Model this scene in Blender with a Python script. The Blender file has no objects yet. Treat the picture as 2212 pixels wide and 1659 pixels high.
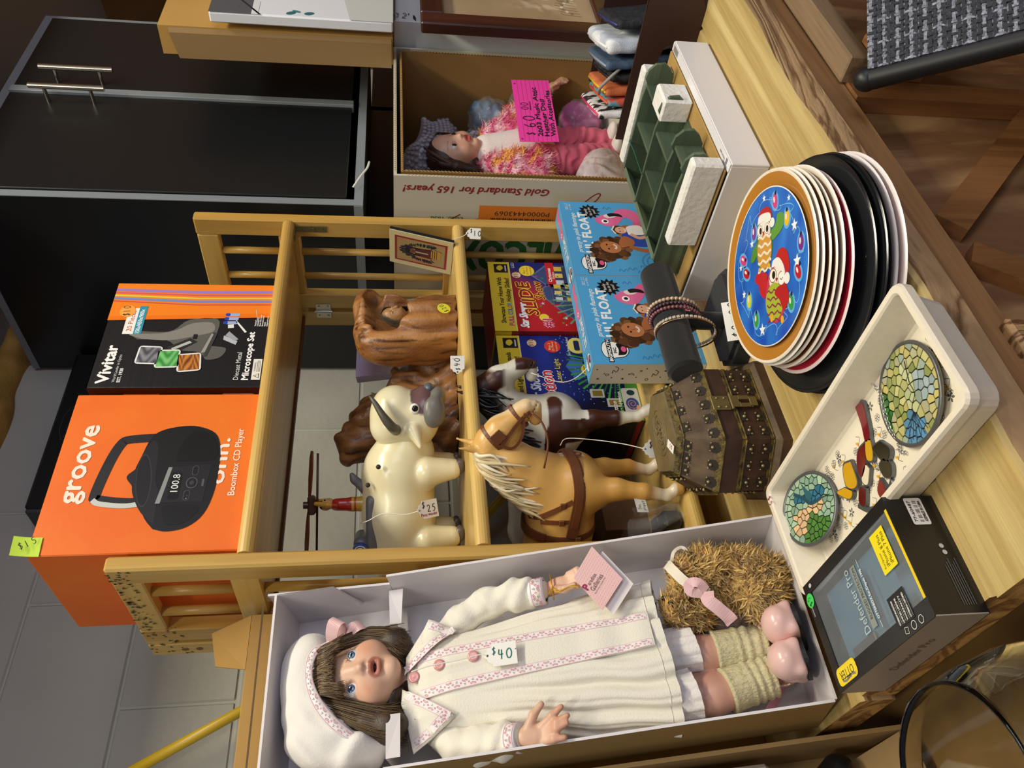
import bpy, bmesh, math, random
import numpy as np
from mathutils import Vector, Matrix, Euler

random.seed(7)
rng = np.random.default_rng(7)
C = bpy.context.scene.collection
D2R = math.pi / 180.0

# ------------------------------------------------------------------ camera, world, lights, exposure
scn = bpy.context.scene
yaw, pit, rol = 39.9 * D2R, 8.32 * D2R, 0.2 * D2R
fwd = Vector((math.sin(yaw) * math.cos(pit), math.cos(yaw) * math.cos(pit), -math.sin(pit)))
rgt = Vector((math.cos(yaw), -math.sin(yaw), 0))
dwn = fwd.cross(rgt)
rgt2 = rgt * math.cos(rol) + dwn * math.sin(rol)
dwn2 = -rgt * math.sin(rol) + dwn * math.cos(rol)
cam_d = bpy.data.cameras.new('camera')
cam = bpy.data.objects.new('camera', cam_d)
C.objects.link(cam)
# the phone was held on its side: the picture's right is the room's down
cam.matrix_world = Matrix(((dwn2.x, rgt2.x, -fwd.x, 0), (dwn2.y, rgt2.y, -fwd.y, 0), (dwn2.z, rgt2.z, -fwd.z, 1.28), (0, 0, 0, 1)))
cam_d.sensor_width = 36.0
cam_d.lens = 1705.6 / 2212 * 36.0
cam_d.clip_start = 0.02
scn.camera = cam

w = bpy.data.worlds.new('world')
scn.world = w
w.use_nodes = True
w.node_tree.nodes['Background'].inputs[0].default_value = (0.80, 0.83, 1.0, 1)
w.node_tree.nodes['Background'].inputs[1].default_value = 0.30


def area(name, loc, target, sx, sy, power, col):
    l = bpy.data.lights.new(name, 'AREA')
    l.shape = 'RECTANGLE'
    l.size, l.size_y = sx, sy
    l.energy = power
    l.color = col
    o = bpy.data.objects.new(name, l)
    o.location = loc
    o.rotation_euler = (Vector(target) - Vector(loc)).to_track_quat('-Z', 'Y').to_euler()
    C.objects.link(o)
    return o


area('fluorescent_light', (0.95, -0.25, 3.12), (0.95, -0.2, 0), 1.6, 0.25, 54, (1.0, 0.93, 0.74))
area('fluorescent_light', (-0.9, -0.9, 3.12), (-0.9, -0.9, 0), 0.25, 1.6, 30, (1.0, 0.94, 0.78))
area('front_fill_light', (0.9, -2.4, 1.9), (0.9, 1.0, 1.0), 1.6, 1.3, 22, (0.80, 0.84, 1.0))  # unseen cool daylight behind the camera, strengthened as fill to lift shadows
scn.view_settings.view_transform = 'Standard'
scn.view_settings.look = 'None'
scn.view_settings.gamma = 1.0
scn.view_settings.use_curve_mapping = False
scn.view_settings.exposure = 0.0


# ------------------------------------------------------------------ colour and materials
def lin(h):
 if not isinstance(h,str):
  return tuple(h)
 h=h.lstrip('#')
 o=[]
 for i in(0,2,4):
  c=int(h[i:i+2],16)/255.0
  o.append(c/12.92 if c<=0.04045 else((c+0.055)/1.055)**2.4)
 return tuple(o)
MATS={}
def nodes_of(m):
 m.use_nodes=True
 return m.node_tree.nodes,m.node_tree.links,m.node_tree.nodes['Principled BSDF']
def texco(n,l,scale=(1,1,1),rot=(0,0,0),kind='Object'):
 tc=n.new('ShaderNodeTexCoord')
 mp=n.new('ShaderNodeMapping')
 mp.inputs['Scale'].default_value=scale
 mp.inputs['Rotation'].default_value=rot
 l.new(tc.outputs[kind],mp.inputs['Vector'])
 return mp.outputs['Vector']
def pm(name,col,rough=0.5,metal=0.0,bump=0.0,bscale=150.0,var=0.0,vscale=12.0,col2=None,stretch=(1,1,1),spec=0.5,sheen=0.0,coat=0.0,sub=0.0):
 """plain procedural material: colour, blotchy variation to a second colour, fine relief"""
 if name in MATS:
  return MATS[name]
 m=bpy.data.materials.new(name)
 n,l,b=nodes_of(m)
 c=lin(col)
 b.inputs['Base Color'].default_value=(*c,1)
 b.inputs['Roughness'].default_value=rough
 b.inputs['Metallic'].default_value=metal
 b.inputs['Specular IOR Level'].default_value=spec
 if sheen:
  b.inputs['Sheen Weight'].default_value=sheen
 if coat:
  b.inputs['Coat Weight'].default_value=coat
  b.inputs['Coat Roughness'].default_value=0.15
 if sub:
  b.inputs['Subsurface Weight'].default_value=sub
  b.inputs['Subsurface Scale'].default_value=0.004
 if var>0 or bump>0:
  v=texco(n,l,stretch)
 if var>0:
  nz=n.new('ShaderNodeTexNoise')
  nz.inputs['Scale'].default_value=vscale
  nz.inputs['Detail'].default_value=5
  l.new(v,nz.inputs['Vector'])
  cr=n.new('ShaderNodeValToRGB')
  c2=lin(col2)if col2 else tuple(x*(1-var)for x in c)
  cr.color_ramp.elements[0].position=0.35
  cr.color_ramp.elements[1].position=0.68
  cr.color_ramp.elements[0].color=(*c2,1)
  cr.color_ramp.elements[1].color=(*c,1)
  l.new(nz.outputs['Fac'],cr.inputs['Fac'])
  l.new(cr.outputs['Color'],b.inputs['Base Color'])
 if bump>0:
  nb=n.new('ShaderNodeTexNoise')
  nb.inputs['Scale'].default_value=bscale
  nb.inputs['Detail'].default_value=3
  l.new(v,nb.inputs['Vector'])
  bp=n.new('ShaderNodeBump')
  bp.inputs['Strength'].default_value=bump
  bp.inputs['Distance'].default_value=0.002
  l.new(nb.outputs['Fac'],bp.inputs['Height'])
  l.new(bp.outputs['Normal'],b.inputs['Normal'])
 MATS[name]=m
 return m
def wood(name,c1,c2,axis='X',ring=18.0,rough=0.45,dist=6.0,stretch=0.08,bump=0.15,spots=None,contrast=(0.3,0.72)):
 """grain running along one object axis"""
 if name in MATS:
  return MATS[name]
 m=bpy.data.materials.new(name)
 n,l,b=nodes_of(m)
 sc={'X':(stretch,1,1),'Y':(1,stretch,1),'Z':(1,1,stretch)}[axis]
 v=texco(n,l,sc)
 nz=n.new('ShaderNodeTexNoise')
 nz.inputs['Scale'].default_value=ring
 nz.inputs['Detail'].default_value=6
 nz.inputs['Distortion'].default_value=dist*0.1
 l.new(v,nz.inputs['Vector'])
 wv=n.new('ShaderNodeMath')
 wv.operation='MULTIPLY'
 wv.inputs[1].default_value=dist
 l.new(nz.outputs['Fac'],wv.inputs[0])
 fr=n.new('ShaderNodeMath')
 fr.operation='PINGPONG'
 fr.inputs[1].default_value=1.0
 l.new(wv.outputs[0],fr.inputs[0])
 cr=n.new('ShaderNodeValToRGB')
 cr.color_ramp.elements[0].position=contrast[0]*0.5
 cr.color_ramp.elements[1].position=contrast[1]
 cr.color_ramp.elements[0].color=(*lin(c2),1)
 cr.color_ramp.elements[1].color=(*lin(c1),1)
 l.new(fr.outputs[0],cr.inputs['Fac'])
 n2=n.new('ShaderNodeTexNoise')
 n2.inputs['Scale'].default_value=ring*14
 n2.inputs['Detail'].default_value=3
 l.new(v,n2.inputs['Vector'])
 mx=n.new('ShaderNodeMix')
 mx.data_type='RGBA'
 mx.blend_type='OVERLAY'
 mx.inputs[0].default_value=0.35
 l.new(cr.outputs['Color'],mx.inputs[6])
 l.new(n2.outputs['Color'],mx.inputs[7])
 g=n.new('ShaderNodeRGBToBW')
 l.new(n2.outputs['Color'],g.inputs[0])
 l.new(g.outputs[0],mx.inputs[7])
 out=mx.outputs[2]
 if spots:
  n3=n.new('ShaderNodeTexNoise')
  n3.inputs['Scale'].default_value=spots[1]
  n3.inputs['Detail'].default_value=4
  tc=texco(n,l)
  l.new(tc,n3.inputs['Vector'])
  r3=n.new('ShaderNodeValToRGB')
  r3.color_ramp.elements[0].position=spots[2]
  r3.color_ramp.elements[1].position=spots[2]+0.12
  r3.color_ramp.elements[0].color=(0,0,0,1)
  r3.color_ramp.elements[1].color=(1,1,1,1)
  l.new(n3.outputs['Fac'],r3.inputs['Fac'])
  m2=n.new('ShaderNodeMix')
  m2.data_type='RGBA'
  l.new(r3.outputs['Color'],m2.inputs[0])
  l.new(out,m2.inputs[6])
  m2.inputs[7].default_value=(*lin(spots[0]),1)
  out=m2.outputs[2]
 l.new(out,b.inputs['Base Color'])
 b.inputs['Roughness'].default_value=rough
 bp=n.new('ShaderNodeBump')
 bp.inputs['Strength'].default_value=bump
 bp.inputs['Distance'].default_value=0.001
 l.new(fr.outputs[0],bp.inputs['Height'])
 l.new(bp.outputs['Normal'],b.inputs['Normal'])
 MATS[name]=m
 return m
def paint(name,rough=0.5,metal=0.0,bump=0.0,bscale=300,coat=0.0,spec=0.5,sub=0.0,sheen=0.0,stretch=(1,1,1)):
 """colour comes from the mesh's own print / paint colours"""
 if name in MATS:
  return MATS[name]
 m=pm(name,(0.5,0.5,0.5),rough,metal,bump,bscale,coat=coat,spec=spec,sub=sub,sheen=sheen,stretch=stretch)
 n,l,b=nodes_of(m)
 a=n.new('ShaderNodeAttribute')
 a.attribute_name='Col'
 l.new(a.outputs['Color'],b.inputs['Base Color'])
 return m
def glass(name,col=(1,1,1),rough=0.02,ior=1.45):
 if name in MATS:
  return MATS[name]
 m=bpy.data.materials.new(name)
 n,l,b=nodes_of(m)
 b.inputs['Base Color'].default_value=(*lin(col),1)
 b.inputs['Roughness'].default_value=rough
 b.inputs['Transmission Weight'].default_value=1.0
 b.inputs['IOR'].default_value=ior
 MATS[name]=m
 return m
def film(name,col=(1,1,1),rough=0.08,alpha=0.18,bump=0.4,bscale=30):
 """thin clear plastic: mostly see-through with gloss"""
 if name in MATS:
  return MATS[name]
 m=pm(name,col,rough,bump=bump,bscale=bscale)
 n,l,b=nodes_of(m)
 b.inputs['Alpha'].default_value=alpha
 b.inputs['Specular IOR Level'].default_value=1.0
 return m
def rotm(rx=0,ry=0,rz=0):
 return np.array(Euler((rx*D2R,ry*D2R,rz*D2R)).to_matrix())
def frame(z,x=None):
 z=np.array(z,float)
 z/=np.linalg.norm(z)
 x=np.array(x if x is not None else((1,0,0)if abs(z[0])<0.9 else(0,1,0)),float)
 x=x-z*(x@z)
 x/=np.linalg.norm(x)
 return np.stack([x,np.cross(z,x),z],1)
class MB:
 def __init__(s):
  s.v,s.f,s.mi,s.sm,s.col=[],[],[],[],[]
  s.n=0
 def add(s,v,f,mi=0,smooth=False,col=None):
  v=np.asarray(v,float).reshape(-1,3)
  s.v.append(v)
  s.f+=[tuple(int(i)+s.n for i in q)for q in f]
  s.mi+=[mi]*len(f)
  s.sm+=[smooth]*len(f)
  c=np.asarray(col if col is not None else(0.8,0.8,0.8),float)
  s.col.append(np.tile(c,(len(v),1))if c.ndim==1 else c)
  s.n+=len(v)
  return s
 def box(s,c,d,bev=0.0,R=None,mi=0,col=None):
  d=np.asarray(d,float)/2
  if bev<=0:
   v=np.array([[x,y,z]for x in(-1,1)for y in(-1,1)for z in(-1,1)])*d
   f=[(0,1,3,2),(4,6,7,5),(0,4,5,1),(2,3,7,6),(0,2,6,4),(1,5,7,3)]
  else:
   bev=min(bev,d.min()*0.49)
   v,idx=[],{}
   for a in range(3):
    for sg in np.ndindex(2,2,2):
     sv=np.array(sg)*2-1
     p=sv*(d-bev)
     p[a]=sv[a]*d[a]
     idx[(a,sg)]=len(v)
     v.append(p)
   f=[]
   cyc=[(0,0),(1,0),(1,1),(0,1)]
   for a in range(3):
    o=[(a+1)%3,(a+2)%3]
    for sd in(0,1):
     q=[]
     for i,j in cyc:
      sg=[0,0,0]
      sg[a],sg[o[0]],sg[o[1]]=sd,i,j
      q.append(idx[(a,tuple(sg))])
     f.append(tuple(q)if sd else tuple(q[::-1]))
   for a in range(3):
    b,c2=(a+1)%3,(a+2)%3
    for i,j in cyc:
     k0,k1=[0]*3,[0]*3
     k0[a],k1[a]=0,1
     for k in(k0,k1):
      k[b],k[c2]=i,j
     k0,k1=tuple(k0),tuple(k1)
     q=(idx[(b,k0)],idx[(b,k1)],idx[(c2,k1)],idx[(c2,k0)])
     f.append(q if(i+j)%2 else q[::-1])
   for sg in np.ndindex(2,2,2):
    q=(idx[(0,sg)],idx[(1,sg)],idx[(2,sg)])
    f.append(q if sum(sg)%2 else q[::-1])
   v=np.array(v)
  if R is not None:
   v=v@np.asarray(R).T
  return s.add(v+np.asarray(c,float),f,mi,False,col)
 def bx(s,x0,x1,y0,y1,z0,z1,bev=0.0,mi=0,col=None):
  return s.box(((x0+x1)/2,(y0+y1)/2,(z0+z1)/2),(abs(x1-x0),abs(y1-y0),abs(z1-z0)),bev,None,mi,col)
 def prism(s,poly,h,O=(0,0,0),F=None,mi=0,col=None,smooth=False,both=True):
  """2d outline (counter-clockwise) in frame F pushed h along F's third axis"""
  F=np.eye(3)if F is None else np.asarray(F)
  p=np.asarray(poly,float)
  k=len(p)
  a=np.c_[p,np.zeros(k)]@F.T+O
  b=np.c_[p,np.full(k,h)]@F.T+O
  f=[(i,(i+1)%k,k+(i+1)%k,k+i)for i in range(k)]
  s.add(np.r_[a,b],f,mi,smooth,col)
  s.add(b,[tuple(range(k))],mi,False,col)
  if both:
   s.add(a,[tuple(range(k))[::-1]],mi,False,col)
  return s
 def tube(s,pts,r,n=8,caps=True,mi=0,col=None,smooth=True,flat=1.0,closed=False,up=None):
  p=np.asarray(pts,float)
  k=len(p)
  r=np.full(k,r,float)if np.isscalar(r)else np.asarray(r,float)
  if closed:
   t=np.roll(p,-1,0)-np.roll(p,1,0)
  else:
   t=np.gradient(p,axis=0)
  t/=np.linalg.norm(t,axis=1)[:,None]+1e-12
  x=np.array(up if up is not None else((0,0,1)if abs(t[0][2])<0.9 else(1,0,0)),float)
  V=[]
  for i in range(k):
   x=x-t[i]*(x@t[i])
   x/=np.linalg.norm(x)+1e-12
   y=np.cross(t[i],x)
   a=np.arange(n)*2*math.pi/n
   V.append(p[i]+r[i]*(np.cos(a)[:,None]*x*flat+np.sin(a)[:,None]*y))
  V=np.concatenate(V)
  f=[]
  for i in range(k if closed else k-1):
   i2=(i+1)%k
   for j in range(n):
    j2=(j+1)%n
    f.append((i*n+j,i*n+j2,i2*n+j2,i2*n+j))
  if caps and not closed:
   f.append(tuple(range(n))[::-1])
   f.append(tuple((k-1)*n+j for j in range(n)))
  if col is not None and np.ndim(col)==2 and len(col)==k:
   col=np.repeat(np.asarray(col,float),n,0)
  return s.add(V,f,mi,smooth,col)
 def cyl(s,p0,p1,r0,r1=None,n=24,mi=0,col=None,bev=0.0,smooth=True):
  r1=r0 if r1 is None else r1
  p0,p1=np.asarray(p0,float),np.asarray(p1,float)
  L=np.linalg.norm(p1-p0)
  if bev>0:
   pr=[(0,0),(r0-bev,0),(r0,bev),(r1,L-bev),(r1-bev,L),(0,L)]
  else:
   pr=[(0,0),(r0,0),(r1,L),(0,L)]
  return s.lathe(pr,n,p0,frame(p1-p0),mi,col,smooth=bev>0 or smooth,sharp=True)
 def lathe(s,prof,n=32,O=(0,0,0),F=None,mi=0,col=None,smooth=True,sharp=False,sx=1.0,sy=1.0):
  F=np.eye(3)if F is None else np.asarray(F)
  a=np.arange(n)*2*math.pi/n
  prof=np.asarray(prof,float)
  def ring(r,z):
   return np.c_[np.cos(a)*r*sx,np.sin(a)*r*sy,np.full(n,z)]@F.T+O
  if sharp:
   for(r0,z0),(r1,z1)in zip(prof[:-1],prof[1:]):
    v=np.r_[ring(r0,z0),ring(r1,z1)]
    f=[(j,(j+1)%n,n+(j+1)%n,n+j)for j in range(n)]
    if r0<1e-9:
     f=[(j+n,j,(j+1)%n+n)[::-1]for j in range(n)]
     f=[tuple(n+j for j in range(n))[::-1]]
    elif r1<1e-9:
     f=[tuple(range(n))]
    s.add(v,f,mi,smooth and not(r0<1e-9 or r1<1e-9),col)
   return s
  v=np.concatenate([ring(r,z)for r,z in prof])
  k=len(prof)
  f=[(i*n+j,i*n+(j+1)%n,(i+1)*n+(j+1)%n,(i+1)*n+j)for i in range(k-1)for j in range(n)]
  if col is not None and np.ndim(col)==2 and len(col)==k:
   col=np.repeat(np.asarray(col,float),n,0)
  return s.add(v,f,mi,smooth,col)
 def grid(s,fn,nu,nv,mi=0,col=None,smooth=True,wrap=False):
  V,Cc=[],[]
  for j in range(nv):
   for i in range(nu):
    u=i/(nu if wrap else nu-1)
    V.append(fn(u,j/(nv-1)))
    if callable(col):
     Cc.append(col(u,j/(nv-1)))
  f=[]
  for j in range(nv-1):
   for i in range(nu if wrap else nu-1):
    i2=(i+1)%nu
    f.append((j*nu+i,j*nu+i2,(j+1)*nu+i2,(j+1)*nu+i))
  return s.add(np.array(V),f,mi,smooth,np.array(Cc)if callable(col)else col)
 def ball(s,c,r,nu=16,nv=10,F=None,mi=0,col=None):
  r=np.ones(3)*r
  F=np.eye(3)if F is None else np.asarray(F)
  def fn(u,v):
   th,ph=u*2*math.pi,v*math.pi
   return F@(r*np.array([math.sin(ph)*math.cos(th),math.sin(ph)*math.sin(th),-math.cos(ph)]))+c
  return s.grid(fn,nu,nv,mi,col,True,True)
 def ribbon(s,pts,wd,up,th=0.0008,mi=0,col=None):
  """flat strip along pts, width wd across 'up' x tangent"""
  p=np.asarray(pts,float)
  t=np.gradient(p,axis=0)
  t/=np.linalg.norm(t,axis=1)[:,None]+1e-12
  up=np.asarray(up,float)
  if up.ndim==1:
   up=np.tile(up,(len(p),1))
  sd=np.cross(t,up)
  sd/=np.linalg.norm(sd,axis=1)[:,None]+1e-12
  nn=np.cross(sd,t)
  wd=np.ones(len(p))*wd
  q=np.stack([p-sd*wd[:,None]/2-nn*th/2,p+sd*wd[:,None]/2-nn*th/2,p+sd*wd[:,None]/2+nn*th/2,p-sd*wd[:,None]/2+nn*th/2],1).reshape(-1,3)
  k=len(p)
  f=[(i*4+j,i*4+(j+1)%4,(i+1)*4+(j+1)%4,(i+1)*4+j)for i in range(k-1)for j in range(4)]
  f+=[(3,2,1,0),(4*k-4,4*k-3,4*k-2,4*k-1)]
  return s.add(q,f,mi,False,col)
 def move(s,M=None,t=(0,0,0)):
  for i in range(len(s.v)):
   s.v[i]=(s.v[i]@np.asarray(M).T if M is not None else s.v[i])+np.asarray(t,float)
  return s
 def mesh(s,name,mats):
  me=bpy.data.meshes.new(name)
  v=np.concatenate(s.v)if s.v else np.zeros((0,3))
  me.from_pydata(v.tolist(),[],s.f)
  for m in(mats if isinstance(mats,(list,tuple))else[mats]):
   me.materials.append(m)
  me.polygons.foreach_set('material_index',s.mi)
  me.polygons.foreach_set('use_smooth',s.sm)
  a=me.attributes.new('Col','FLOAT_COLOR','POINT')
  c=np.c_[np.concatenate(s.col),np.ones(len(v))].astype(np.float32)
  a.data.foreach_set('color',c.ravel())
  me.update()
  return me
 def build(s,name,mats,parent=None,world=True,label=None,cat=None,group=None,kind=None,origin=None):
  """one mesh object; coordinates are the room's unless world is off (then the parent's own)"""
  M=None
  if parent is not None and world:
   M=np.array(base_m(parent).inverted())
  elif parent is None and s.v:
   v=np.concatenate(s.v)
   lo,hi=v.min(0),v.max(0)
   o=np.array(origin)if origin is not None else np.array([(lo[0]+hi[0])/2,(lo[1]+hi[1])/2,lo[2]])
   M=np.eye(4)
   M[:3,3]=-o
  if M is not None:
   s.move(M[:3,:3],M[:3,3])
  ob=bpy.data.objects.new(name,s.mesh(name,mats))
  C.objects.link(ob)
  if parent is not None:
   ob.parent=parent
  else:
   ob.location=o
  tag(ob,label,cat,group,kind)
  return ob
def base_m(o):
 m=Matrix.LocRotScale(o.location,o.rotation_euler,o.scale)
 return base_m(o.parent)@m if o.parent else m
def tag(o,label=None,cat=None,group=None,kind=None):
 for k,v in(('label',label),('category',cat),('group',group),('kind',kind)):
  if v:
   o[k]=v
 return o
def thing(name,label,cat,loc=(0,0,0),rot=(0,0,0),group=None,kind=None):
 o=bpy.data.objects.new(name,None)
 o.empty_display_size=0.02
 o.location=loc
 o.rotation_euler=tuple(a*D2R for a in rot)
 C.objects.link(o)
 return tag(o,label,cat,group,kind)
def copy_tree(o,parent=None):
 c=o.copy()
 C.objects.link(c)
 if parent is not None:
  c.parent=parent
 for ch in list(o.children):
  copy_tree(ch,c)
 return c
TXT={}
def text_tris(t):
 if t in TXT:
  return TXT[t]
 cu=bpy.data.curves.new('lettering','FONT')
 cu.body=t
 cu.resolution_u=2
 ob=bpy.data.objects.new('lettering',cu)
 me=bpy.data.meshes.new_from_object(ob)
 v=np.array([p.co[:2]for p in me.vertices])if len(me.vertices)else np.zeros((1,2))
 f=[tuple(p.vertices)for p in me.polygons]
 bpy.data.objects.remove(ob)
 bpy.data.curves.remove(cu)
 bpy.data.meshes.remove(me)
 TXT[t]=(v,f)
 return TXT[t]
class Print(MB):
 """2-d artwork laid on a plane: O corner, ex to the reader's right, ey up"""
 def __init__(s,O,ex,ey,lift=0.0003,step=0.00012,fold=None):
  super().__init__()
  s.O=np.asarray(O,float)
  s.ex=np.asarray(ex,float)/np.linalg.norm(ex)
  s.ey=np.asarray(ey,float)/np.linalg.norm(ey)
  s.nz=np.cross(s.ex,s.ey)
  s.lift,s.step,s.clip=lift,step,fold
 def put(s,p,f,col,lay):
  p=np.asarray(p,float)
  if s.clip:
   p=np.c_[np.clip(p[:,0],s.clip[0],s.clip[1]),np.clip(p[:,1],s.clip[2],s.clip[3])]
  v=s.O+p[:,:1]*s.ex+p[:,1:2]*s.ey+s.nz*(s.lift+lay*s.step)
  s.add(v,f,0,False,lin(col)if not isinstance(col,np.ndarray)else col)
  return s
 def poly(s,p,col,lay=1):
  return s.put(p,[tuple(range(len(p)))],col,lay)
 def rect(s,x0,y0,x1,y1,col,lay=1,r=0.0):
  if r<=0:
   return s.poly([(x0,y0),(x1,y0),(x1,y1),(x0,y1)],col,lay)
  p=[]
  for cx,cy,a0 in((x1-r,y0+r,-90),(x1-r,y1-r,0),(x0+r,y1-r,90),(x0+r,y0+r,180)):
   p+=[(cx+r*math.cos((a0+a)*D2R),cy+r*math.sin((a0+a)*D2R))for a in(0,30,60,90)]
  return s.poly(p,col,lay)
 def ell(s,cx,cy,rx,ry=None,col='ffffff',lay=1,rot=0,n=28,a0=0,a1=360):
  ry=rx if ry is None else ry
  c,sn=math.cos(rot*D2R),math.sin(rot*D2R)
  full=abs(a1-a0)>=360
  p=[]
  for k in range(n if full else n+1):
   a=(a0+(a1-a0)*k/n)*D2R
   x,y=rx*math.cos(a),ry*math.sin(a)
   p.append((cx+x*c-y*sn,cy+x*sn+y*c))
  return s.poly(p,col,lay)
 def star(s,cx,cy,r,r2,k,col,lay=1,rot=90):
  p=[(cx+(r if i%2==0 else r2)*math.cos((rot+i*180/k)*D2R),cy+(r if i%2==0 else r2)*math.sin((rot+i*180/k)*D2R))for i in range(2*k)]
  f=[(2*k,i,(i+1)%(2*k))for i in range(2*k)]
  return s.put(p+[(cx,cy)],f,col,lay)
 def line(s,p,wd,col,lay=2,closed=False):
  p=np.asarray(p,float)
  if closed:
   t=np.roll(p,-1,0)-np.roll(p,1,0)
  else:
   t=np.gradient(p,axis=0)
  t/=np.linalg.norm(t,axis=1)[:,None]+1e-12
  nn=np.c_[-t[:,1],t[:,0]]*np.asarray(wd).reshape(-1,1)/2
  k=len(p)
  v=np.r_[p-nn,p+nn]
  f=[(i,(i+1)%k,k+(i+1)%k,k+i)for i in range(k if closed else k-1)]
  return s.put(v,f,col,lay)
 def text(s,t,x,y,h,col,lay=3,wd=None,al='l',rot=0,shear=0.0,bold=0.0,jit=0.0):
  """h = cap height; wd squeezes the line to that width"""
  v,f=text_tris(t)
  if not f:
   return s
  v=v/0.70*h
  x0,x1=v[:,0].min(),v[:,0].max()
  v=v-[x0,0]
  if wd:
   v=v*[wd/(x1-x0),1]
  wdt=v[:,0].max()
  v=v+np.c_[v[:,1]*shear,np.zeros(len(v))]
  if jit:
   v=v+np.c_[np.sin(v[:,1]/h*3+v[:,0]/h)*jit*h,np.sin(v[:,0]/h*2.1+1)*jit*h]
  v=v-[{'l':0,'c':wdt/2,'r':wdt}[al],0]
  c,sn=math.cos(rot*D2R),math.sin(rot*D2R)
  v=v@np.array([[c,sn],[-sn,c]])+[x,y]
  offs=[(0,0)]if not bold else[(a*bold*h,b*bold*h)for a,b in((-1,0),(1,0),(0,1),(0,-1))]
  for q,(a,b)in enumerate(offs):
   s.put(v+[a,b],f,col,lay+q*0.05)
  return s
 def img(s,x0,y0,x1,y1,fn,nx,ny,lay=1):
  """small colour picture as a grid of vertices; fn(u, v) -> linear rgb"""
  u,v=np.meshgrid(np.linspace(0,1,nx),np.linspace(0,1,ny))
  u,v=u.ravel(),v.ravel()
  cols=np.asarray(fn(u,v),float)
  f=[(j*nx+i,j*nx+i+1,(j+1)*nx+i+1,(j+1)*nx+i)for j in range(ny-1)for i in range(nx-1)]
  return s.put(np.c_[x0+(x1-x0)*u,y0+(y1-y0)*v],f,cols,lay)
def hand(pr,t,x,y,h,col='15151a',lay=3,rot=0,wd=0.10,gap=0.22):
 """felt-pen figures drawn as strokes"""
 G={'0':[[(.5,1),(.15,.8),(.05,.45),(.2,.05),(.5,0),(.8,.2),(.9,.6),(.75,.92),(.5,1)]],'1':[[(.35,1),(.32,0)]],'2':[[(.1,.8),(.35,1),(.7,.9),(.72,.6),(.4,.25),(.08,.03),(.5,.04),(.9,.02)]],'3':[[(.1,.95),(.6,.98),(.7,.75),(.35,.55),(.75,.4),(.7,.1),(.35,0),(.08,.12)]],'4':[[(.25,1),(.1,.45),(.85,.5)],[(.65,.95),(.55,0)]],'5':[[(.85,1),(.3,.98),(.2,.6),(.6,.62),(.8,.35),(.55,.04),(.12,.02)]],'6':[[(.6,1),(.2,.65),(.08,.3),(.3,0),(.7,.08),(.78,.35),(.45,.5),(.12,.3)]],'$':[[(.85,.85),(.5,.95),(.2,.78),(.5,.55),(.82,.38),(.55,.1),(.1,.15)],[(.58,1.1),(.4,-.08)]],'-':[[(.1,.45),(.9,.55)]],'.':[[(.4,0),(.5,.06)]],"'":[[(.4,1.1),(.55,.85)]],}
 c,sn=math.cos(rot*D2R),math.sin(rot*D2R)
 cx=0
 for ch in t:
  if ch==' ':
   cx+=0.5*h
   continue
  for st in G[ch]:
   p=np.array(st)*[0.62*h,h]+[cx,0]
   q=[]
   for i in range(len(p)-1):
    for k in range(4):
     q.append(p[i]+(p[i+1]-p[i])*k/4)
   q.append(p[-1])
   q=np.array(q)
   if len(q)>6:
    for _ in range(2):
     q[1:-1]=(q[:-2]+q[1:-1]*2+q[2:])/4
   q=q@np.array([[c,sn],[-sn,c]])+[x,y]
   pr.line(q,wd*h,col,lay)
  cx+=(0.62+gap)*h
 return pr
def seg_d(P,a,b,ra,rb):
 a,b=np.asarray(a,float),np.asarray(b,float)
 ab=b-a
 t=np.clip(((P-a)@ab)/(ab@ab+1e-12),0,1)
 return np.linalg.norm(P-a-t[:,None]*ab,axis=1)-(ra+(rb-ra)*t)
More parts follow.
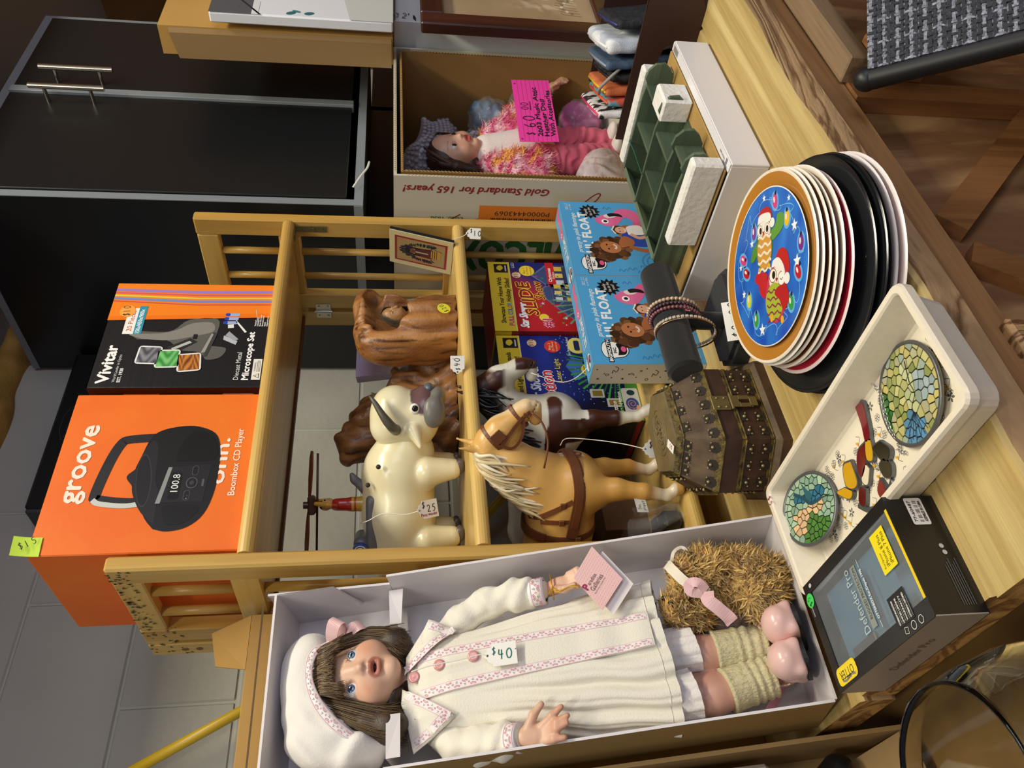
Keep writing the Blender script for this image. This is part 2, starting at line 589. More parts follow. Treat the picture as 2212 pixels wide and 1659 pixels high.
class Sculpt:
 def __init__(s,h,k=0.006):
  s.h,s.k,s.pr=h,k,[]
 def cap(s,a,b,ra,rb=None,k=None,op='+'):
  rb=ra if rb is None else rb
  a,b=np.asarray(a,float),np.asarray(b,float)
  r=max(ra,rb)
  s.pr.append((lambda P:seg_d(P,a,b,ra,rb),np.minimum(a,b)-r,np.maximum(a,b)+r,s.k if k is None else k,op))
  return s
 def chain(s,pts,rs,k=None):
  for i in range(len(pts)-1):
   s.cap(pts[i],pts[i+1],rs[i],rs[i+1],k)
  return s
 def ell(s,c,r,R=None,k=None,op='+'):
  c,r=np.asarray(c,float),np.ones(3)*r
  R=np.eye(3)if R is None else np.asarray(R)
  e=np.abs(R)@r
  def fn(P):
   q=(P-c)@R
   k0=np.linalg.norm(q/r,axis=1)
   k1=np.linalg.norm(q/(r*r),axis=1)+1e-9
   return k0*(k0-1)/k1
  s.pr.append((fn,c-e,c+e,s.k if k is None else k,op))
  return s
 def rbox(s,c,d,rad,R=None,k=None,op='+'):
  c,d=np.asarray(c,float),np.asarray(d,float)/2-rad
  R=np.eye(3)if R is None else np.asarray(R)
  e=np.abs(R)@(d+rad)
  def fn(P):
   q=np.abs((P-c)@R)-d
   return np.linalg.norm(np.maximum(q,0),axis=1)+np.minimum(q.max(1),0)-rad
  s.pr.append((fn,c-e,c+e,s.k if k is None else k,op))
  return s
 def fn(s,f,lo,hi,k=None,op='+'):
  s.pr.append((f,np.asarray(lo,float),np.asarray(hi,float),s.k if k is None else k,op))
  return s
 def surface(s,disp=None):
  h=s.h
  lo=np.min([p[1]for p in s.pr if p[4]=='+'],0)-3*h
  hi=np.max([p[2]for p in s.pr if p[4]=='+'],0)+3*h
  n=np.ceil((hi-lo)/h).astype(int)+1
  vol=np.full(n,1.0,np.float32)
  ax=[lo[i]+np.arange(n[i])*h for i in range(3)]
  for f,a,b,k,op in s.pr:
   m=max(2.5*k,3*h)+2*h
   i0=np.maximum(np.floor((a-m-lo)/h).astype(int),0)
   i1=np.minimum(np.ceil((b+m-lo)/h).astype(int)+1,n)
   if(i1<=i0).any():
    continue
   sl=tuple(slice(i0[i],i1[i])for i in range(3))
   X,Y,Z=np.meshgrid(*[ax[i][sl[i]]for i in range(3)],indexing='ij')
   d=f(np.stack([X.ravel(),Y.ravel(),Z.ravel()],1)).reshape(X.shape).astype(np.float32)
   v=vol[sl]
   k=max(k,1e-5)
   if op=='+':
    hh=np.maximum(k-np.abs(v-d),0)/k
    vol[sl]=np.minimum(v,d)-hh*hh*k*0.25
   else:
    hh=np.maximum(k-np.abs(-v-d),0)/k
    vol[sl]=-(np.minimum(-v,d)-hh*hh*k*0.25)
  if disp is not None:
   X,Y,Z=np.meshgrid(*ax,indexing='ij')
   near=np.abs(vol)<6*h
   vol[near]+=disp(np.stack([X[near],Y[near],Z[near]],1)).astype(np.float32)
  return nets(vol,lo,h)
def nets(vol,lo,h):
 ins=vol<0
 n=np.array(vol.shape)
 c=n-1
 acc=np.zeros((*c,3),np.float32)
 cnt=np.zeros(c,np.float32)
 for ax in range(3):
  o=[i for i in range(3)if i!=ax]
  a0=[slice(None)]*3
  a1=[slice(None)]*3
  a0[ax],a1[ax]=slice(0,-1),slice(1,None)
  va,vb=vol[tuple(a0)],vol[tuple(a1)]
  x=ins[tuple(a0)]!=ins[tuple(a1)]
  t=np.where(x,va/np.where(x,va-vb,1),0)
  for di in(0,1):
   for dj in(0,1):
    sl=[slice(None)]*3
    sl[o[0]]=slice(di,di+c[o[0]])
    sl[o[1]]=slice(dj,dj+c[o[1]])
    m=x[tuple(sl)]
    cnt+=m
    acc[...,ax]+=np.where(m,t[tuple(sl)],0)
    acc[...,o[0]]+=m*di
    acc[...,o[1]]+=m*dj
 act=cnt>0
 idx=np.full(c,-1,int)
 idx[act]=np.arange(act.sum())
 I=np.argwhere(act)
 V=(I+acc[act]/cnt[act][:,None])*h+lo
 F=[]
 for ax in range(3):
  o=[(ax+1)%3,(ax+2)%3]
  a0=[slice(None)]*3
  a1=[slice(None)]*3
  a0[ax],a1[ax]=slice(0,-1),slice(1,None)
  x=ins[tuple(a0)]!=ins[tuple(a1)]
  E=np.argwhere(x)
  ok=(E[:,o[0]]>0)&(E[:,o[1]]>0)&(E[:,o[0]]<c[o[0]])&(E[:,o[1]]<c[o[1]])
  E=E[ok]
  d0=np.zeros(3,int)
  d1=np.zeros(3,int)
  d0[o[0]]=1
  d1[o[1]]=1
  q=np.stack([idx[tuple((E-d0-d1).T)],idx[tuple((E-d1).T)],idx[tuple(E.T)],idx[tuple((E-d0).T)]],1)
  fl=ins[tuple(E.T)]
  q=np.where(fl[:,None],q,q[:,::-1])
  F.append(q)
 F=np.concatenate(F)
 return V,F[(F>=0).all(1)]
def smooth01(x,a,b):
 t=np.clip((x-a)/(b-a),0,1)
 return t*t*(3-2*t)
def vnoise(P,s=1.0,seed=0):
 """cheap smooth value noise from a few sine waves"""
 r=np.random.default_rng(seed)
 o=np.zeros(len(P))
 for i in range(7):
  d=r.normal(size=3)
  d/=np.linalg.norm(d)
  fq=s*(0.7+r.random()*1.8)
  o+=np.sin(P@d*fq+r.random()*6.28+1.5*np.sin(P@r.normal(size=3)*fq*0.6))/7*2
 return o
def mixc(a,b,t):
 a,b=np.asarray(lin(a)if isinstance(a,str)else a),np.asarray(lin(b)if isinstance(b,str)else b)
 t=np.clip(t,0,1)[:,None]
 return a*(1-t)+b*t
def sculpted(sc,col,name,mat,parent=None,disp=None,R=None,t=(0,0,0),world=True,**kw):
 V,F=sc.surface(disp)
 c=col(V)if callable(col)else col
 mb=MB().add(V,F,0,True,c)
 if R is not None or any(t):
  mb.move(R,t)
 return mb.build(name,mat,parent,world,**kw)
def blades(mb,V,N,ln,wd,n,cols,droop=None,seed=1,curl=0.3,taper=0.2):
 """many short pointed tufts standing off a surface, three segments each"""
 r=np.random.default_rng(seed)
 pick=r.integers(0,len(V),n)
 vs,fs,cs=[],[],[]
 b=0
 for i in pick:
  p,nn=V[i],N[i]
  d=nn+r.normal(size=3)*curl+(droop if droop is not None else 0)
  d/=np.linalg.norm(d)
  sd=np.cross(d,r.normal(size=3))
  sd/=np.linalg.norm(sd)+1e-9
  bend=r.normal(size=3)*0.35
  L=ln*(0.6+0.8*r.random())
  W=wd*(0.6+0.8*r.random())
  pts=[p-nn*0.001,p+d*L*0.4,p+(d+bend*0.5)*L*0.75,p+(d+bend)*L]
  for q,ww in zip(pts[:3],(W,W*0.9,W*0.6)):
   vs+=[q-sd*ww/2,q+sd*ww/2]
  vs.append(pts[3])
  fs+=[(b,b+1,b+3,b+2),(b+2,b+3,b+5,b+4),(b+4,b+5,b+6)]
  cs+=[cols(i,r)]*7
  b+=7
 return mb.add(np.array(vs),fs,0,True,np.array(cs))
def vnormals(V,F):
 n=np.zeros_like(V)
 a=np.cross(V[F[:,1]]-V[F[:,0]],V[F[:,2]]-V[F[:,0]])
 for j in range(F.shape[1]):
  np.add.at(n,F[:,j],a)
 return n/(np.linalg.norm(n,axis=1)[:,None]+1e-12)
def catmull(pts,n=6):
 p=np.asarray(pts,float)
 p=np.vstack([2*p[0]-p[1],p,2*p[-1]-p[-2]])
 o=[]
 for i in range(1,len(p)-2):
  for t in np.arange(n)/n:
   o.append(0.5*((2*p[i])+(-p[i-1]+p[i+1])*t+(2*p[i-1]-5*p[i]+4*p[i+1]-p[i+2])*t*t+(-p[i-1]+3*p[i]-3*p[i+1]+p[i+2])*t**3))
 o.append(p[-2])
 return np.array(o)
PRINT=paint('printed_ink',0.38)
PRINT_MATT=paint('matt_ink',0.7)
# THE ROOM
PAINTW=pm('painted_block','b3b1a6',0.62,bump=0.55,bscale=55,var=0.10,vscale=5)
MORTAR=pm('painted_mortar','b4b5ab',0.7,bump=0.3,bscale=120)
wall=MB().bx(-1.2,2.9,1.503,1.62,0,2.14).build('wall_back',MORTAR,kind='structure')
blk=None
for r in range(-4,2):
 z0=1.769+0.2022*r
 off=0.512+(0.2023 if r%2==0 else 0.0)
 for k in range(-4,3):
  x0=off+0.4045*k
  if x0>1.45:
   continue
  if blk is None:
   blk=MB().box((0.2023,0,0.1011),(0.4018,0.07,0.1995),0.0035).mesh('block',PAINTW)
  b=bpy.data.objects.new('block',blk)
  C.objects.link(b)
  b.parent=wall
  b.matrix_parent_inverse=Matrix.Identity(4)
  b.location=Vector((x0,1.535+0.0006*math.sin(k*7+r*3),z0))-wall.location
MB().bx(-1.2,2.9,-3.2,1.62,-0.1,0).build('floor',pm('brown_floor','7a5c35',0.35,bump=0.1,bscale=30,var=0.35,vscale=5,col2='4e3a20'),kind='structure')
MB().bx(-1.2,2.9,-3.2,1.62,3.3,3.4).build('ceiling',pm('ceiling_board','b5ab98',0.8),kind='structure')
MB().bx(2.75,2.9,-3.2,1.5,0,3.3).build('wall_right',pm('brown_panel','7d4f1c',0.6,var=0.3,vscale=4),kind='structure')
MB().prism([(0.74,2.285),(1.62,2.215),(1.62,2.30),(0.74,2.37)],4.1,(-1.2,0,0),np.array([[0,0,1],[1,0,0],[0,1,0]]).astype(float)).build('trim_1',pm('loft_board','8d857a',0.8,bump=0.3,bscale=20),kind='structure')  # soffit; its unseen front part is extended to shade the upper wall
fm=Sculpt(0.012,0.03)
for i in range(26):
 x=-0.2+i*0.075
 fm.ell((x,1.50+0.012*math.sin(i*2.3),2.165+0.012*math.sin(i*1.7)),(0.065,0.05+0.01*math.sin(i),0.035))
sculpted(fm,lambda V:mixc('b98f45','8f6a2c',0.5+0.5*vnoise(V,60,3)),'insulation_strip',paint('foam',0.9,bump=0.6,bscale=200),label='ragged strip of yellow foam insulation along the top of the block wall',cat='insulation')
TOPW=wood('bench_top_wood','d0b97e','b59a5e','X',26,0.62,4,0.03,0.3,spots=('93815a',6,0.70))
EDGE=wood('bench_edge_wood','b5946c','7a5838','X',9,0.65,14,0.22,0.6,contrast=(0.1,0.45))
ENDG=wood('bench_end_grain','b98d4e','7a5426','Y',26,0.6,9,0.5,0.5)
RAIL=wood('bench_rail_wood','a87d50','835c38','X',16,0.55,6,0.05,0.2)
RAILZ=wood('bench_stile_wood','8a5c33','6b4423','Z',16,0.55,6,0.05,0.2)
PLY=wood('plywood_face','a8845a','7d583a','Z',5,0.6,9,0.25,0.12)
bench=thing('workbench','heavy timber workbench with thick worn planks under all the goods','table',(1.3,0.95,0))
yb=[0.46,0.557,0.80,1.05,1.27,1.485]
for i in range(5):
 mb=MB()
 x0=0.235+(0.0,0.004,0.0,-0.01,0.005)[i]
 n=28
 y0,y1=yb[i]+0.0012,yb[i+1]-0.0012
 th=0.040
 def sec(x,jit):
  e=0.004*math.sin(x*9+i)+0.003*math.sin(x*23+2*i)if i==0 else 0
  b_=0.003
  return[(y0+e*jit,0.80-th),(y0+e,0.80-b_*1.6),(y0+e+b_,0.80),(y1-b_,0.80),(y1,0.80-b_),(y1,0.80-th)]
 xs=np.linspace(x0,2.6,n)
 V=np.concatenate([[(x,*p)for p in sec(x,0.3)]for x in xs])
 top,edge,end=[],[],[]
 for j in range(n-1):
  for k in range(6):
   q=(j*6+k,j*6+(k+1)%6,(j+1)*6+(k+1)%6,(j+1)*6+k)
   (top if k in(1,2,3)else edge).append(q[::-1])
 mb.add(V,top,0)
 mb.f+=edge
 mb.mi+=[1]*len(edge)
 mb.sm+=[False]*len(edge)
 for q in(tuple(range(6)),tuple((n-1)*6+k for k in range(6))[::-1]):
  mb.f.append(q)
  mb.mi.append(2)
  mb.sm.append(False)
 mb.build('plank',[TOPW,EDGE,ENDG],bench)
MB().bx(0.255,2.5,0.478,0.50,0.706,0.758,0.002).build('apron_rail',RAIL,bench)
MB().bx(0.26,2.5,0.497,0.503,0.02,0.72).build('plywood_panel',PLY,bench)
for x in(0.866,1.75):
 MB().bx(x,x+0.041,0.474,0.497,0.02,0.706,0.001).build('stile',RAILZ,bench)
def slat(a,b,wd,y0,y1,name,mat):
 a,b=np.array(a,float),np.array(b,float)
 d=(b-a)/np.linalg.norm(b-a)
 nn=np.array([-d[1],d[0]])*wd/2
 p=[a-nn,b-nn,b+nn,a+nn]
 return MB().prism([(q[0],q[1])for q in p],y0-y1,(0,y1,0),np.array([[1,0,0],[0,0,1],[0,1,0]]).astype(float)).build(name,mat,bench)
slat((0.625,0.690),(1.12,0.19),0.036,0.4795,0.497,'brace',RAILZ)
slat((0.578,0.690),(0.27,0.19),0.036,0.4795,0.497,'brace',RAILZ)
slat((1.5,0.715),(0.99,0.19),0.036,0.480,0.497,'brace',RAILZ)
MB().bx(0.90,1.16,0.440,0.4765,0.686,0.716,0.002).build('cleat',wood('cleat_wood','8a7257','5f4c38','X',16,0.6,6,0.05),bench)
MB().bx(0.905,0.945,0.430,0.4735,0.600,0.684,0.002).build('cleat',RAILZ,bench)
MB().bx(0.305,0.470,0.466,0.60,0.0,0.722,0.004).build('leg',wood('leg_wood','b08a60','5f4226','Z',20,0.6,12,0.7,0.4),bench)
for x,y in((2.45,0.52),(0.32,1.42),(2.45,1.42)):
 MB().bx(x-0.05,x+0.05,y-0.015,y+0.07,0.0,0.757,0.004).build('leg',MATS['leg_wood'],bench)
BLK=pm('black_laminate','14171a',0.33,bump=0.03,bscale=600,spec=0.45)
GREY=pm('grey_edging','7f868c',0.4)
STEEL=pm('brushed_steel','c8c0b0',0.22,1.0)
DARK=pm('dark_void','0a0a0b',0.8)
cab=thing('cabinet','tall black two-door cabinet with grey edges and steel bar handles','cabinet',(1.62,1.24,0.80))
MB().bx(1.300,1.318,1.0,1.49,1.345,2.115).bx(1.300,1.318,1.20,1.49,0.801,1.345).build('side_panel',BLK,cab)
MB().bx(1.982,2.0,1.0,1.49,1.345,2.115).bx(1.982,2.0,1.20,1.49,0.801,1.345).build('side_panel',BLK,cab)
MB().bx(1.318,2.55,1.20,1.215,0.803,1.345).build('base_door',BLK,cab)
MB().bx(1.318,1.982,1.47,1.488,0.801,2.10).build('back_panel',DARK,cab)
MB().bx(1.318,1.982,1.0,1.47,2.097,2.115).build('top_panel',BLK,cab)
MB().bx(1.318,1.982,1.0,1.47,1.345,1.363).build('bottom_panel',BLK,cab)
MB().bx(1.300,1.318,0.9985,1.0,1.345,2.115).bx(1.318,1.982,0.9985,1.0,1.345,1.363).bx(1.318,1.982,0.9985,1.0,2.097,2.115).bx(1.982,2.0,0.9985,1.0,1.345,2.115).bx(1.2985,1.3,1.0,1.49,1.345,1.363).bx(1.2985,1.3,1.0,1.49,2.10,2.115).build('edging',GREY,cab)
for x0,x1,hx in((1.3195,1.648,1.617),(1.669,1.981,1.694)):
 d=MB().bx(x0,x1,0.994,1.014,1.378,2.094,0.001).build('door',BLK,cab)
 if x0<1.4:
  MB().bx(1.6485,1.668,0.988,1.008,1.374,2.095,0.001).build('door_edge',GREY,cab)
 h=MB()
 h.cyl((hx,0.958,1.888),(hx,0.958,2.037),0.006,n=16)
 for z in(1.917,2.008):
  h.cyl((hx,0.958,z),(hx,0.995,z),0.004,n=12)
 h.build('handle',STEEL,d)
MB().tube(catmull([(1.34,0.985,1.365),(1.36,0.975,1.352),(1.385,0.97,1.338),(1.41,0.972,1.334)],5),0.0022,6).build('cord',pm('white_cord','d8d8d4',0.5),label='short white cord dangling at the foot of the black cabinet',cat='cord')
t=thing('paper_bag','dark green paper bag with a ragged top and orange edge on the cabinet','bag',(1.66,1.05,2.115))
q=MB()
zz=[(1.585,2.116),(1.70,2.116),(1.76,2.22),(1.735,2.25),(1.722,2.228),(1.705,2.262),(1.69,2.235),(1.668,2.262),(1.66,2.235),(1.64,2.25)]
q.prism(zz,0.05,(0,1.13,0),np.array([[1,0,0],[0,0,-1],[0,1,0]]).astype(float))
q.build('bag_body',pm('dark_green_paper','1d2723',0.7,bump=0.3),t)
MB().bx(1.578,1.590,1.078,1.132,2.116,2.24).build('orange_edge',pm('orange_paper','b0601c',0.6),t)
t=thing('wall_rack','long black plastic rack mounted on the block wall behind the boxes','rack',(0.87,1.46,1.93))
MB().bx(0.885,1.295,1.432,1.498,1.945,2.004,0.006).build('rack_body',pm('black_plastic','0e0f10',0.4),t)
MB().bx(0.878,0.885,1.436,1.498,1.948,2.0,0.001).build('rack_end',pm('grey_plastic','3a403e',0.6,bump=0.4),t)
p=Print((1.05,1.432,1.958),(1,0,0),(0,0,1))
p.line([(0,0),(0.085,0),(0.085,0.018),(0.06,0.027),(0.025,0.027),(0,0.018)],0.0012,'3c3f42',1,True)
p.text('Rubbermaid',0.005,0.006,0.010,'3c3f42',2,wd=0.075)
p.build('lettering',PRINT,t)
YEL=pm('yellow_varnish','c9a51c',0.35)
for lb,a,b in(('yellow broom handle leaning across the block wall left of the shelf',(0.345,1.44,1.79),(0.62,1.44,1.27)),('yellow stick standing behind the horses under the shelf',(0.72,1.40,1.19),(1.17,1.44,0.805))):
 mb=MB().tube([a,b],0.009,12)
 mb.build('broom_handle',YEL,label=lb,cat='pole')
 # folding wooden bookshelf
PINE=wood('pine','d6b264','b98f42','Z',7,0.32,3,0.05,0.04)
PINEX=wood('pine_along','d6b468','b9914a','X',7,0.30,3,0.05,0.04)
PINEY=wood('pine_deep','d2ac5c','b58a3e','Y',7,0.32,3,0.05,0.04)
BRN=wood('brown_back_wood','8a5c34','6a4322','X',9,0.45,4,0.05,0.05)
XL,XR,YS=0.483,1.183,0.931
TK=0.0206
ZB=[1.482,1.177,0.872]
shelf=thing('bookshelf','folding pine bookshelf with slatted ends standing on the workbench','bookshelf',(0.833,1.065,0.80))
for xa,xb in((XL,XL+TK),(XR-TK,XR)):
 xm=(xa+xb)/2
 MB().bx(xa,xb,YS,YS+0.038,0.802,1.636,0.003).build('post',PINE,shelf)
 MB().bx(xa,xb,1.113,1.151,0.802,1.636,0.002).build('post',PINE,shelf)
 MB().bx(xa,xb,1.163,1.201,0.802,1.636,0.002).build('post',PINE,shelf)
 for z0,z1 in((1.598,1.635),(1.455,1.493),(1.15,1.188),(0.845,0.883)):
  MB().bx(xa+0.001,xb-0.001,YS+0.038,1.113,z0,z1,0.002).build('end_rail',PINEY,shelf)
  MB().bx(xa+0.001,xb-0.001,1.1512,1.1628,z0,z1,0.001).build('end_rail',PINEY,shelf)
 for y in(1.011,1.072):
  for z0,z1 in((1.49,1.60),(1.185,1.458),(0.88,1.153)):
   MB().tube([(xm,y,z0),(xm,y,z1)],0.0068,12).build('slat',PINE,shelf)
for z in ZB:
 b=MB().bx(XL+TK+0.0003,XR-TK-0.0003,YS+0.012,1.165,z-0.015,z-0.0002)
 n=10
 pr=[(YS+0.02,z-0.021)]+[(YS+0.0085-0.0095*math.cos(a),z-0.0105-0.0105*math.sin(a))for a in np.linspace(math.pi/2,-math.pi/2,n)]+[(YS+0.02,z)]
 b.prism(pr[::-1],XR-XL-2*TK-0.0006,(XL+TK+0.0003,0,0),np.array([[0,0,1],[1,0,0],[0,1,0]]).astype(float),smooth=False)
 b.build('shelf_board',PINEX,shelf)
for z0,z1 in((1.567,1.611),(1.463,1.480),(1.254,1.294),(0.95,0.99)):
 MB().bx(XL+TK+0.0004,XR-TK-0.0004,1.171,1.185,z0,z1,0.001).build('back_rail',BRN,shelf)
BRASS=pm('dull_metal','8d8660',0.35,0.9)
mb=MB().bx(XR-TK-0.002,XR-TK-0.0001,0.941,0.955,1.405,1.461,0.0008).bx(XR-TK-0.03,XR-TK-0.0001,0.941,0.955,1.459,1.4608)
mb.cyl((XR-TK-0.0035,0.948,1.428),(XR-TK-0.001,0.948,1.428),0.003,n=10).cyl((XR-TK-0.0035,0.948,1.413),(XR-TK-0.001,0.948,1.413),0.003,n=10)
mb.build('angle_bracket',BRASS,shelf)
mb=MB().bx(XR-TK-0.0018,XR-TK-0.0001,1.138,1.176,1.41,1.44,0.0006).cyl((XR-TK-0.003,1.157,1.408),(XR-TK-0.003,1.157,1.442),0.0028,n=10)
for y in(1.144,1.17):
 for z in(1.416,1.434):
  mb.cyl((XR-TK-0.0032,y,z),(XR-TK-0.001,y,z),0.002,n=8)
mb.build('hinge',pm('nickel','b9b6a8',0.3,0.9),shelf)
mb=MB()
for z in(1.588,1.568):
 mb.cyl((XL-0.0005,1.182,z),(XL+0.002,1.182,z),0.005,n=14)
mb.build('screw_hole',pm('screw_dark','7a5a24',0.6),shelf)
mb=MB()
r2=np.random.default_rng(3)
for k in range(110):
 y=0.935+0.26*r2.random()
 z=1.606+0.026*r2.random()if y<1.1 else 1.58+0.05*r2.random()
 if r2.random()<0.4:
  z=1.633-0.09*r2.random()*(y-0.93)
 s_=0.0012+0.002*r2.random()
 a=r2.random()*6.28
 mb.add([(XL-0.0003,y+s_*math.cos(a+q),z+s_*1.4*math.sin(a+q))for q in(0,1.9,4.0)],[(0,1,2)])
mb.build('scuff',pm('scuff_dark','4a4a2c',0.8),shelf,kind='stuff')
# printed boxes on the shelf top
def carton(name,label,cat,x0,x1,y0,y1,z0,z1,mats,bev=0.0015,rot=0,group=None):
 t=thing(name,label,cat,((x0+x1)/2,(y0+y1)/2,z0),(0,0,rot),group)
 t['w'],t['d'],t['h']=x1-x0,y1-y0,z1-z0
 MB().box((0,0,t['h']/2),(t['w'],t['d'],t['h']),bev).build('carton',mats,t,world=False)
 return t
def face(t,side='front',**k):
 w_,d_,h_=t['w'],t['d'],t['h']
 if side=='front':
  return Print((-w_/2,-d_/2,0),(1,0,0),(0,0,1),**k)
 if side=='left':
  return Print((-w_/2,d_/2,0),(0,-1,0),(0,0,1),**k)
 if side=='top':
  return Print((-w_/2,-d_/2,h_),(1,0,0),(0,1,0),**k)
ORG=pm('orange_card','f07a1e',0.45,bump=0.08,bscale=90,col2='ea6a18',var=0.06,vscale=6)
t=carton('boombox_carton','orange carton with a black radio printed on it, left end of shelf top','box',0.5165,0.777,0.95,1.165,1.4822,1.738,ORG)
P=face(t)
W,Hh=t['w'],t['h']
P.text('groove',0.075,0.215,0.026,'fbe9d8',2,wd=0.128,bold=0.035,rot=-1)
P.text('onn.',0.102,0.033,0.019,'fbe9d8',2,wd=0.076,bold=0.04)
P.text('Boombox CD Player',0.083,0.016,0.009,'fbe9d8',2,wd=0.112,bold=0.02)
K0,K1,K2,K3='17171b','26262b','3b3b42','55565c'
P.line(catmull([(0.078,0.128),(0.075,0.150),(0.080,0.187),(0.088,0.194),(0.140,0.187),(0.171,0.178),(0.178,0.168),(0.181,0.135)],6),0.014,K1,2)
P.line(catmull([(0.073,0.132),(0.070,0.155),(0.074,0.186),(0.080,0.196)],6),0.0075,'c9ccc8',3)
P.poly(catmull([(0.034,0.112),(0.030,0.094),(0.036,0.070),(0.055,0.052),(0.090,0.043),(0.135,0.042),(0.165,0.045),(0.188,0.055),(0.200,0.080),(0.200,0.105),(0.193,0.128),(0.180,0.140),(0.150,0.147),(0.120,0.152),(0.090,0.148),(0.075,0.138),(0.050,0.125),(0.034,0.112)],4)[:-1],K0,3)
P.poly(catmull([(0.040,0.112),(0.075,0.114),(0.085,0.112),(0.110,0.122),(0.160,0.127),(0.176,0.136),(0.150,0.147),(0.132,0.148),(0.116,0.160),(0.100,0.150),(0.085,0.146),(0.060,0.132),(0.040,0.112)],4)[:-1],'232329',4)
P.ell(0.110,0.137,0.043,0.010,K2,5,8)
P.ell(0.110,0.1373,0.041,0.009,'1c1c21',6,8)
P.poly([(0.073,0.111),(0.130,0.104),(0.134,0.052),(0.074,0.056)],'202025',5)
P.poly([(0.072,0.116),(0.130,0.108),(0.130,0.103),(0.072,0.110)],'8f9093',6)
P.rect(0.078,0.088,0.122,0.102,'0c0c0f',6,0.004)
P.text('100.8',0.090,0.0905,0.0095,'eef2f2',7,wd=0.028)
P.ell(0.104,0.074,0.009,0.0075,K3,6)
P.ell(0.104,0.074,0.0078,0.0063,'1b1b1f',7)
P.ell(0.104,0.074,0.0035,0.003,K2,8)
for x,y in((0.084,0.078),(0.124,0.072)):
 P.rect(x-0.008,y-0.004,x+0.008,y+0.004,K3,6,0.0038)
 P.rect(x-0.0073,y-0.0033,x+0.0073,y+0.0033,'18181c',7,0.0032)
P.text('+  -',x-0.046,y+0.004,0.003,'c0c0c4',8)
P.rect(0.098,0.058,0.110,0.061,K3,6,0.0014)
P.poly(catmull([(0.140,0.100),(0.165,0.098),(0.190,0.085),(0.188,0.062),(0.170,0.050),(0.142,0.050),(0.140,0.100)],4)[:-1],'0f0f12',5)
P.poly(catmull([(0.040,0.098),(0.068,0.104),(0.068,0.060),(0.050,0.066),(0.040,0.080),(0.040,0.098)],4)[:-1],'0f0f12',5)
P.build('front_print',PRINT,t,world=False)
t2=thing('price_note','lime sticky note marked $15 on the orange carton corner','note',(0.527,0.949,1.722))
MB().grid(lambda u,v:(0.5155+0.027*u,0.9493-0.0006-0.006*v*v,1.722+0.032*v+0.002*u),4,6).build('note_paper',pm('lime_paper','c6e84a',0.7),t2)
P=Print((0.5155,0.9455,1.722),(1,0,0.07),(0,-0.15,1),lift=0.0004)
hand(P,'$15',0.006,0.021,0.0095,rot=-57)
P.build('handwriting',PRINT_MATT,t2)
t=carton('microscope_carton','black and orange carton picturing a microscope, on the shelf top','box',0.7905,1.013,0.9505,1.02,1.4822,1.731,pm('black_card','15161a',0.4,bump=0.35,bscale=60,stretch=(0.05,0.05,1)))
P=face(t)
W,Hh=t['w'],t['h']
P.poly([(0.147,0),(W,0),(W,Hh),(0.138,Hh)],'f58320',1)
P.poly([(0.147,0),(0.156,0),(0.147,Hh),(0.138,Hh)],'ee7618',2)
for i,(c_,w_)in enumerate((('9a80c8',.006),('d95b74',.003),('d9cf4a',.0035),('6f8fd0',.005),('c8505a',.002))):
 P.line([(0.206-0.0075*i,0),(0.204-0.0075*i,0.12),(0.2075-0.0065*i,Hh)],w_,c_,3)
P.rect(0.108,0.193,0.165,0.221,'f2efe6',4)
P.text('20 Pieces',0.114,0.209,0.0075,'c2452c',5,wd=0.045)
P.rect(0.108,0.193,0.170,0.205,'2f93b0',5)
P.text('150x/450x/900x',0.110,0.1965,0.0062,'f0f6f6',6,wd=0.052,bold=0.03)
P.ell(0.158,0.222,0.013,0.012,'f2a64a',7)
hand(P,'$10',0.148,0.217,0.010,lay=8,rot=8)
P.text('Vivitar',0.008,0.221,0.017,'f4f4f2',2,wd=0.076,bold=0.06)
P.text('World Leader in Optics',0.010,0.2115,0.0042,'d8d8d8',2,wd=0.055)
P.text('EST. 1938',0.010,0.204,0.0048,'e8e8e8',2,bold=0.05)
P.poly(catmull([(0.097,0.196),(0.112,0.215),(0.116,0.213),(0.113,0.165),(0.118,0.145),(0.140,0.125),(0.142,0.082),(0.110,0.080),(0.100,0.090),(0.085,0.088),(0.079,0.062),(0.060,0.068),(0.055,0.088),(0.070,0.10),(0.075,0.13),(0.095,0.152),(0.097,0.196)],4)[:-1],'5d5c58',2)
P.poly(catmull([(0.098,0.190),(0.108,0.21),(0.110,0.165),(0.118,0.14),(0.132,0.12),(0.134,0.09),(0.115,0.085),(0.105,0.11),(0.095,0.15),(0.098,0.19)],4)[:-1],'85837c',3)
P.poly([(0.066,0.138),(0.080,0.150),(0.100,0.118),(0.092,0.106)],'2a2a2c',4)
P.poly([(0.074,0.140),(0.078,0.143),(0.094,0.118),(0.090,0.114)],'b9b9b4',5)
P.poly([(0.060,0.094),(0.112,0.085),(0.112,0.078),(0.062,0.088)],'3f3f40',5)
P.poly([(0.068,0.098),(0.110,0.087),(0.108,0.084),(0.070,0.092)],'9a9a95',6)
P.rect(0.098,0.108,0.108,0.114,'1a1a1a',6)
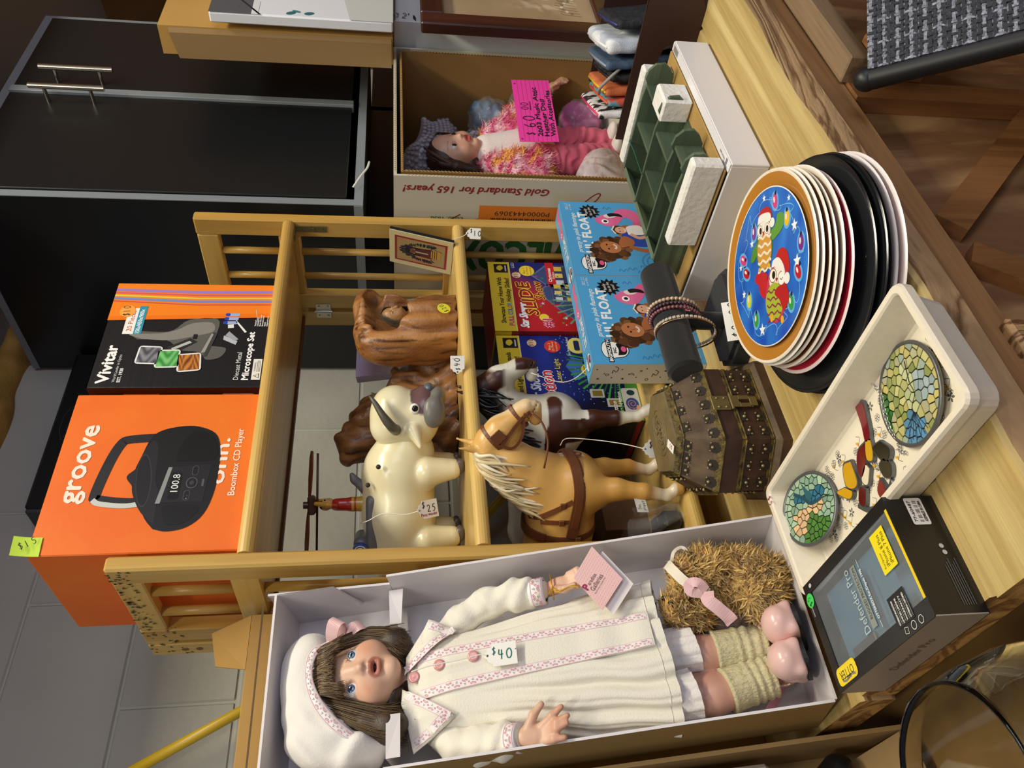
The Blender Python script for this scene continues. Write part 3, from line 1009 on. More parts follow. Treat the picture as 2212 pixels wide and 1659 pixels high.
for x,y,a,cs in((0.046,0.158,-3,('46464f','8b8b94')),(0.040,0.128,2,('2f8a3c','7fc97a')),(0.034,0.094,7,('5a2415','d58a3c'))):
 q=P.__class__(P.O+P.ex*x+P.ey*y,P.ex*math.cos(a*D2R)+P.ey*math.sin(a*D2R),P.ey*math.cos(a*D2R)-P.ex*math.sin(a*D2R))
 q.rect(-0.0015,-0.0015,0.0355,0.0335,'e8e8e8',7,0.005)
 lo,hi=lin(cs[0]),lin(cs[1])
 q.img(0.001,0.001,0.033,0.031,lambda u,v,lo=lo,hi=hi,x=x:mixc(lo,hi,0.5+0.5*np.sin(9*u+4*v*(1 if x>0.035 else 8)+3*np.sin(7*v+x*900))),16,14,8)
 P.v+=q.v
 P.f+=[tuple(i+P.n for i in f)for f in q.f]
 P.mi+=q.mi
 P.sm+=q.sm
 P.col+=q.col
 P.n+=q.n
for i in range(3):
 x,y=0.131+0.009*i,0.073-0.001*i
 P.rect(x,y-0.022,x+0.0065,y,'9fb2dc',3,0.002)
 P.rect(x,y-0.007,x+0.0065,y,'2c3fb4',4,0.002)
P.poly([(0.122,0.064),(0.130,0.065),(0.131,0.056),(0.123,0.055)],'e4e4e4',3)
P.poly([(0.097,0.068),(0.106,0.068),(0.094,0.046),(0.086,0.048)],'b8bcc4',3)
P.poly([(0.106,0.066),(0.115,0.061),(0.098,0.045),(0.094,0.05)],'a0a4ae',4)
P.poly([(0.137,0.054),(0.140,0.053),(0.114,0.034),(0.112,0.037)],'eeeeee',3)
P.line([(0.164,0.025),(0.13,0.018)],0.001,'cccccc',3)
P.text('Diecast Metal',0.014,0.036,0.0075,'e8e8e8',2,wd=0.056)
P.text('Microscope Set',0.014,0.0215,0.010,'f8f8f8',2,wd=0.100,bold=0.05)
P.rect(0.014,0.004,0.056,0.017,'e8e6de',2)
P.poly([(0.017,0.006),(0.027,0.006),(0.022,0.015)],'222222',3)
P.poly([(0.0185,0.007),(0.0255,0.007),(0.022,0.0135)],'e8e6de',4)
P.text('!',0.0212,0.0075,0.0045,'111111',5)
P.text('WARNING:',0.031,0.0122,0.0026,'222222',3)
for k in range(3):
 P.rect(0.030,0.0058+0.002*k,0.053,0.0066+0.002*k,'77746c',3)
for k,s_ in enumerate(('*Includes*:','Collecting Vials','Plastic Slide Covers','Illumination Lamp','Spatula','Scalpel and more')):
 P.text(s_,0.127,0.0215-0.0036*k,0.0023,'eeeeee',2,bold=0.04)
P.build('front_print',PRINT,t,world=False)
P=face(t,'left')
P.rect(0.0,0,0.069,Hh,'4a1d0a',1)
P.rect(0.012,0.205,0.055,0.238,'111114',2)
P.rect(0.012,0.15,0.055,0.20,'e07a28',2)
P.text('Vivitar',0.016,0.215,0.010,'eeeeee',3,wd=0.035)
P.rect(0.012,0.012,0.055,0.06,'e6c4ae',2,0.004)
P.build('side_print',PRINT,t,world=False)
P=face(t,'top')
P.rect(0,0,W,0.069,'2a2a2c',1)
P.rect(0.14,0,W,0.069,'f08030',2)
P.build('top_print',PRINT,t,world=False)
# DOLLS
SKIN=paint('vinyl_skin',0.42,sub=0.08)
CLOTH=pm('cream_cloth','e9e4d6',0.8,bump=0.25,bscale=500,sheen=0.15)
def head_prims(sc,c,k=1.0,open_mouth=True):
 c=np.array(c,float)
 def p(x,y,z):
  return c+np.array([x,y,z])*k
 sc.ell(p(0,.008,.014),np.array([.045,.047,.047])*k)
 sc.ell(p(0,-.003,-.010),np.array([.0415,.041,.043])*k)
 for sx in(-1,1):
  sc.ell(p(.021*sx,-.024,-.019),np.array([.0175,.016,.0165])*k,k=.012*k)
  sc.ell(p(.041*sx,.004,-.006),np.array([.005,.008,.011])*k,k=.004*k)
 sc.ell(p(0,-.028,-.044),np.array([.013,.012,.010])*k,k=.010*k)
 sc.cap(p(0,-.038,.008),p(0,-.043,-.008),.0038*k,.0045*k,k=.006*k)
 sc.ell(p(0,-.0455,-.0105),np.array([.0052,.0050,.0045])*k,k=.004*k)
 for sx in(-1,1):
  sc.ell(p(.0055*sx,-.042,-.0125),np.array([.0036,.0042,.0033])*k,k=.003*k)
  sc.ell(p(.0195*sx,-.042,.001),np.array([.0086,.0105,.0054])*k,k=.0022*k,op='-')
  sc.ell(p(.0034*sx,-.0465,-.0150),np.array([.0013,.002,.0012])*k,k=.001*k,op='-')
  sc.cap(p(.0035*sx,-.0425,-.0208),p(.0112*sx,-.0375,-.0262),.0032*k,.0014*k,k=.003*k)
 sc.cap(p(-.0062,-.0402,-.0312),p(.0062,-.0402,-.0312),.0034*k,k=.003*k)
 if open_mouth:
  sc.ell(p(0,-.044,-.0264),np.array([.0075,.007,.0024])*k,k=.0012*k,op='-')
def face_colour(V,c,k,base,lip,blush,brow=None,browz=.014):
 q=(V-np.array(c))/k
 col=mixc(base,blush,0.55*np.exp(-((np.abs(q[:,0])-.024)**2/.011**2+(q[:,2]+.016)**2/.012**2))*(q[:,1]<-.01))
 L=(np.abs(q[:,0])<.0128)&(q[:,1]<-.0365)&(q[:,2]<-.0188)&(q[:,2]>-.0355)
 e=np.sqrt((q[:,0]/.0126)**2+((q[:,2]+.0266)/.0088)**2)
 t=np.clip((1.08-e)/.16,0,1)*L
 col=col*(1-t[:,None])+np.array(lin(lip))*t[:,None]
 m=(np.abs(q[:,0])<.0068)&(np.abs(q[:,2]+.0265)<.0022)&(q[:,1]>-.0395)&(q[:,1]<-.030)
 col[m]=lin('2a0c0a')
 if brow:
  b=np.exp(-((q[:,2]-browz-.003*np.cos((np.abs(q[:,0])-.02)*120))/.0012)**2)*(np.abs(np.abs(q[:,0])-.0195)<.009)*(q[:,1]<-.02)*0.55
  col=col*(1-b[:,None])+np.array(lin(brow))*b[:,None]
 return col
def eyes(c,k,iris,par,body,look=(0,0)):
 c=np.array(c,float)
 for sx in(-1,1):
  e=c+np.array([.0195*sx,-.0295,.001])*k
  V,F=Sculpt(0.0006*k,0.001).ell(e,.0097*k).surface()
  d=(V-e)
  d/=np.linalg.norm(d,axis=1)[:,None]
  a=np.array([look[0],-1,look[1]],float)
  a/=np.linalg.norm(a)
  ang=np.arccos(np.clip(d@a,-1,1))
  col=np.tile(np.array(lin('ece8e4')),(len(V),1))
  ir=ang<.50
  col[ir]=mixc(iris[0],iris[1],(ang[ir]/.50)**3)
  col[(ang>.45)&(ang<.50)]=lin(iris[1])
  col[ang<.22]=lin('07070a')
  g=np.array([.22,-1,.20])
  g/=np.linalg.norm(g)
  col[np.arccos(np.clip(d@g,-1,1))<.07]=lin('ffffff')
  MB().add(V,F,0,True,col).build('eye',paint('eye_glaze',0.06,coat=1.0),body,world=False)
  mb=MB()
  for t_ in np.linspace(-1,1,13):
   o=c+np.array([.0195*sx+.0078*t_,-.0405+.004*abs(t_),.001+.0052*math.sqrt(max(0,1-t_*t_*.9))])*k
   mb.tube([o,o+np.array([.0015*t_,-.0032,.0022])*k,o+np.array([.003*t_,-.0045,.0050])*k],[.00032*k,.0002*k,.00008*k],3)
  mb.build('eyelashes',pm('lash_brown','3a2415',0.8),body,world=False)
def strands(mb,paths,r,cols,seed=0,flat=0.45):
 for i,pth in enumerate(paths):
  n=len(pth)
  w_=r*np.interp(np.linspace(0,1,n),[0,.15,.75,1],[.7,1,.9,.25])
  mb.tube(pth,w_,4,True,0,cols[i%len(cols)],True,flat)
HAIRM=paint('doll_hair',0.38,bump=0.25,bscale=900)
bl=np.array([.2433,.815,.8203])
lean=(-11.95,-1.5,0)
WHI=pm('white_lined_card','ded9dc',0.5,bump=0.03,bscale=60)
KR=pm('kraft_outer','9c7d45',0.7,bump=0.06,bscale=90,var=0.10,vscale=6)
dbox=thing('doll_box','tall open white-lined carton holding the big doll, leaning back','box',tuple(bl),lean)
DP=.096
BLc,BRc,TRc,TLc=np.array([0.,0.]),np.array([.221,-.007]),np.array([.223,.628]),np.array([.010,.634])
def wallp(p,q,y0,y1,inner,name,th=.003,y1b=None,y0b=None):
 """a wall of the tray from p to q (a, s) between depths; white inside, kraft outside"""
 p,q=np.array(p),np.array(q)
 d=(q-p)/np.linalg.norm(q-p)
 o=np.array([d[1],-d[0]])*inner*th
 y0b=y0 if y0b is None else y0b
 y1b=y1 if y1b is None else y1b
 v=[(p[0],y0,p[1]),(q[0],y0b,q[1]),(q[0],y1b,q[1]),(p[0],y1,p[1])]
 v2=[(p[0]+o[0],y0,p[1]+o[1]),(q[0]+o[0],y0b,q[1]+o[1]),(q[0]+o[0],y1b,q[1]+o[1]),(p[0]+o[0],y1,p[1]+o[1])]
 mb=MB().add(v+v2,[(0,1,2,3)],0)
 mb.f+=[(4,7,6,5)]
 mb.mi+=[1]
 mb.sm+=[False]
 for f in((0,4,5,1),(2,6,7,3),(1,5,6,2),(0,3,7,4)):
  mb.f.append(f)
  mb.mi.append(0)
  mb.sm.append(False)
 return mb.build(name,[WHI,KR],dbox,world=False)
wallp(BLc,BRc,0,DP,1,'bottom_wall')
wallp(BRc,(.222,.478),0,DP,1,'side_wall',y0b=.0)
wallp((.222,.4785),TRc,.022,DP,1,'side_wall',y0b=.004)
wallp((0,0),(.003,.486),0,DP,-1,'side_wall')
wallp((.003,.4865),TLc,.004,DP,-1,'side_wall')
wallp(TLc-[0,.012],TRc-[0,.012],.003,DP,-1,'top_wall')
MB().add([(-.002,DP,-.004),(.223,DP,-.011),(.225,DP,.632),(.008,DP,.638),(-.002,DP+.003,-.004),(.223,DP+.003,-.011),(.225,DP+.003,.632),(.008,DP+.003,.638)],[(0,1,2,3),(7,6,5,4),(0,4,5,1),(1,5,6,2),(2,6,7,3),(3,7,4,0)]).build('back_panel',WHI,dbox,world=False)
mb=MB().add([(.008,.000,.637),(.224,.000,.632),(.2245,.052,.650),(.010,.052,.655)],[(0,1,2,3)])
mb.build('top_flap',WHI,dbox,world=False)
MB().add([(.2235,.004,.615),(.2215,.002,.545),(.202,.030,.520),(.2215,.060,.52),(.2235,.06,.615)],[(0,1,2,3,4)]).build('corner_flap',WHI,dbox,world=False)
MB().bx(-.004,.010,-.002,.000,.560,.600).build('kraft_flap',KR,dbox,world=False)
MB().add([(.012,.004,.484),(.060,.010,.484),(.060,.085,.484),(.012,.085,.484),(.012,.004,.468),(.060,.012,.468)],[(0,1,2,3),(0,4,5,1)]).build('divider',WHI,dbox,world=False)
MB().add([(.2195,.034,.482),(.175,.034,.482),(.175,.085,.482),(.2195,.085,.482),(.2195,.034,.464),(.175,.036,.468)],[(0,1,2,3),(0,4,5,1)]).build('divider',WHI,dbox,world=False)
MB().bx(.1125,.1145,.058,.060,.560,.600).build('slot',DARK,dbox,world=False)
doll=thing('doll','large porcelain-faced doll in a cream pleated dress and beret, in its box','doll',tuple(bl),lean)
hc=(.1135,.045,.521)
sb=Sculpt(0.0017,0.008)
head_prims(sb,hc,1.0)
sb.cap((.108,.056,.478),(.104,.056,.445),.0155,.017)
sb.cap((.100,.060,.425),(.098,.060,.25),.026,.030,k=.02)
sb.cap((.098,.060,.25),(.075,.058,.17),.030,.028,k=.02)
sb.chain([(.150,.055,.425),(.182,.050,.365),(.185,.036,.300),(.186,.028,.275)],[.014,.012,.0095,.0085])
sb.chain([(.045,.055,.430),(.020,.045,.390),(.014,.022,.350),(.013,.010,.335)],[.014,.012,.0095,.009])
sb.ell((.186,.022,.263),(.0105,.008,.016))
for k,(dx,l_)in enumerate(((-.007,.022),(-.0015,.025),(.004,.024),(.0095,.020))):
 sb.chain([(.186+dx,.018,.254),(.185+dx*1.15,.010,.254-l_*.55),(.183+dx*1.1,.012,.254-l_)],[.0046,.0042,.0034],k=.003)
sb.chain([(.178,.016,.272),(.172,.006,.262),(.174,.002,.250)],[.0052,.0045,.0036],k=.003)
sb.ell((.0125,.006,.321),(.0125,.0075,.0155))
sb.chain([(.021,.004,.327),(.032,.000,.320),(.041,-.003,.3095)],[.0056,.0048,.0036],k=.003)
for a,b,c_ in(((.020,.002,.312),(.027,-.004,.300),(.0335,-.008,.2885)),((.0145,.002,.309),(.019,-.006,.296),(.0228,-.011,.2835)),((.009,.002,.309),(.0125,-.006,.297),(.0155,-.010,.2855)),((.0035,.003,.311),(.0035,-.003,.301),(.0025,-.006,.290))):
 sb.chain([a,b,c_],[.0046,.0042,.0032],k=.003)
sb.chain([(.088,.055,.18),(.0845,.050,.115),(.084,.051,.060),(.084,.053,.030)],[.024,.0215,.0195,.013])
sb.chain([(.042,.053,.18),(.037,.047,.115),(.043,.048,.062),(.049,.051,.034)],[.024,.0215,.0195,.013])
for x in(.085,.050):
 sb.cap((x,.055,.024),(x,.012,.020),.013,.012)
def doll_col(V):
 c=face_colour(V,hc,1.0,'dfb59b','b0705c','d48a62',None)
 leg=V[:,2]<.2
 c[leg]=mixc('c99a87','bf8c7c',0.5+0.5*vnoise(V[leg],60,1))
 tip=(V[:,2]>.27)&(V[:,2]<.34)
 c[tip]=mixc('d9ae93','c98a72',np.clip((.315-V[tip,2])/.04,0,.6))
 return c
body=sculpted(sb,doll_col,'body',SKIN,doll,world=False)
eyes(hc,1.0,('5a7da8','1e2f4c'),doll,body,look=(.03,.12))
hs=Sculpt(0.0022,0.006)
hs.ell((.1135,.056,.533),(.049,.046,.047))
hs.chain([(.152,.040,.540),(.158,.036,.505),(.152,.034,.475),(.141,.036,.462)],[.014,.016,.0155,.010],k=.008)
hs.chain([(.076,.038,.542),(.060,.032,.510),(.054,.030,.485),(.052,.032,.474)],[.014,.021,.0195,.012],k=.008)
hs.ell((.113,.050,.482),(.048,.030,.020))
hs.ell((.114,.010,.497),(.026,.040,.050),k=.004,op='-')
sculpted(hs,lambda V:mixc('4a3826','2f2317',.5+.5*vnoise(V,300,2)),'hair',HAIRM,doll,world=False)
rh=np.random.default_rng(2)
HC=[lin(x)for x in('705a3e','584530','82694a','46362388'[:6],'634e36')]
paths=[]
for k in range(520):
 u,v=rh.random(),rh.random()
 a=(.142+.014*u,.012+.030*v-.006*u,.556-.012*u)
 b=(.150+.018*u,.016+.034*v,.515)
 c_=(.138+.030*u,.018+.034*v,.485)
 d_=(.124+.036*u+.004*rh.normal(),.020+.036*v,.459+.008*rh.random()-.004*(u-.5))
 paths.append(catmull([a,b,c_,d_],4))
for k in range(760):
 u,v=rh.random(),rh.random()
 a=(.096-.034*u,.008+.032*v,.563-.026*u)
 b=(.084-.036*u,.008+.034*v,.525-.010*u)
 c_=(.074-.036*u,.010+.036*v,.494)
 d_=(.068-.034*u+.003*rh.normal(),.014+.036*v,.466+.006*rh.random())
 paths.append(catmull([a,b,c_,d_],4))
for k in range(420):
 u=rh.random()
 x=.090+.055*u
 a=(x,.004+.006*rh.random(),.568-.006*abs(u-.5))
 b=(x+.002*rh.normal(),-.003+.003*rh.random(),.554)
 c_=(x+(.006 if u>.55 else-.006 if u<.35 else 0)+.003*rh.normal(),-.003+.003*rh.random(),.538+.006*rh.random()-(.010 if(u>.85 or u<.2)else 0))
 paths.append(catmull([a,b,c_],4))
mb=MB()
strands(mb,paths,.00105,HC)
mb.build('hair_strands',HAIRM,doll,world=False,kind='stuff')
HATM=pm('beret_cloth','e6e2dc',0.75,bump=0.2,bscale=500,sheen=0.2)
ht=Sculpt(0.0025,0.014)
ht.ell((.106,.052,.580),(.074,.040,.037),rotm(0,-14,0))
ht.ell((.060,.046,.556),(.048,.040,.056),rotm(0,22,0))
ht.ell((.040,.044,.520),(.028,.036,.032))
ht.ell((.152,.050,.580),(.030,.034,.027))
ht.ell((.118,.018,.512),(.041,.05,.048),rotm(0,10,0),k=.008,op='-')
ht.ell((.078,.012,.497),(.036,.045,.048),rotm(0,35,0),k=.008,op='-')
sculpted(ht,lambda V:np.tile(lin('e6e2dc'),(len(V),1)),'beret',HATM,doll,disp=lambda P:.0022*np.sin(P[:,0]*160+3*np.sin(P[:,2]*60))*smooth01(P[:,0],.12,.03)+.0012*vnoise(P,55,5),world=False)
bi=catmull([(.1505,.007,.545),(.138,.001,.562),(.113,-.004,.5655),(.086,-.003,.5555),(.061,.001,.537),(.039,.010,.513)],8)
bo=catmull([(.1560,.010,.552),(.144,.004,.572),(.113,.000,.5755),(.080,.000,.5655),(.051,.004,.5435),(.034,.012,.5165)],8)
n=len(bi)
mb=MB()
mb.add(np.r_[bi,bo,bi+[0,.0015,0],bo+[0,.0015,0]],[(i,i+1,n+i+1,n+i)for i in range(n-1)]+[(2*n+i,3*n+i,3*n+i+1,2*n+i+1)for i in range(n-1)]+[(n+i,n+i+1,3*n+i+1,3*n+i)for i in range(n-1)]+[(i,2*n+i,2*n+i+1,i+1)for i in range(n-1)],0,True)
mb.build('hat_band',pm('white_satin','efe9ea',0.5),doll,world=False)
class Wrap(Print):
 """print that follows a given surface: mapping (x, y) -> point"""
 def __init__(s,fn,step=.00012):
  MB.__init__(s)
  s.fn,s.step,s.clip=fn,step,None
 def put(s,p,f,col,lay):
  v=np.array([s.fn(a,b,lay*s.step)for a,b in np.asarray(p,float)])
  s.add(v,f,0,False,lin(col)if not isinstance(col,np.ndarray)else col)
  return s
def flowers(P,x0,x1,w_,pitch=.0095,pink='d56c86',leaf='7e8f82',base=None,edge='e3b9c6',up=True):
 """little woven flower trim running along x from x0 to x1, w_ wide"""
 L=x1-x0
 m=max(6,int(abs(L)/.003))
 xs=np.linspace(x0,x1,m)
 if base:
  P.line([(x,0)for x in xs],w_,base,0)
 for s_ in(-1,1):
  P.line([(x,s_*w_*.47)for x in xs],w_*.06,edge,1)
 k=0
 x=x0+pitch*.5
 while x<x1-pitch*.3:
  for j,dy in enumerate((0.25,0,-0.25)):
   r_=w_*.10
   cx,cy=x+(j-1)*pitch*.26,dy*w_*(1 if k%2 else-1)
   P.line([(cx-r_,cy),(cx,cy-r_),(cx+r_,cy),(cx,cy+r_)],w_*.055,pink,2,True)
  for dy in(-.3,.3):
   P.line([(x+pitch*.36,dy*w_*.4),(x+pitch*.64,dy*w_*.4)],w_*.05,leaf,2)
   P.line([(x+pitch*.42,dy*w_),(x+pitch*.58,dy*w_*.7)],w_*.05,pink,2)
  x+=pitch
  k+=1
bm_=(bi+bo)/2
seg=np.r_[0,np.cumsum(np.linalg.norm(np.diff(bm_,axis=0),axis=1))]
def bandmap(x,y,l):
 t_=np.interp(x,seg,np.arange(n))
 i=min(int(t_),n-2)
 f_=t_-i
 a=bi[i]*(1-f_)+bi[i+1]*f_
 b=bo[i]*(1-f_)+bo[i+1]*f_
 return(a+b)/2+(b-a)*y/.010+np.array([0,-.0004-l,0])
P=Wrap(bandmap)
flowers(P,0.004,seg[-1]-.004,.0085)
P.build('band_trim',PRINT_MATT,doll,world=False)
PK=pm('pink_satin','ecc2c4',0.4,sheen=0.3)
mb=MB()
def sideband(mb,pts,wd,e,th=.0008,n=6):
 p=catmull(pts,n)
 t_=np.gradient(p,axis=0)
 return mb.ribbon(p,wd,np.cross(np.tile(np.asarray(e,float),(len(p),1)),t_),th)
sideband(mb,[(.156,.030,.552),(.163,.010,.548),(.170,-.004,.541),(.176,.002,.536),(.172,.018,.540),(.162,.030,.546)],.017,(.55,0,.83))
sideband(mb,[(.160,.032,.538),(.166,.016,.528),(.170,.012,.518),(.174,.022,.512),(.172,.036,.516)],.015,(.75,0,.65))
mb.build('bow',PK,doll,world=False)
Sz=np.array([.158,.20,.26,.32,.38,.41,.43,.448,.462])
Sl=np.array([.000,.004,.012,.022,.034,.036,.030,.045,.082])
Sr=np.array([.181,.176,.170,.162,.154,.152,.162,.150,.126])
Sd=np.array([.047,.045,.043,.042,.040,.038,.032,.026,.020])
def dress_sec(z):
 return np.interp(z,Sz,Sl),np.interp(z,Sz,Sr),np.interp(z,Sz,Sd)
def dress_pt(th,z):
 l,r,d=dress_sec(z)
 cx,w2=(l+r)/2,(r-l)/2
 x=cx+w2*math.cos(th)
 fr=max(0.0,math.sin(th))
 amp=.0066*float(smooth01(np.array(.41-z),0,.20))
 ctr=math.exp(-((x-.100)/.024)**2)*fr
 ph=th*15+.5*math.sin(z*25)
 tri=2/math.pi*math.asin(math.sin(ph))+.35*math.sin(2*ph+1)
 dd=d*(1+(0.10 if z<.4 else 0)*0)+amp*tri*(1-.85*ctr)
 y=.052-dd*math.copysign(abs(math.sin(th))**0.72,math.sin(th))
 x+=amp*.8*tri*math.cos(th)+.0016*math.sin(z*60+th*3)*amp/.0052
 return np.array([x,y,z+(.006*math.sin(th*2)-.006*math.cos(th))*float(smooth01(np.array(.24-z),0,.08))])
mb=MB().grid(lambda u,v:dress_pt(u*2*math.pi,.158+(.462-.158)*v),300,40,wrap=True)
mb.build('dress',CLOTH,doll,world=False)
mb=MB().tube([dress_pt(t_,.170)+np.array([0,-.0003,0])for t_ in np.linspace(.1,3.04,120)],.00045,4)
mb.build('hem_stitch',pm('cream_thread','d8d2c0',0.8),doll,world=False)
def dfront(a,z):
 """front surface of the dress near the middle, at (a, z)"""
 l,r,d=dress_sec(z)
 cx,w2=(l+r)/2,(r-l)/2
 c=np.clip((a-cx)/w2,-.98,.98)
 return .052-d*(1-c*c)**.36
def plac(a,z,l):
 return np.array([a,dfront(a,z)-.0030-l-.0012*math.sin((z-.17)*120)*float(smooth01(np.array(.30-z),0,.1)),z])
PAN=Wrap(plac)
panel=MB()
def panx(z):
 return .0755+.010*(z-.17)/.28*-.2,.1275+.002*(z-.17)/.28
def panel_pt(u,v,o=0):
 z=.172+(.448-.172)*v
 a,b=(.078-.004*v)+0.010*(1-v),(.1285+.000*v)-.0015*(1-v)*0
 x=a+(b-a)*u
 return plac(x,z,o)
panel.grid(lambda u,v:panel_pt(u,v),18,60)
panel.grid(lambda u,v:panel_pt(0,v)+np.array([0,.003*u,0]),2,60)
panel.grid(lambda u,v:panel_pt(1,v)+np.array([0,.003*u,0]),2,60)
panel.build('front_panel',CLOTH,doll,world=False)
for u0 in(.10,.88):
 P=Wrap(lambda x,y,l,u0=u0:panel_pt(u0+y/.050,x/.276,.0003+l))
 flowers(P,0.002,.274,.0098,base='efe6e6')
 P.build('flower_trim',PRINT_MATT,doll,world=False)
for nm,pts,tr in(('collar',[(.106,.464),(.124,.449),(.152,.396),(.169,.432),(.158,.440),(.128,.462)],[((.108,.460),(.150,.399)),((.152,.400),(.166,.430))]),('collar',[(.091,.468),(.050,.406),(.019,.458),(.040,.462),(.060,.465),(.074,.470)],[((.088,.462),(.053,.411)),((.050,.412),(.024,.455))])):
 pts=np.array(pts)
 ar=.5*np.sum(pts[:,0]*np.roll(pts[:,1],-1)-np.roll(pts[:,0],-1)*pts[:,1])
 if ar<0:
  pts=pts[::-1]
 c=pts.mean(0)
 def cy(a,z):
  return min(dfront(min(max(a,.040),.150),z)-.006,.030+0*a)-.002
 k=len(pts)
 dense=np.concatenate([[pts[i]+(pts[(i+1)%k]-pts[i])*t_ for t_ in np.arange(5)/5]for i in range(k)])
 rings=[c+(dense-c)*s_ for s_ in(1,.75,.5,.25,.02)]
 m=len(dense)
 V=np.concatenate([[(a,cy(a,z),z)for a,z in R_]for R_ in rings])
 V2=V+np.array([0,.0018,0])
 F=[(i*m+j,i*m+(j+1)%m,(i+1)*m+(j+1)%m,(i+1)*m+j)for i in range(4)for j in range(m)]
 F2=[tuple(q+len(V)for q in f[::-1])for f in F]
 F3=[(j,len(V)+j,len(V)+(j+1)%m,(j+1)%m)for j in range(m)]
 MB().add(np.r_[V,V2],F+F2+F3,0,True).build(nm,CLOTH,doll,world=False)
 for p0,p1 in tr:
  p0,p1=np.array(p0),np.array(p1)
  d_=(p1-p0)/np.linalg.norm(p1-p0)
  nn_=np.array([-d_[1],d_[0]])
  s_=1 if(c-p0)@nn_>0 else-1
  def cm(x,y,l,p0=p0,d_=d_,nn_=nn_,s_=s_):
   q=p0+d_*x+nn_*(y+s_*.0045)
   return np.array([q[0],cy(*q)-.0006-l,q[1]])
  P=Wrap(cm)
  flowers(P,0,np.linalg.norm(p1-p0),.0095,base='f0e7e8')
  P.build('flower_trim',PRINT_MATT,doll,world=False)
mb=MB()
for a,z in((.1015,.4525),(.1075,.421),(.1095,.380)):
 y=dfront(a,z)-.0035
 mb=MB().lathe([(0,0),(.0060,0),(.0068,.0015),(.0062,.003),(.0045,.0034),(0,.0028)],24,(a,y,z),frame((0,-1,0)))
 mb.build('button',pm('pink_button','dd9a97',0.15,coat=0.8),doll,world=False)
sl=Sculpt(0.0022,0.010)
sl.chain([(.150,.052,.428),(.172,.048,.395),(.186,.042,.360),(.187,.034,.318),(.183,.028,.295)],[.017,.017,.0175,.0185,.0145])
sculpted(sl,lambda V:np.tile(lin('e9e4d6'),(len(V),1)),'sleeve',CLOTH,doll,disp=lambda P:.0016*np.sin(P[:,2]*240+P[:,0]*160)*smooth01(P[:,2],.37,.31)+.0012*vnoise(P,120,8),world=False)
sl=Sculpt(0.0022,0.010)
sl.chain([(.048,.050,.435),(.026,.044,.412),(.019,.036,.385),(.017,.024,.358),(.0145,.014,.343)],[.018,.0185,.0195,.0185,.0145])
sculpted(sl,lambda V:np.tile(lin('e9e4d6'),(len(V),1)),'sleeve',CLOTH,doll,disp=lambda P:.0016*np.sin(P[:,2]*260+P[:,0]*200)*smooth01(P[:,2],.39,.35)+.0012*vnoise(P,120,9),world=False)
for a,b,r_ in(((.1845,.030,.303),(.1835,.027,.286),.0165),((.016,.0165,.3495),(.0135,.010,.337),.0155)):
 a,b=np.array(a),np.array(b)
 Fm=frame(b-a,(1,0,0))
 L=np.linalg.norm(b-a)
 MB().lathe([(r_*.9,-.002),(r_*1.04,0),(r_,L*.5),(r_*1.03,L),(r_*.8,L)],32,a,Fm).build('cuff',pm('white_satin','efe9ea',0.5),doll,world=False)
 P=Wrap(lambda x,y,l:a+Fm@np.array([(r_*1.055+l)*math.cos(x/r_),(r_*1.055+l)*math.sin(x/r_),L/2+y]))
 flowers(P,0,2*math.pi*r_,L*.8)
 P.build('cuff_trim',PRINT_MATT,doll,world=False)
BLM=pm('bloomer_cloth','e4dedb',0.85,bump=0.35,bscale=420)
mb=MB()
for(a,b)in(((.092,.050,.185),(.0910,.047,.1235)),((.040,.049,.19),(.0395,.043,.1365))):
 a,b=np.array(a),np.array(b)
 def bl_f(u,v):
  th=u*2*math.pi
  p=a+(b-a)*v
  r_=.026+.0022*v+.0011*math.sin(13*th+2*v)*v+.0007*math.sin(29*th)
  return p+np.array([r_*math.cos(th),-r_*math.sin(th),.004*math.cos(th+.4)*v])
 mb.grid(bl_f,72,12,wrap=True)
mb.build('bloomers',BLM,doll,world=False)
SOCK=pm('knit_sock','d3c9a0',0.9,bump=1.0,bscale=420,var=0.22,vscale=260,stretch=(1,1,0.5))
for a,b,c_ in(((.0835,.049,.101),(.084,.049,.070),(.083,.048,.040)),((.038,.046,.100),(.044,.047,.070),(.047,.046,.045))):
 pth=catmull([a,b,c_],12)
 mm=len(pth)
 rr_=np.array([.0248+(.0010 if i<2 else 0)-.0010*(i/mm)+.0014*math.sin(i*1.35)*(i>8)for i in range(mm)])
 MB().tube(pth,rr_,40).build('sock',SOCK,doll,world=False)
SH=pm('pink_shoe','e6bdb6',0.3,coat=0.2)
SOLE=pm('black_sole','16171a',0.6)
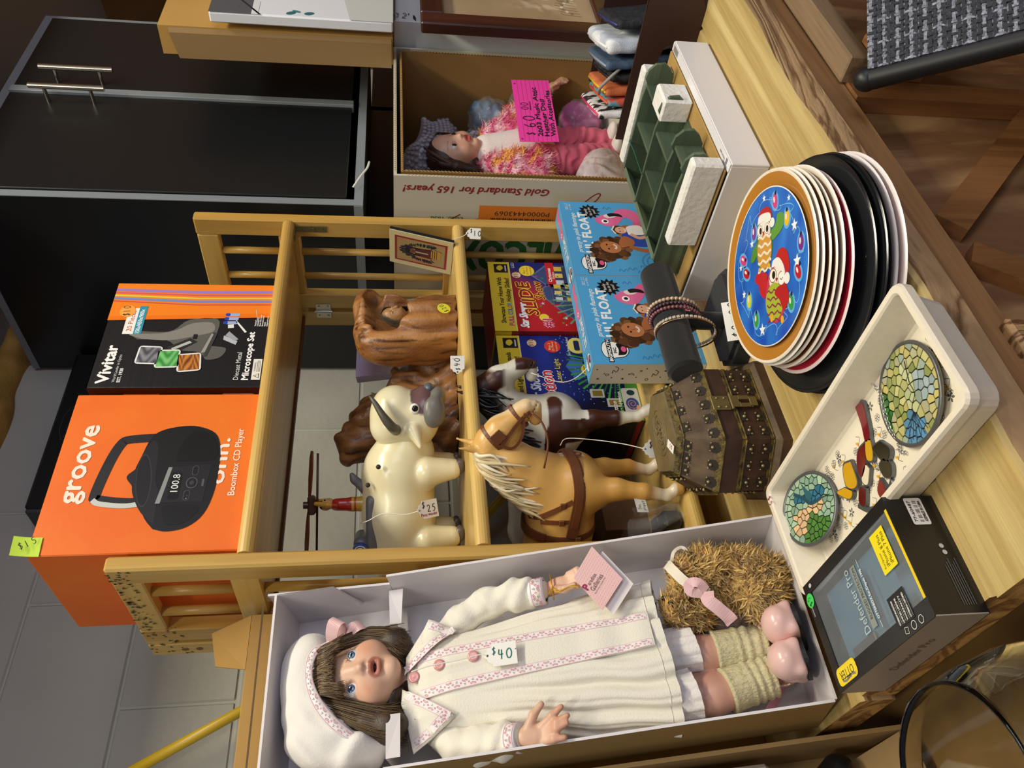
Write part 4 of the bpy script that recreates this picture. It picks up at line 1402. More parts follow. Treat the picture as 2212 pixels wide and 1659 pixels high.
for sx,(x,z)in((1,(.0865,.030)),(-1,(.0510,.036))):
 s_=Sculpt(0.0018,0.006)
 tilt=rotm(-14,0,8*sx)
 o=np.array([x,.020,z])
 def L_(p):
  return o+tilt@np.array(p)
 s_.ell(L_((0,-.014,-.005)),(.0215,.027,.0200),tilt)
 s_.ell(L_((0,.022,-.004)),(.0195,.021,.0185),tilt)
 s_.rbox(L_((0,.003,-.018)),(.041,.074,.016),.008,tilt)
 s_.fn(lambda P:(P-o)@tilt[:,2]+.0235,o-.06,o+.06,k=.001,op='-')
 s_.ell(L_((0,.024,.012)),(.015,.018,.016),tilt,k=.003,op='-')
 shoe=sculpted(s_,lambda V:np.tile(lin('e6bdb6'),(len(V),1)),'shoe',SH,doll,world=False)
 ol=[(.0222*math.cos(a)*(1+.08*math.sin(a)),.005-.040*math.sin(a))for a in np.linspace(0,6.283,33)[:-1]]
 MB().prism(ol[::-1],.0045,L_((0,0,-.0275)),tilt).build('sole',SOLE,shoe,world=False)if False else MB().prism(ol[::-1],.0045,L_((0,0,-.0275)),tilt).build('sole',SOLE,doll,world=False)
 mb=MB().ribbon([L_((.0215*math.cos(a),.016+.004*math.sin(a),.002+.0195*math.sin(a)))for a in np.linspace(-.25,3.4,22)],.0075,[tilt@np.array([math.cos(a),0,math.sin(a)])for a in np.linspace(-.25,3.4,22)],.0012)
 mb.build('strap',SH,doll,world=False)
 bx_=L_((.0+.002*sx,-.004,.0125))if sx>0 else L_((-.012,.012,.016))
 bx_=L_((.013*sx,.006,.0145))
 mb=MB()
 for q in(-1,1):
  mb.ell_=None
  mb.ball(bx_+tilt@np.array([.0065*q,0,.001]),(.0062,.0022,.0046),12,8,tilt@rotm(0,18*q,0))
 mb.ball(bx_+tilt@np.array([0,-.001,.001]),(.0025,.002,.0025),8,6)
 mb.build('shoe_bow',SH,doll,world=False)
 MB().tube([L_((.0215*sx+.0025*math.cos(a)*0,.016+.0035*math.cos(a),.001+.0035*math.sin(a)))for a in np.linspace(0,6.283,13)[:-1]],.0007,6,closed=True).build('buckle',pm('gilt','b08d3a',0.3,0.9),doll,world=False)
def tag_shape(w_,h_):
 return[(0,0),(w_,0),(w_,h_*.72),(w_*.86,h_*.76),(w_*.80,h_*.88),(w_*.64,h_*.92),(w_*.58,h_),(w_*.42,h_),(w_*.36,h_*.92),(w_*.20,h_*.88),(w_*.14,h_*.76),(0,h_*.72)]
TAGC=pm('white_tag_card','f1efe9',0.6)
STRG=pm('white_string','ebe6da',0.8)
def side_tag(label,c,axis_r,axis_u,w_,h_,fig,string,ink='15151a',extra=None,fs=.010):
 """tag hung on its side: the reader's right is axis_r, the figures' up is axis_u; eyelet at the reader's left"""
 r_,u_=np.array(axis_r,float),np.array(axis_u,float)
 r_/=np.linalg.norm(r_)
 u_-=r_*(r_@u_)
 u_/=np.linalg.norm(u_)
 nz=np.cross(r_,u_)
 c=np.array(c,float)
 t=thing('price_tag',label,'tag',tuple(c))
 ey,ex_=-r_,u_
 O=c-ex_*w_/2-ey*h_/2
 if np.cross(ex_,ey)@nz<0:
  ex_=-ex_
  O=c-ex_*w_/2-ey*h_/2
 MB().prism(tag_shape(w_,h_),-.0006,O,np.stack([ex_,ey,np.cross(ex_,ey)],1)).build('tag_card',TAGC,t)
 P=Print(c,r_,u_,lift=.0003)
 for txt,dx,dy,s_,c_,ro in fig:
  hand(P,txt,dx,dy,s_,c_,1,rot=ro,wd=.11)
 for txt,dx,dy,s_,c_,ro,wdt in(extra or[]):
  P.text(txt,dx,dy,s_,c_,1,wd=wdt,rot=ro,jit=.08,bold=.03)
 P.ell(-h_*.40,0,.0013,.0013,'3a3a3a',1,n=12)
 P.build('pen_price',PRINT_MATT,t)
 if string:
  eye=c-r_*h_*.40+nz*.0006
  MB().tube(catmull([eye]+[np.array(q,float)for q in string],6),.0007,6).build('string',STRG,t)
 return t
Rl=np.array(Euler(tuple(a*D2R for a in lean)).to_matrix())
def LW(p):
 return bl+Rl@np.array(p,float)
side_tag('white price tag marked $40 on the big doll\'s dress front',LW((.1040,.0000,.3480)),Rl@np.array([-.02,-.03,-1]),Rl@np.array([1,0,0]),.0265,.038,[('$',-.010,.000,.0085,'1f6f6a',0),('40',-.003,-.006,.0115,'1f6f6a',0),("'",.011,.002,.007,'1f5f5a',-60)],[LW((.107,.000,.372)),LW((.105,.0005,.395)),LW((.1035,.001,.430)),LW((.101,.003,.452))])
t=thing('hang_tag','pink dotted folded card tag tied to the big doll\'s hand','tag',tuple(LW((.17,-.01,.22))))
quad=np.array([(.177,.250),(.214,.221),(.166,.193),(.132,.224)])[::-1]
back=quad+np.array([-.005,-.012])
for nm,qd,y,m in(('tag_back',back,-.004,pm('tag_inside','e8dfe0',0.6)),('tag_front',quad,-.011,pm('tag_pink','e9bdbb',0.5))):
 mb=MB().add([LW((a,y,z))for a,z in qd]+[LW((a,y+.0008,z))for a,z in qd],[(0,1,2,3),(7,6,5,4),(0,4,5,1),(1,5,6,2),(2,6,7,3),(3,7,4,0)])
 mb.build(nm,m,t)
o=LW((.177,-.011,.250))
ex=Rl@np.array([.037,0,-.029])
P=Print(LW((.132,-.011,.224)),Rl@np.array([.034,0,-.031]),Rl@np.array([.045,0,.026]),lift=.0004)
e1,e2=Rl@np.array([.036,0,-.030]),Rl@np.array([.045,0,.027])
P=Print(LW((.132,-.011,.224)),e1,np.cross(Rl@np.array([0,-1,0]),e1),lift=.0004)
P.ex=e1/np.linalg.norm(e1)
P.nz=Rl@np.array([0,-1,0])
P.ey=np.cross(P.nz,P.ex)
for i in range(13):
 for j in range(15):
  s_,t_=(i+.5+.5*(j%2))/13.6,(j+.5)/15
  q=s_*np.linalg.norm(e1),t_*np.linalg.norm(e2)
  v=e1*s_+e2*t_
  P.ell(v@P.ex,v@P.ey,.00055,.00055,'f6dedd',1,n=8)
P.text('P',.0125,.026,.0085,'9c2456',2,bold=.05)
P.text('aradise',.019,.027,.0048,'5a4a4c',2,wd=.016)
P.text('Galleries',.0150,.0195,.0058,'5a4a4c',2,wd=.023)
P.text("World's Finest Collectible Dolls",.013,.0160,.0017,'7a686a',2,wd=.024)
for k in range(5):
 P.line(catmull([(.0130,.027+.002*k),(.0100,.0285+.0022*k),(.0085,.0275+.0026*k)],3),.0003,'8a8084',2)
P.build('tag_print',PRINT_MATT,t)
mb=MB()
for q in((0,0),(.0015,.003)):
 mb.tube(catmull([LW(p)for p in((.170,.008,.283-q[0]),(.172,-.002,.276),(.166,-.004,.268+q[1]),(.168,-.009,.255),(.164,-.0115,.245))],6),.0009,6)
mb.tube([LW((.186+.016*math.cos(a),.024+.013*math.sin(a),.277))for a in np.linspace(0,6.283,25)[:-1]],.0009,6,closed=True)
mb.build('gold_cord',pm('gold_cord','c49a2c',0.35,0.7),t)
pl=thing('plush_dog','golden curly plush puppy with a cream bonnet by the doll\'s shoes','plush toy',tuple(LW((.16,.05,.03))),lean)
FUR=paint('plush_fur',0.85,sheen=0.4)
sp=Sculpt(0.0028,0.010)
for c_,r_ in(((.168,.045,.080),(.029,.030,.036)),((.160,.040,.045),(.033,.030,.030)),((.178,.022,.090),(.020,.018,.026)),((.150,.020,.026),(.030,.022,.026)),((.122,.016,.036),(.020,.017,.020)),((.140,.045,.118),(.027,.028,.026)),((.136,.032,.138),(.017,.017,.012)),((.170,.028,.112),(.022,.020,.018)),((.185,.045,.050),(.016,.022,.030))):
 sp.ell(c_,r_)
V,F=sp.surface()
off=np.array(bl)-np.array(LW((.16,.05,.03)))
loc=np.array([-.16,-.05,-.03])
mb=MB().add(V,F,0,True,mixc('a98140','86612a',.5+.5*vnoise(V,120,3)))
mb.move(None,loc)
pb=mb.build('body',FUR,pl,world=False)
Nn=vnormals(V,F)
mb=MB()
FC=[np.array(lin(x))for x in('dfbb6c','d0a557','e9c986','bf9650','e2bd70')]
n1_,n2_,n3_=vnoise(V,130,11),vnoise(V,130,12),vnoise(V,130,13)
lay=np.stack([n1_,n2_,n3_],1)
lay-=Nn*np.sum(lay*Nn,1)[:,None]
Nf=Nn*.42+lay*1.25+np.array([.1,-.1,-.5])
Nf/=np.linalg.norm(Nf,axis=1)[:,None]
blades(mb,V+Nn*.0008,Nf,.0098,.0023,17000,lambda i,r:FC[int(r.integers(0,5))]*(.9+.25*n1_[i]),droop=None,seed=4,curl=.16)
mb.move(None,loc)
mb.build('fur',FUR,pl,world=False,kind='stuff')
MB().ball(np.array([.1375,.0155,.1405])+loc,.0042,12,8).ball(np.array([.1465,.018,.1465])+loc,.0036,12,8).build('eye',pm('black_bead','0a0a0c',0.15),pl,world=False)
SAT=pm('cream_satin','e6dcc8',0.5,sheen=0.2)
mb=MB()
mb.ribbon(catmull([(.190,.040,.130),(.186,.012,.134),(.172,.002,.130),(.155,.000,.120),(.147,.004,.106),(.141,.010,.094)],6)+loc,.012,(0.3,-1,0.6),.0012)
mb.ribbon(catmull([(.186,.018,.128),(.200,.012,.122),(.206,.014,.110),(.196,.012,.106),(.187,.016,.120)],5)+loc,.004,(0,-1,0),.0012)
mb.build('bonnet_brim',SAT,pl,world=False)
mb=MB().ell_ if False else MB()
mb.ribbon(catmull([(.142,.004,.098),(.150,-.003,.106),(.151,-.002,.116),(.141,-.003,.118),(.138,.002,.104)],5)+loc,.012,(0,-1,0),.001)
mb.ribbon(catmull([(.140,.003,.098),(.128,-.002,.100),(.118,.000,.092),(.108,.006,.082),(.102,.010,.078)],5)+loc,.016,(.2,-1,.2),.001)
mb.build('pink_ribbon',PK,pl,world=False)
t=thing('certificate_card','tan certificate card with small print behind the plush puppy','card',tuple(LW((.105,.07,.05))))
MB().add([LW(p)for p in((.094,.060,.046),(.134,.062,.046),(.134,.066,.088),(.094,.064,.088),(.094,.061,.046),(.134,.063,.046),(.134,.067,.088),(.094,.065,.088))],[(0,1,2,3),(7,6,5,4),(0,4,5,1),(1,5,6,2),(2,6,7,3),(3,7,4,0)]).build('card_stock',pm('tan_card','a08274',0.6),t)
P=Print(LW((.094,.060,.046)),Rl@np.array([1,0,0]),Rl@np.array([0,-0.0,1]),lift=.0035)
P.text('certify that this doll',.006,.030,.0034,'5a4038',1,wd=.028,shear=.2)
P.text('F 219',.010,.020,.0058,'1a1414',1,wd=.015)
P.text('handcrafted edition',.008,.010,.0034,'5a4038',1,wd=.026,shear=.2)
P.build('card_print',PRINT_MATT,t)
t=thing('pink_card','pink glossy card tucked beside the big doll\'s left shoe','card',tuple(LW((.03,.07,.03))))
MB().add([LW(p)for p in((.014,.050,.062),(.046,.066,.030),(.044,.084,.022),(.010,.068,.052))],[(0,1,2,3)]).build('card_stock',pm('pink_gloss','cf7f92',0.2),t)
# toy horses
HORSE=paint('horse_vinyl',0.36,coat=0.12,bump=0.05,bscale=500)
LEATH=pm('brown_vinyl_tack','6e3f22',0.42,bump=0.15,bscale=400)
def horse(t,colf,head,neck,hoof,mane,dz=0.0,girth=1.0,raised=False):
 """a standing toy horse: +x forward, y to its left, z up from the shelf"""
 s=Sculpt(0.0026,0.012)
 g=girth
 s.chain([(-.225,0,.185),(-.17,0,.172),(-.10,0,.168),(-.045,0,.165)],[.040*g,.052*g,.050*g,.050*g])
 s.ell((-.020,0,.150),(.036,.045*g,.044))
 for q in(-1,1):
  s.ell((-.030,.028*q,.140),(.030,.021,.042))
  s.ell((-.008,.020*q,.148),(.020,.019,.026))
  s.ell((-.225,.024*q,.165),(.034,.024,.050))
 s.chain(neck[0],neck[1],k=.016)
 hd=[np.array(p,float)for p in head[0]]
 s.chain(hd,head[1],k=.008)
 s.ell(head[2],(.017,.0145,.021),rotm(0,35,0),k=.008)
 for q in(-1,1):
  dr=hd[-1]-hd[0]
  dr=dr/np.linalg.norm(dr)
  up=np.array([dr[2]*-1,0,dr[0]])
  if up[2]<0:
   up=-up
  s.ell(hd[0]*.72+hd[-1]*.28+np.array([0,.0135*q,0])+up*.006,(.006,.003,.004),k=.003)
  s.ell(hd[-1]+up*.004+np.array([0,.0085*q,0])-dr*.000,(.0055,.004,.005),k=.003)
  s.ell(hd[-1]+dr*.010+up*.003+np.array([0,.0085*q,0]),(.003,.0022,.0028),k=.0015,op='-')
  e0=np.array(neck[0][-1])+np.array([.004,.011*q,.018])
  s.cap(e0,e0+np.array([.006,.006*q,.026]),.0058,.0015,k=.004)
  s.ell(e0+np.array([.009,.006*q,.014]),(.003,.0025,.009),k=.002,op='-')
 s.cap(hd[-1]+np.array([-.018,0,-.013]),hd[-1]+np.array([.002,0,-.012]),.0095,.0085,k=.005)
 s.fn(lambda P:np.maximum(np.abs((P-(hd[-1]+np.array([-.001,0,-.009])))@np.array([.5,0,.86]))-.0009,np.abs(P[:,0]-hd[-1][0])-.016),hd[-1]-.03,hd[-1]+.03,k=.001,op='-')
 for(hx,hy,hz),fr in hoof:
  sx=-.028 if fr else-.235
  q=1 if hy>0 else-1
  top=np.array([sx,.027*q,.135 if fr else .14])
  kn=np.array([(sx*.5+hx*.5)+(.004 if fr else-.026),hy*.85+.004*q,hz+.056])
  fe=np.array([hx-.004 if fr else hx-.012,hy,hz+.022])
  s.chain([top,top*.5+kn*.5+np.array([.004,0,0]),kn,kn*.5+fe*.5,fe],[.024,.0155,.0112,.0075,.0085],k=.008)
  s.chain([fe,(hx+.004,hy,hz+.010)],[.0080,.0085],k=.004)
  s.cap((hx+.006,hy,hz+.0095),(hx+.008,hy,hz+.0035),.0092,.0105,k=.003)
  s.fn(lambda P,hz=hz:P[:,2]-hz,(hx-.03,hy-.03,hz-.02),(hx+.03,hy+.03,hz),k=.0005,op='-')
 body=sculpted(s,colf,'body',HORSE,t,world=False)
 lk=MB()
 r=np.random.default_rng(5)
 for k in range(26):
  a=r.random()
  p=catmull([(-.262,.004*r.normal(),.200),(-.285,.008*r.normal(),.165),(-.288+.01*r.normal(),.012*r.normal(),.11),(-.280+.01*r.normal(),.014*r.normal(),.055)],4)
  lk.tube(p,np.linspace(.0045,.0012,len(p)),6,col=np.array(lin(mane[2][k%len(mane[2])])))
 for k in range(mane[1]):
  u=(k+r.random())/mane[1]
  i=u*(len(mane[0])-1)
  j=min(int(i),len(mane[0])-2)
  a=np.array(mane[0][j])*(1-i+j)+np.array(mane[0][j+1])*(i-j)
  L=mane[3]*(.7+.6*r.random())
  sd=mane[4]*(.7+.5*r.random())
  p=catmull([a+[0,0,.002],a+[-.004,sd*.016,-.006],a+[-.010+.004*r.normal(),sd*.026,-L*.55],a+[-.016+.006*r.normal(),sd*.029,-L]],4)
  lk.tube(p,np.interp(np.linspace(0,1,len(p)),[0,.3,1],[.0030,.0036,.0008]),6,col=np.array(lin(mane[2][k%len(mane[2])])))
 lk.build('mane_and_tail',HORSE,t,world=False)
 for q in(-1,1):
  dr=hd[-1]-hd[0]
  MB().ball(hd[0]*.72+hd[-1]*.28+np.array([0,.0150*q,.0055]),.0040,12,8).build('eye',pm('black_bead','0a0a0c',0.15),t,world=False)
 return body
def pal_col(V):
 c=mixc('c48f42','e2b366',.5+.35*vnoise(V,30,1)+.3*(V[:,2]-.15)/.1)
 t=smooth01(V[:,2],.055,.030)
 c=c*(1-t[:,None])+np.array(lin('e6d8c0'))*t[:,None]
 t=smooth01(V[:,2],.0125,.0105)
 c=c*(1-t[:,None])+np.array(lin('c79a4e'))*t[:,None]
 bl_=smooth01((V[:,0]-.055)/.06+(.245-V[:,2])/.10*.0-np.abs(V[:,1])/.02,.0,.5)*(V[:,2]>.19)
 c=c*(1-.75*bl_[:,None])+np.array(lin('e9d6b2'))*.75*bl_[:,None]
 m=smooth01(V[:,0],.088,.100)*(V[:,2]>.19)
 c=c*(1-.7*m[:,None])+np.array(lin('e2c79c'))*.7*m[:,None]
 w=(np.abs(V[:,1]-.022)<.018)&(V[:,0]>-.02)&(V[:,2]>.135)&(V[:,2]<.172)&(V[:,2]<1)
 c[w]=mixc('d9c7a6','e8d8bd',.5+.5*vnoise(V[w],90,2))
 return c
SHZ=0.8722
h1=thing('toy_horse','palomino toy horse in brown harness with a cream mane, under the shelf','horse',(.632,.944,SHZ),(0,0,-60))
horse(h1,pal_col,([(.044,0,.278),(.060,0,.262),(.086,0,.234),(.094,0,.226)],[.0205,.0200,.0135,.0125],(.056,0,.250)),([(-.045,0,.170),(-.020,0,.205),(.006,0,.245),(.030,0,.280)],[.050,.040,.032,.0215]),[((-.022,-.047,0),True),((-.026,.043,0),True),((-.205,-.030,0),False),((-.250,.032,0),False)],([(.034,-.004,.300),(.012,-.010,.294),(-.012,-.010,.276),(-.032,-.010,.255),(-.052,-.010,.232),(-.066,-.008,.214)],74,('e9dcbc','d8c69a','f2e8cf','cbb588'),.058,-1.0))
mb=MB()
def strap(mb,pts,w_=.008,e=None,th=.0022,n=6,out=None):
 p=catmull(pts,n)
 if out is None:
  up=p-p.mean(0)
 else:
  up=np.tile(np.asarray(out,float),(len(p),1))
 mb.ribbon(p,w_,up,th)
 return mb
def ring_yz(x,cy,cz,ry,rz,n=40,a0=0,a1=2*math.pi,slope=0.0):
 return[np.array([x+slope*math.sin(a),cy+ry*math.cos(a),cz+rz*math.sin(a)])for a in np.linspace(a0,a1,n)]
g_=ring_yz(-.092,0,.168,.0525,.0535)
mb.ribbon(g_,.010,[q-np.array([-.092,0,.168])for q in g_],.003)
g_=ring_yz(-.092,0,.168,.0545,.0555,16,1.2,2.6)
mb.ribbon(g_,.014,[q-np.array([-.092,0,.168])for q in g_],.003)
bc=catmull([(-.088,-.053,.160),(-.050,-.054,.155),(-.015,-.049,.152),(.012,-.030,.155),(.018,0,.158),(.012,.030,.160),(-.02,.050,.162),(-.088,.053,.165)],7)
mb.ribbon(bc,.017,bc-np.array([-.05,0,.158]),.003)
mb.ribbon(bc[3:-3],.010,bc[3:-3]-np.array([-.05,0,.158]),.0058)
nb=catmull([(-.030,-.053,.162),(-.046,-.050,.188),(-.060,-.040,.206),(-.070,-.018,.218)],6)
mb.ribbon(nb,.0075,nb-np.array([-.05,0,.175]),.0025)
nb=catmull([(-.062,-.053,.165),(-.064,-.050,.185),(-.068,-.040,.204)],6)
mb.ribbon(nb,.0065,nb-np.array([-.06,0,.17]),.0025)
mb.build('harness',LEATH,h1,world=False)
mb=MB()
for p in((-.036,-.0545,.176),(-.063,-.0545,.176),(-.092,-.053,.15)):
 mb.box(p,(.009,.003,.008),.001)
for a in(0,):
 mb.tube([np.array([.0195,.002+.006*math.cos(q),.150+.008*math.sin(q)])for q in np.linspace(0,6.283,17)[:-1]],.0014,6,closed=True)
mb.build('buckle',LEATH,h1,world=False)
mb=MB()
def hring(c,dr,r1,r2,n=28):
 F=frame(dr,(0,1,0))
 return[np.array(c)+F@np.array([r1*math.cos(a),r2*math.sin(a),0])for a in np.linspace(0,2*math.pi,n)]
dr=np.array([.050,0,-.052])
for c_,r1,r2,w_ in(((.081,0,.238),.0155,.0195,.005),((.046,0,.272),.0215,.0250,.005)):
 q=np.array(hring(c_,dr,r1,r2))
 mb.ribbon(q,w_,q-np.array(c_),.0018)
for q in(-1,1):
 p=catmull([(.045,.0215*q,.262),(.062,.0215*q,.252),(.082,.0165*q,.236),(.092,.0135*q,.224)],5)
 mb.ribbon(p,.005,(0,q,0),.0018)
 p=catmull([(.045,.022*q,.268),(.040,.0215*q,.248),(.052,.019*q,.236),(.070,.0165*q,.232),(.084,.015*q,.234)],5)
 mb.ribbon(p,.004,(0,q,0),.0016)
 mb.box((.058,.0235*q,.2685),(.018,.002,.017),.0008,rotm(0,45,0))
 mb.box((.088,.0165*q,.230),(.007,.003,.007),.0008)
mb.tube(catmull([(.092,-.015,.222),(.080,-.024,.208),(.055,-.035,.200),(.02,-.045,.205)],5),.0016,6)
mb.build('bridle',LEATH,h1,world=False)
def pinto_col(V):
 n1=vnoise(V,26,12)
 white=np.array(lin('d9d6c8'))
 brown=mixc('4a2418','351910',.5+.5*vnoise(V,60,3))
 x,y,z=V.T
 neck=(z>.175)
 pt=np.where(neck,smooth01(z,.232,.245)-1.5*smooth01(x,.055,.066)*(np.abs(y)<.013)-smooth01(np.hypot(x-.022,(z-.238))*1.0,.015,.011),smooth01(n1+1.4*smooth01(x,-.06,-.14)*np.sin(x*40)-.2,-.05,.05))
 pt=np.where(neck&(x>.062)&(z<.222),1.0,pt)
 pt=np.where((z<.105),smooth01(np.where(y<0,z-.052,z-.0),-.004,.004),pt)
 pt=np.where((x<-.01)&(x>-.05)&(z>.10)&(z<.17)&(y<-.01),smooth01(.5*n1+np.abs(z-.13)*-10+.35,-.05,.05),pt)
 c=white*(1-np.clip(pt,0,1)[:,None])+brown*np.clip(pt,0,1)[:,None]
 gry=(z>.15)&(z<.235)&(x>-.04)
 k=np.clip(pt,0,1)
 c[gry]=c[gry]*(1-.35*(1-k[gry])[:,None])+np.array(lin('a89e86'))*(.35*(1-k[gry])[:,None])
 return c
h2=thing('toy_horse','brown and white pinto toy horse with a black mane, behind the palomino','horse',(.786,.9915,SHZ),(0,0,-57))
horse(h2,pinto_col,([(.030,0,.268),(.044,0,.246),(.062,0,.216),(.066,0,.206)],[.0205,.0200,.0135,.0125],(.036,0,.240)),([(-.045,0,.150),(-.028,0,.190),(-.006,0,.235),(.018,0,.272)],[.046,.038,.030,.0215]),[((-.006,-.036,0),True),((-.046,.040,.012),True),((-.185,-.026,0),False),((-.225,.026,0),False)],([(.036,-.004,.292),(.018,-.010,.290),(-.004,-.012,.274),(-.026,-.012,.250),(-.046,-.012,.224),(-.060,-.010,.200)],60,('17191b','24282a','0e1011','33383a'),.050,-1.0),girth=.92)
# cream toy bull with a saddle and winged rider
CRM=paint('cream_plastic',0.28,coat=0.25)
bull=thing('toy_bull','cream plastic toy bull with grey horns, saddle and peg rider holding a propeller','toy',(.66,1.03,1.1772),(0,0,-42.3))
s=Sculpt(0.0026,0.010)
s.chain([(-.115,.040,.098),(-.05,.040,.100),(.02,.040,.098),(.045,.040,.090)],[.050,.056,.054,.046])
s.cap((-.03,.040,.125),(.01,.040,.134),.026,.022)
legs=[(.020,.004),(.020,.074),(-.085,.004),(-.085,.074)]
for lx,ly in legs:
 s.ell((lx-.005,ly+(.006 if ly<.04 else-.006),.066),(.028,.020,.030),k=.006)
 s.cap((lx,ly,.055),(lx+.004,ly,.020),.0235,.0165,k=.004)
s.cap((-.165,.04,.09),(-.215,.04,.075),.030,.018)
def bull_body(V):
 c=np.tile(np.array(lin('eee6c2')),(len(V),1))
 return mixc('eee6c2','dccf9e',.3+.3*vnoise(V,40,6))
sculpted(s,bull_body,'body',CRM,bull,world=False)
HOOF=pm('grey_brown_plastic','5d5550',0.3)
for lx,ly in legs:
 mb=MB()
 for dy in(-.009,.003):
  mb.ball((lx+.008,ly+dy+.003,.007),(.0125,.0055,.0072),12,8)
 mb.build('hoof',HOOF,bull,world=False)
s=Sculpt(0.0024,0.008)
s.rbox((.098,.034,.092),(.086,.086,.104),.036)
s.ell((.112,.034,.060),(.040,.044,.026))
s.ell((.122,.034,.105),(.030,.040,.034))
for q in(-1,1):
 s.cap((.085,.034+.040*q,.078),(.062,.034+.058*q,.068),.012,.0035,k=.005)
s.fn(lambda P:np.maximum(np.abs(P[:,0]-.054)-.0012,-1e9),(.05,-.02,.0),(.058,.09,.16),k=.001,op='-')
def bull_head(V):
 c=mixc('f0e8c4','e0d4a4',.3+.3*vnoise(V,40,7))
 d=np.sqrt(((V[:,0]-.128)/.032)**2+((V[:,2]-.064)/.020)**2+((np.abs(V[:,1]-.034)-.018)/.032)**2)
 t=smooth01(d,1.06,.98)
 return c*(1-t[:,None])+np.array(lin('6b4f52'))*t[:,None]
hd_=sculpted(s,bull_head,'head',CRM,bull,world=False)
s=Sculpt(0.0022,0.006)
s.ell((.128,.032,.044),(.024,.040,.016),rotm(0,20,0))
s.ell((.112,-.004,.047),(.024,.013,.018))
sculpted(s,lambda V:mixc('7b7870','6a6762',.5+.5*vnoise(V,50,1)),'muzzle',paint('grey_plastic_soft',0.35),hd_,world=False)
MB().ball((.1475,.026,.0535),(.0085,.014,.0085),18,12).build('nose',pm('blue_grey_plastic','5c6670',0.3),hd_,world=False)
for q in(-1,1):
 y=.034+.0435*q
 mb=MB().ball((.118,y,.076),(.0085,.0030,.0072),16,10)
 mb.build('eye_white',pm('eye_white','f0ece0',0.3),hd_,world=False)
 MB().ball((.1185,y+.0016*q,.0755),(.0052,.0026,.0050),14,8).build('pupil',pm('black_bead','0a0a0c',0.15),hd_,world=False)
 p=catmull([(.086,.034+.040*q,.104),(.092,.034+.055*q,.110),(.108,.034+.060*q,.122),(.130,.034+.056*q,.136),(.138,.034+.050*q,.143)],5)
 MB().tube(p,np.interp(np.linspace(0,1,len(p)),[0,.4,1],[.0085,.0070,.0012]),14).build('horn',pm('grey_horn','5a574c',0.3),hd_,world=False)
GS=pm('grey_saddle','6a6a6e',0.4)
s=Sculpt(0.0024,0.006)
s.rbox((-.060,.040,.140),(.090,.084,.020),.009)
s.rbox((-.095,.040,.156),(.030,.070,.026),.010)
s.cap((-.014,.040,.146),(.004,.040,.168),.011,.006)
s.cap((.004,.040,.168),(.012,.040,.172),.005,.004)
s.ell((-.055,.040,.095),(.034,.052,.052),op='+')
s.fn(lambda P:P[:,2]-.124,(-.2,-.1,0),(.1,.2,.124),k=.002,op='-')
sculpted(s,lambda V:np.tile(lin('6a6a6e'),(len(V),1)),'saddle',GS,bull,world=False)
MB().cyl((-.098,.010,.158),(-.098,-.008,.158),.012,n=20,bev=.002).build('bedroll',pm('blue_roll','2f4f9c',0.4),bull,world=False)
mb=MB()
for r_ in(.009,.006,.003):
 mb.tube([(-.098+r_*math.cos(a),-.0085,.158+r_*math.sin(a))for a in np.linspace(0,6.283,17)[:-1]],.0009,5,closed=True)
mb.build('bedroll_spiral',pm('white_plastic','e8e8e4',0.4),bull,world=False)
mb=MB()
for p in((.032,-.0165,.130),(.003,-.0165+.012,.146)):
 mb.ball(p,(.0038,.003,.0038),10,6)
mb.build('screw_hole',pm('dark_hole','2a281c',0.6),bull,world=False)
rd=(-.034,.040)
s=Sculpt(0.0014,0.004)
s.cap((rd[0],rd[1],.150),(rd[0],rd[1],.172),.0125,.0105)
s.cap((rd[0],rd[1],.172),(rd[0],rd[1],.196),.0105,.0095)
for q in(-1,1):
 s.chain([(rd[0],rd[1]+.010*q,.196),(rd[0]+.003,rd[1]+.017*q,.208),(rd[0]+.004,rd[1]+.011*q,.226)],[.0045,.004,.0035],k=.002)
s.ell((rd[0],rd[1],.2125),(.0092,.0088,.0100))
def rider(V):
 z=V[:,2]
 c=np.tile(np.array(lin('c9a03a')),(len(V),1))
 c[z>.166]=lin('b52a1c')
 arm=np.hypot(V[:,0]-rd[0],V[:,1]-rd[1])>.0095
 c[(z>.202)]=lin('d8a884')
 c[(z>.202)&arm]=lin('d2a63e')
 c[(z>.2175)&~arm]=lin('3a2418')
 c[(z>.168)&(z<.172)]=lin('d2a63e')
 return c
sculpted(s,rider,'rider',paint('rider_plastic',0.25,coat=0.3),bull,world=False)
mb=MB()
for q in(-1,1):
 mb.ball((rd[0]+.0082,rd[1]-.002+.0032*q,.2132),(.0012,.0010,.0015),8,5)
mb.build('rider_eye',pm('black_bead','0a0a0c',0.15),bull,world=False)
mb=MB().box((rd[0],rd[1],.2335),(.030,.014,.012),.003).cyl((rd[0],rd[1],.226),(rd[0],rd[1],.246),.0055,n=16)
mb.build('propeller_hub',pm('brown_plastic','4a2c20',0.35),bull,world=False)
for a0 in(1,-1):
 ol=[(.012,.004),(.040,.010),(.072,.011),(.084,.006),(.084,-.003),(.06,-.008),(.03,-.008),(.012,-.004)]
 pp=[(x*a0,y*a0)for x,y in ol]
 MB().prism(pp,.0022,(rd[0],rd[1],.2365),rotm(20,4.0,0)).build('propeller_blade',pm('red_brown_plastic','6a3322',0.4),bull,world=False)
MB().tube([(rd[0]-.080,rd[1]+.004,.2270),(rd[0]+.080,rd[1]+.004,.2240)],.0018,6).build('propeller_rod',pm('brown_plastic','4a2c20',0.35),bull,world=False)
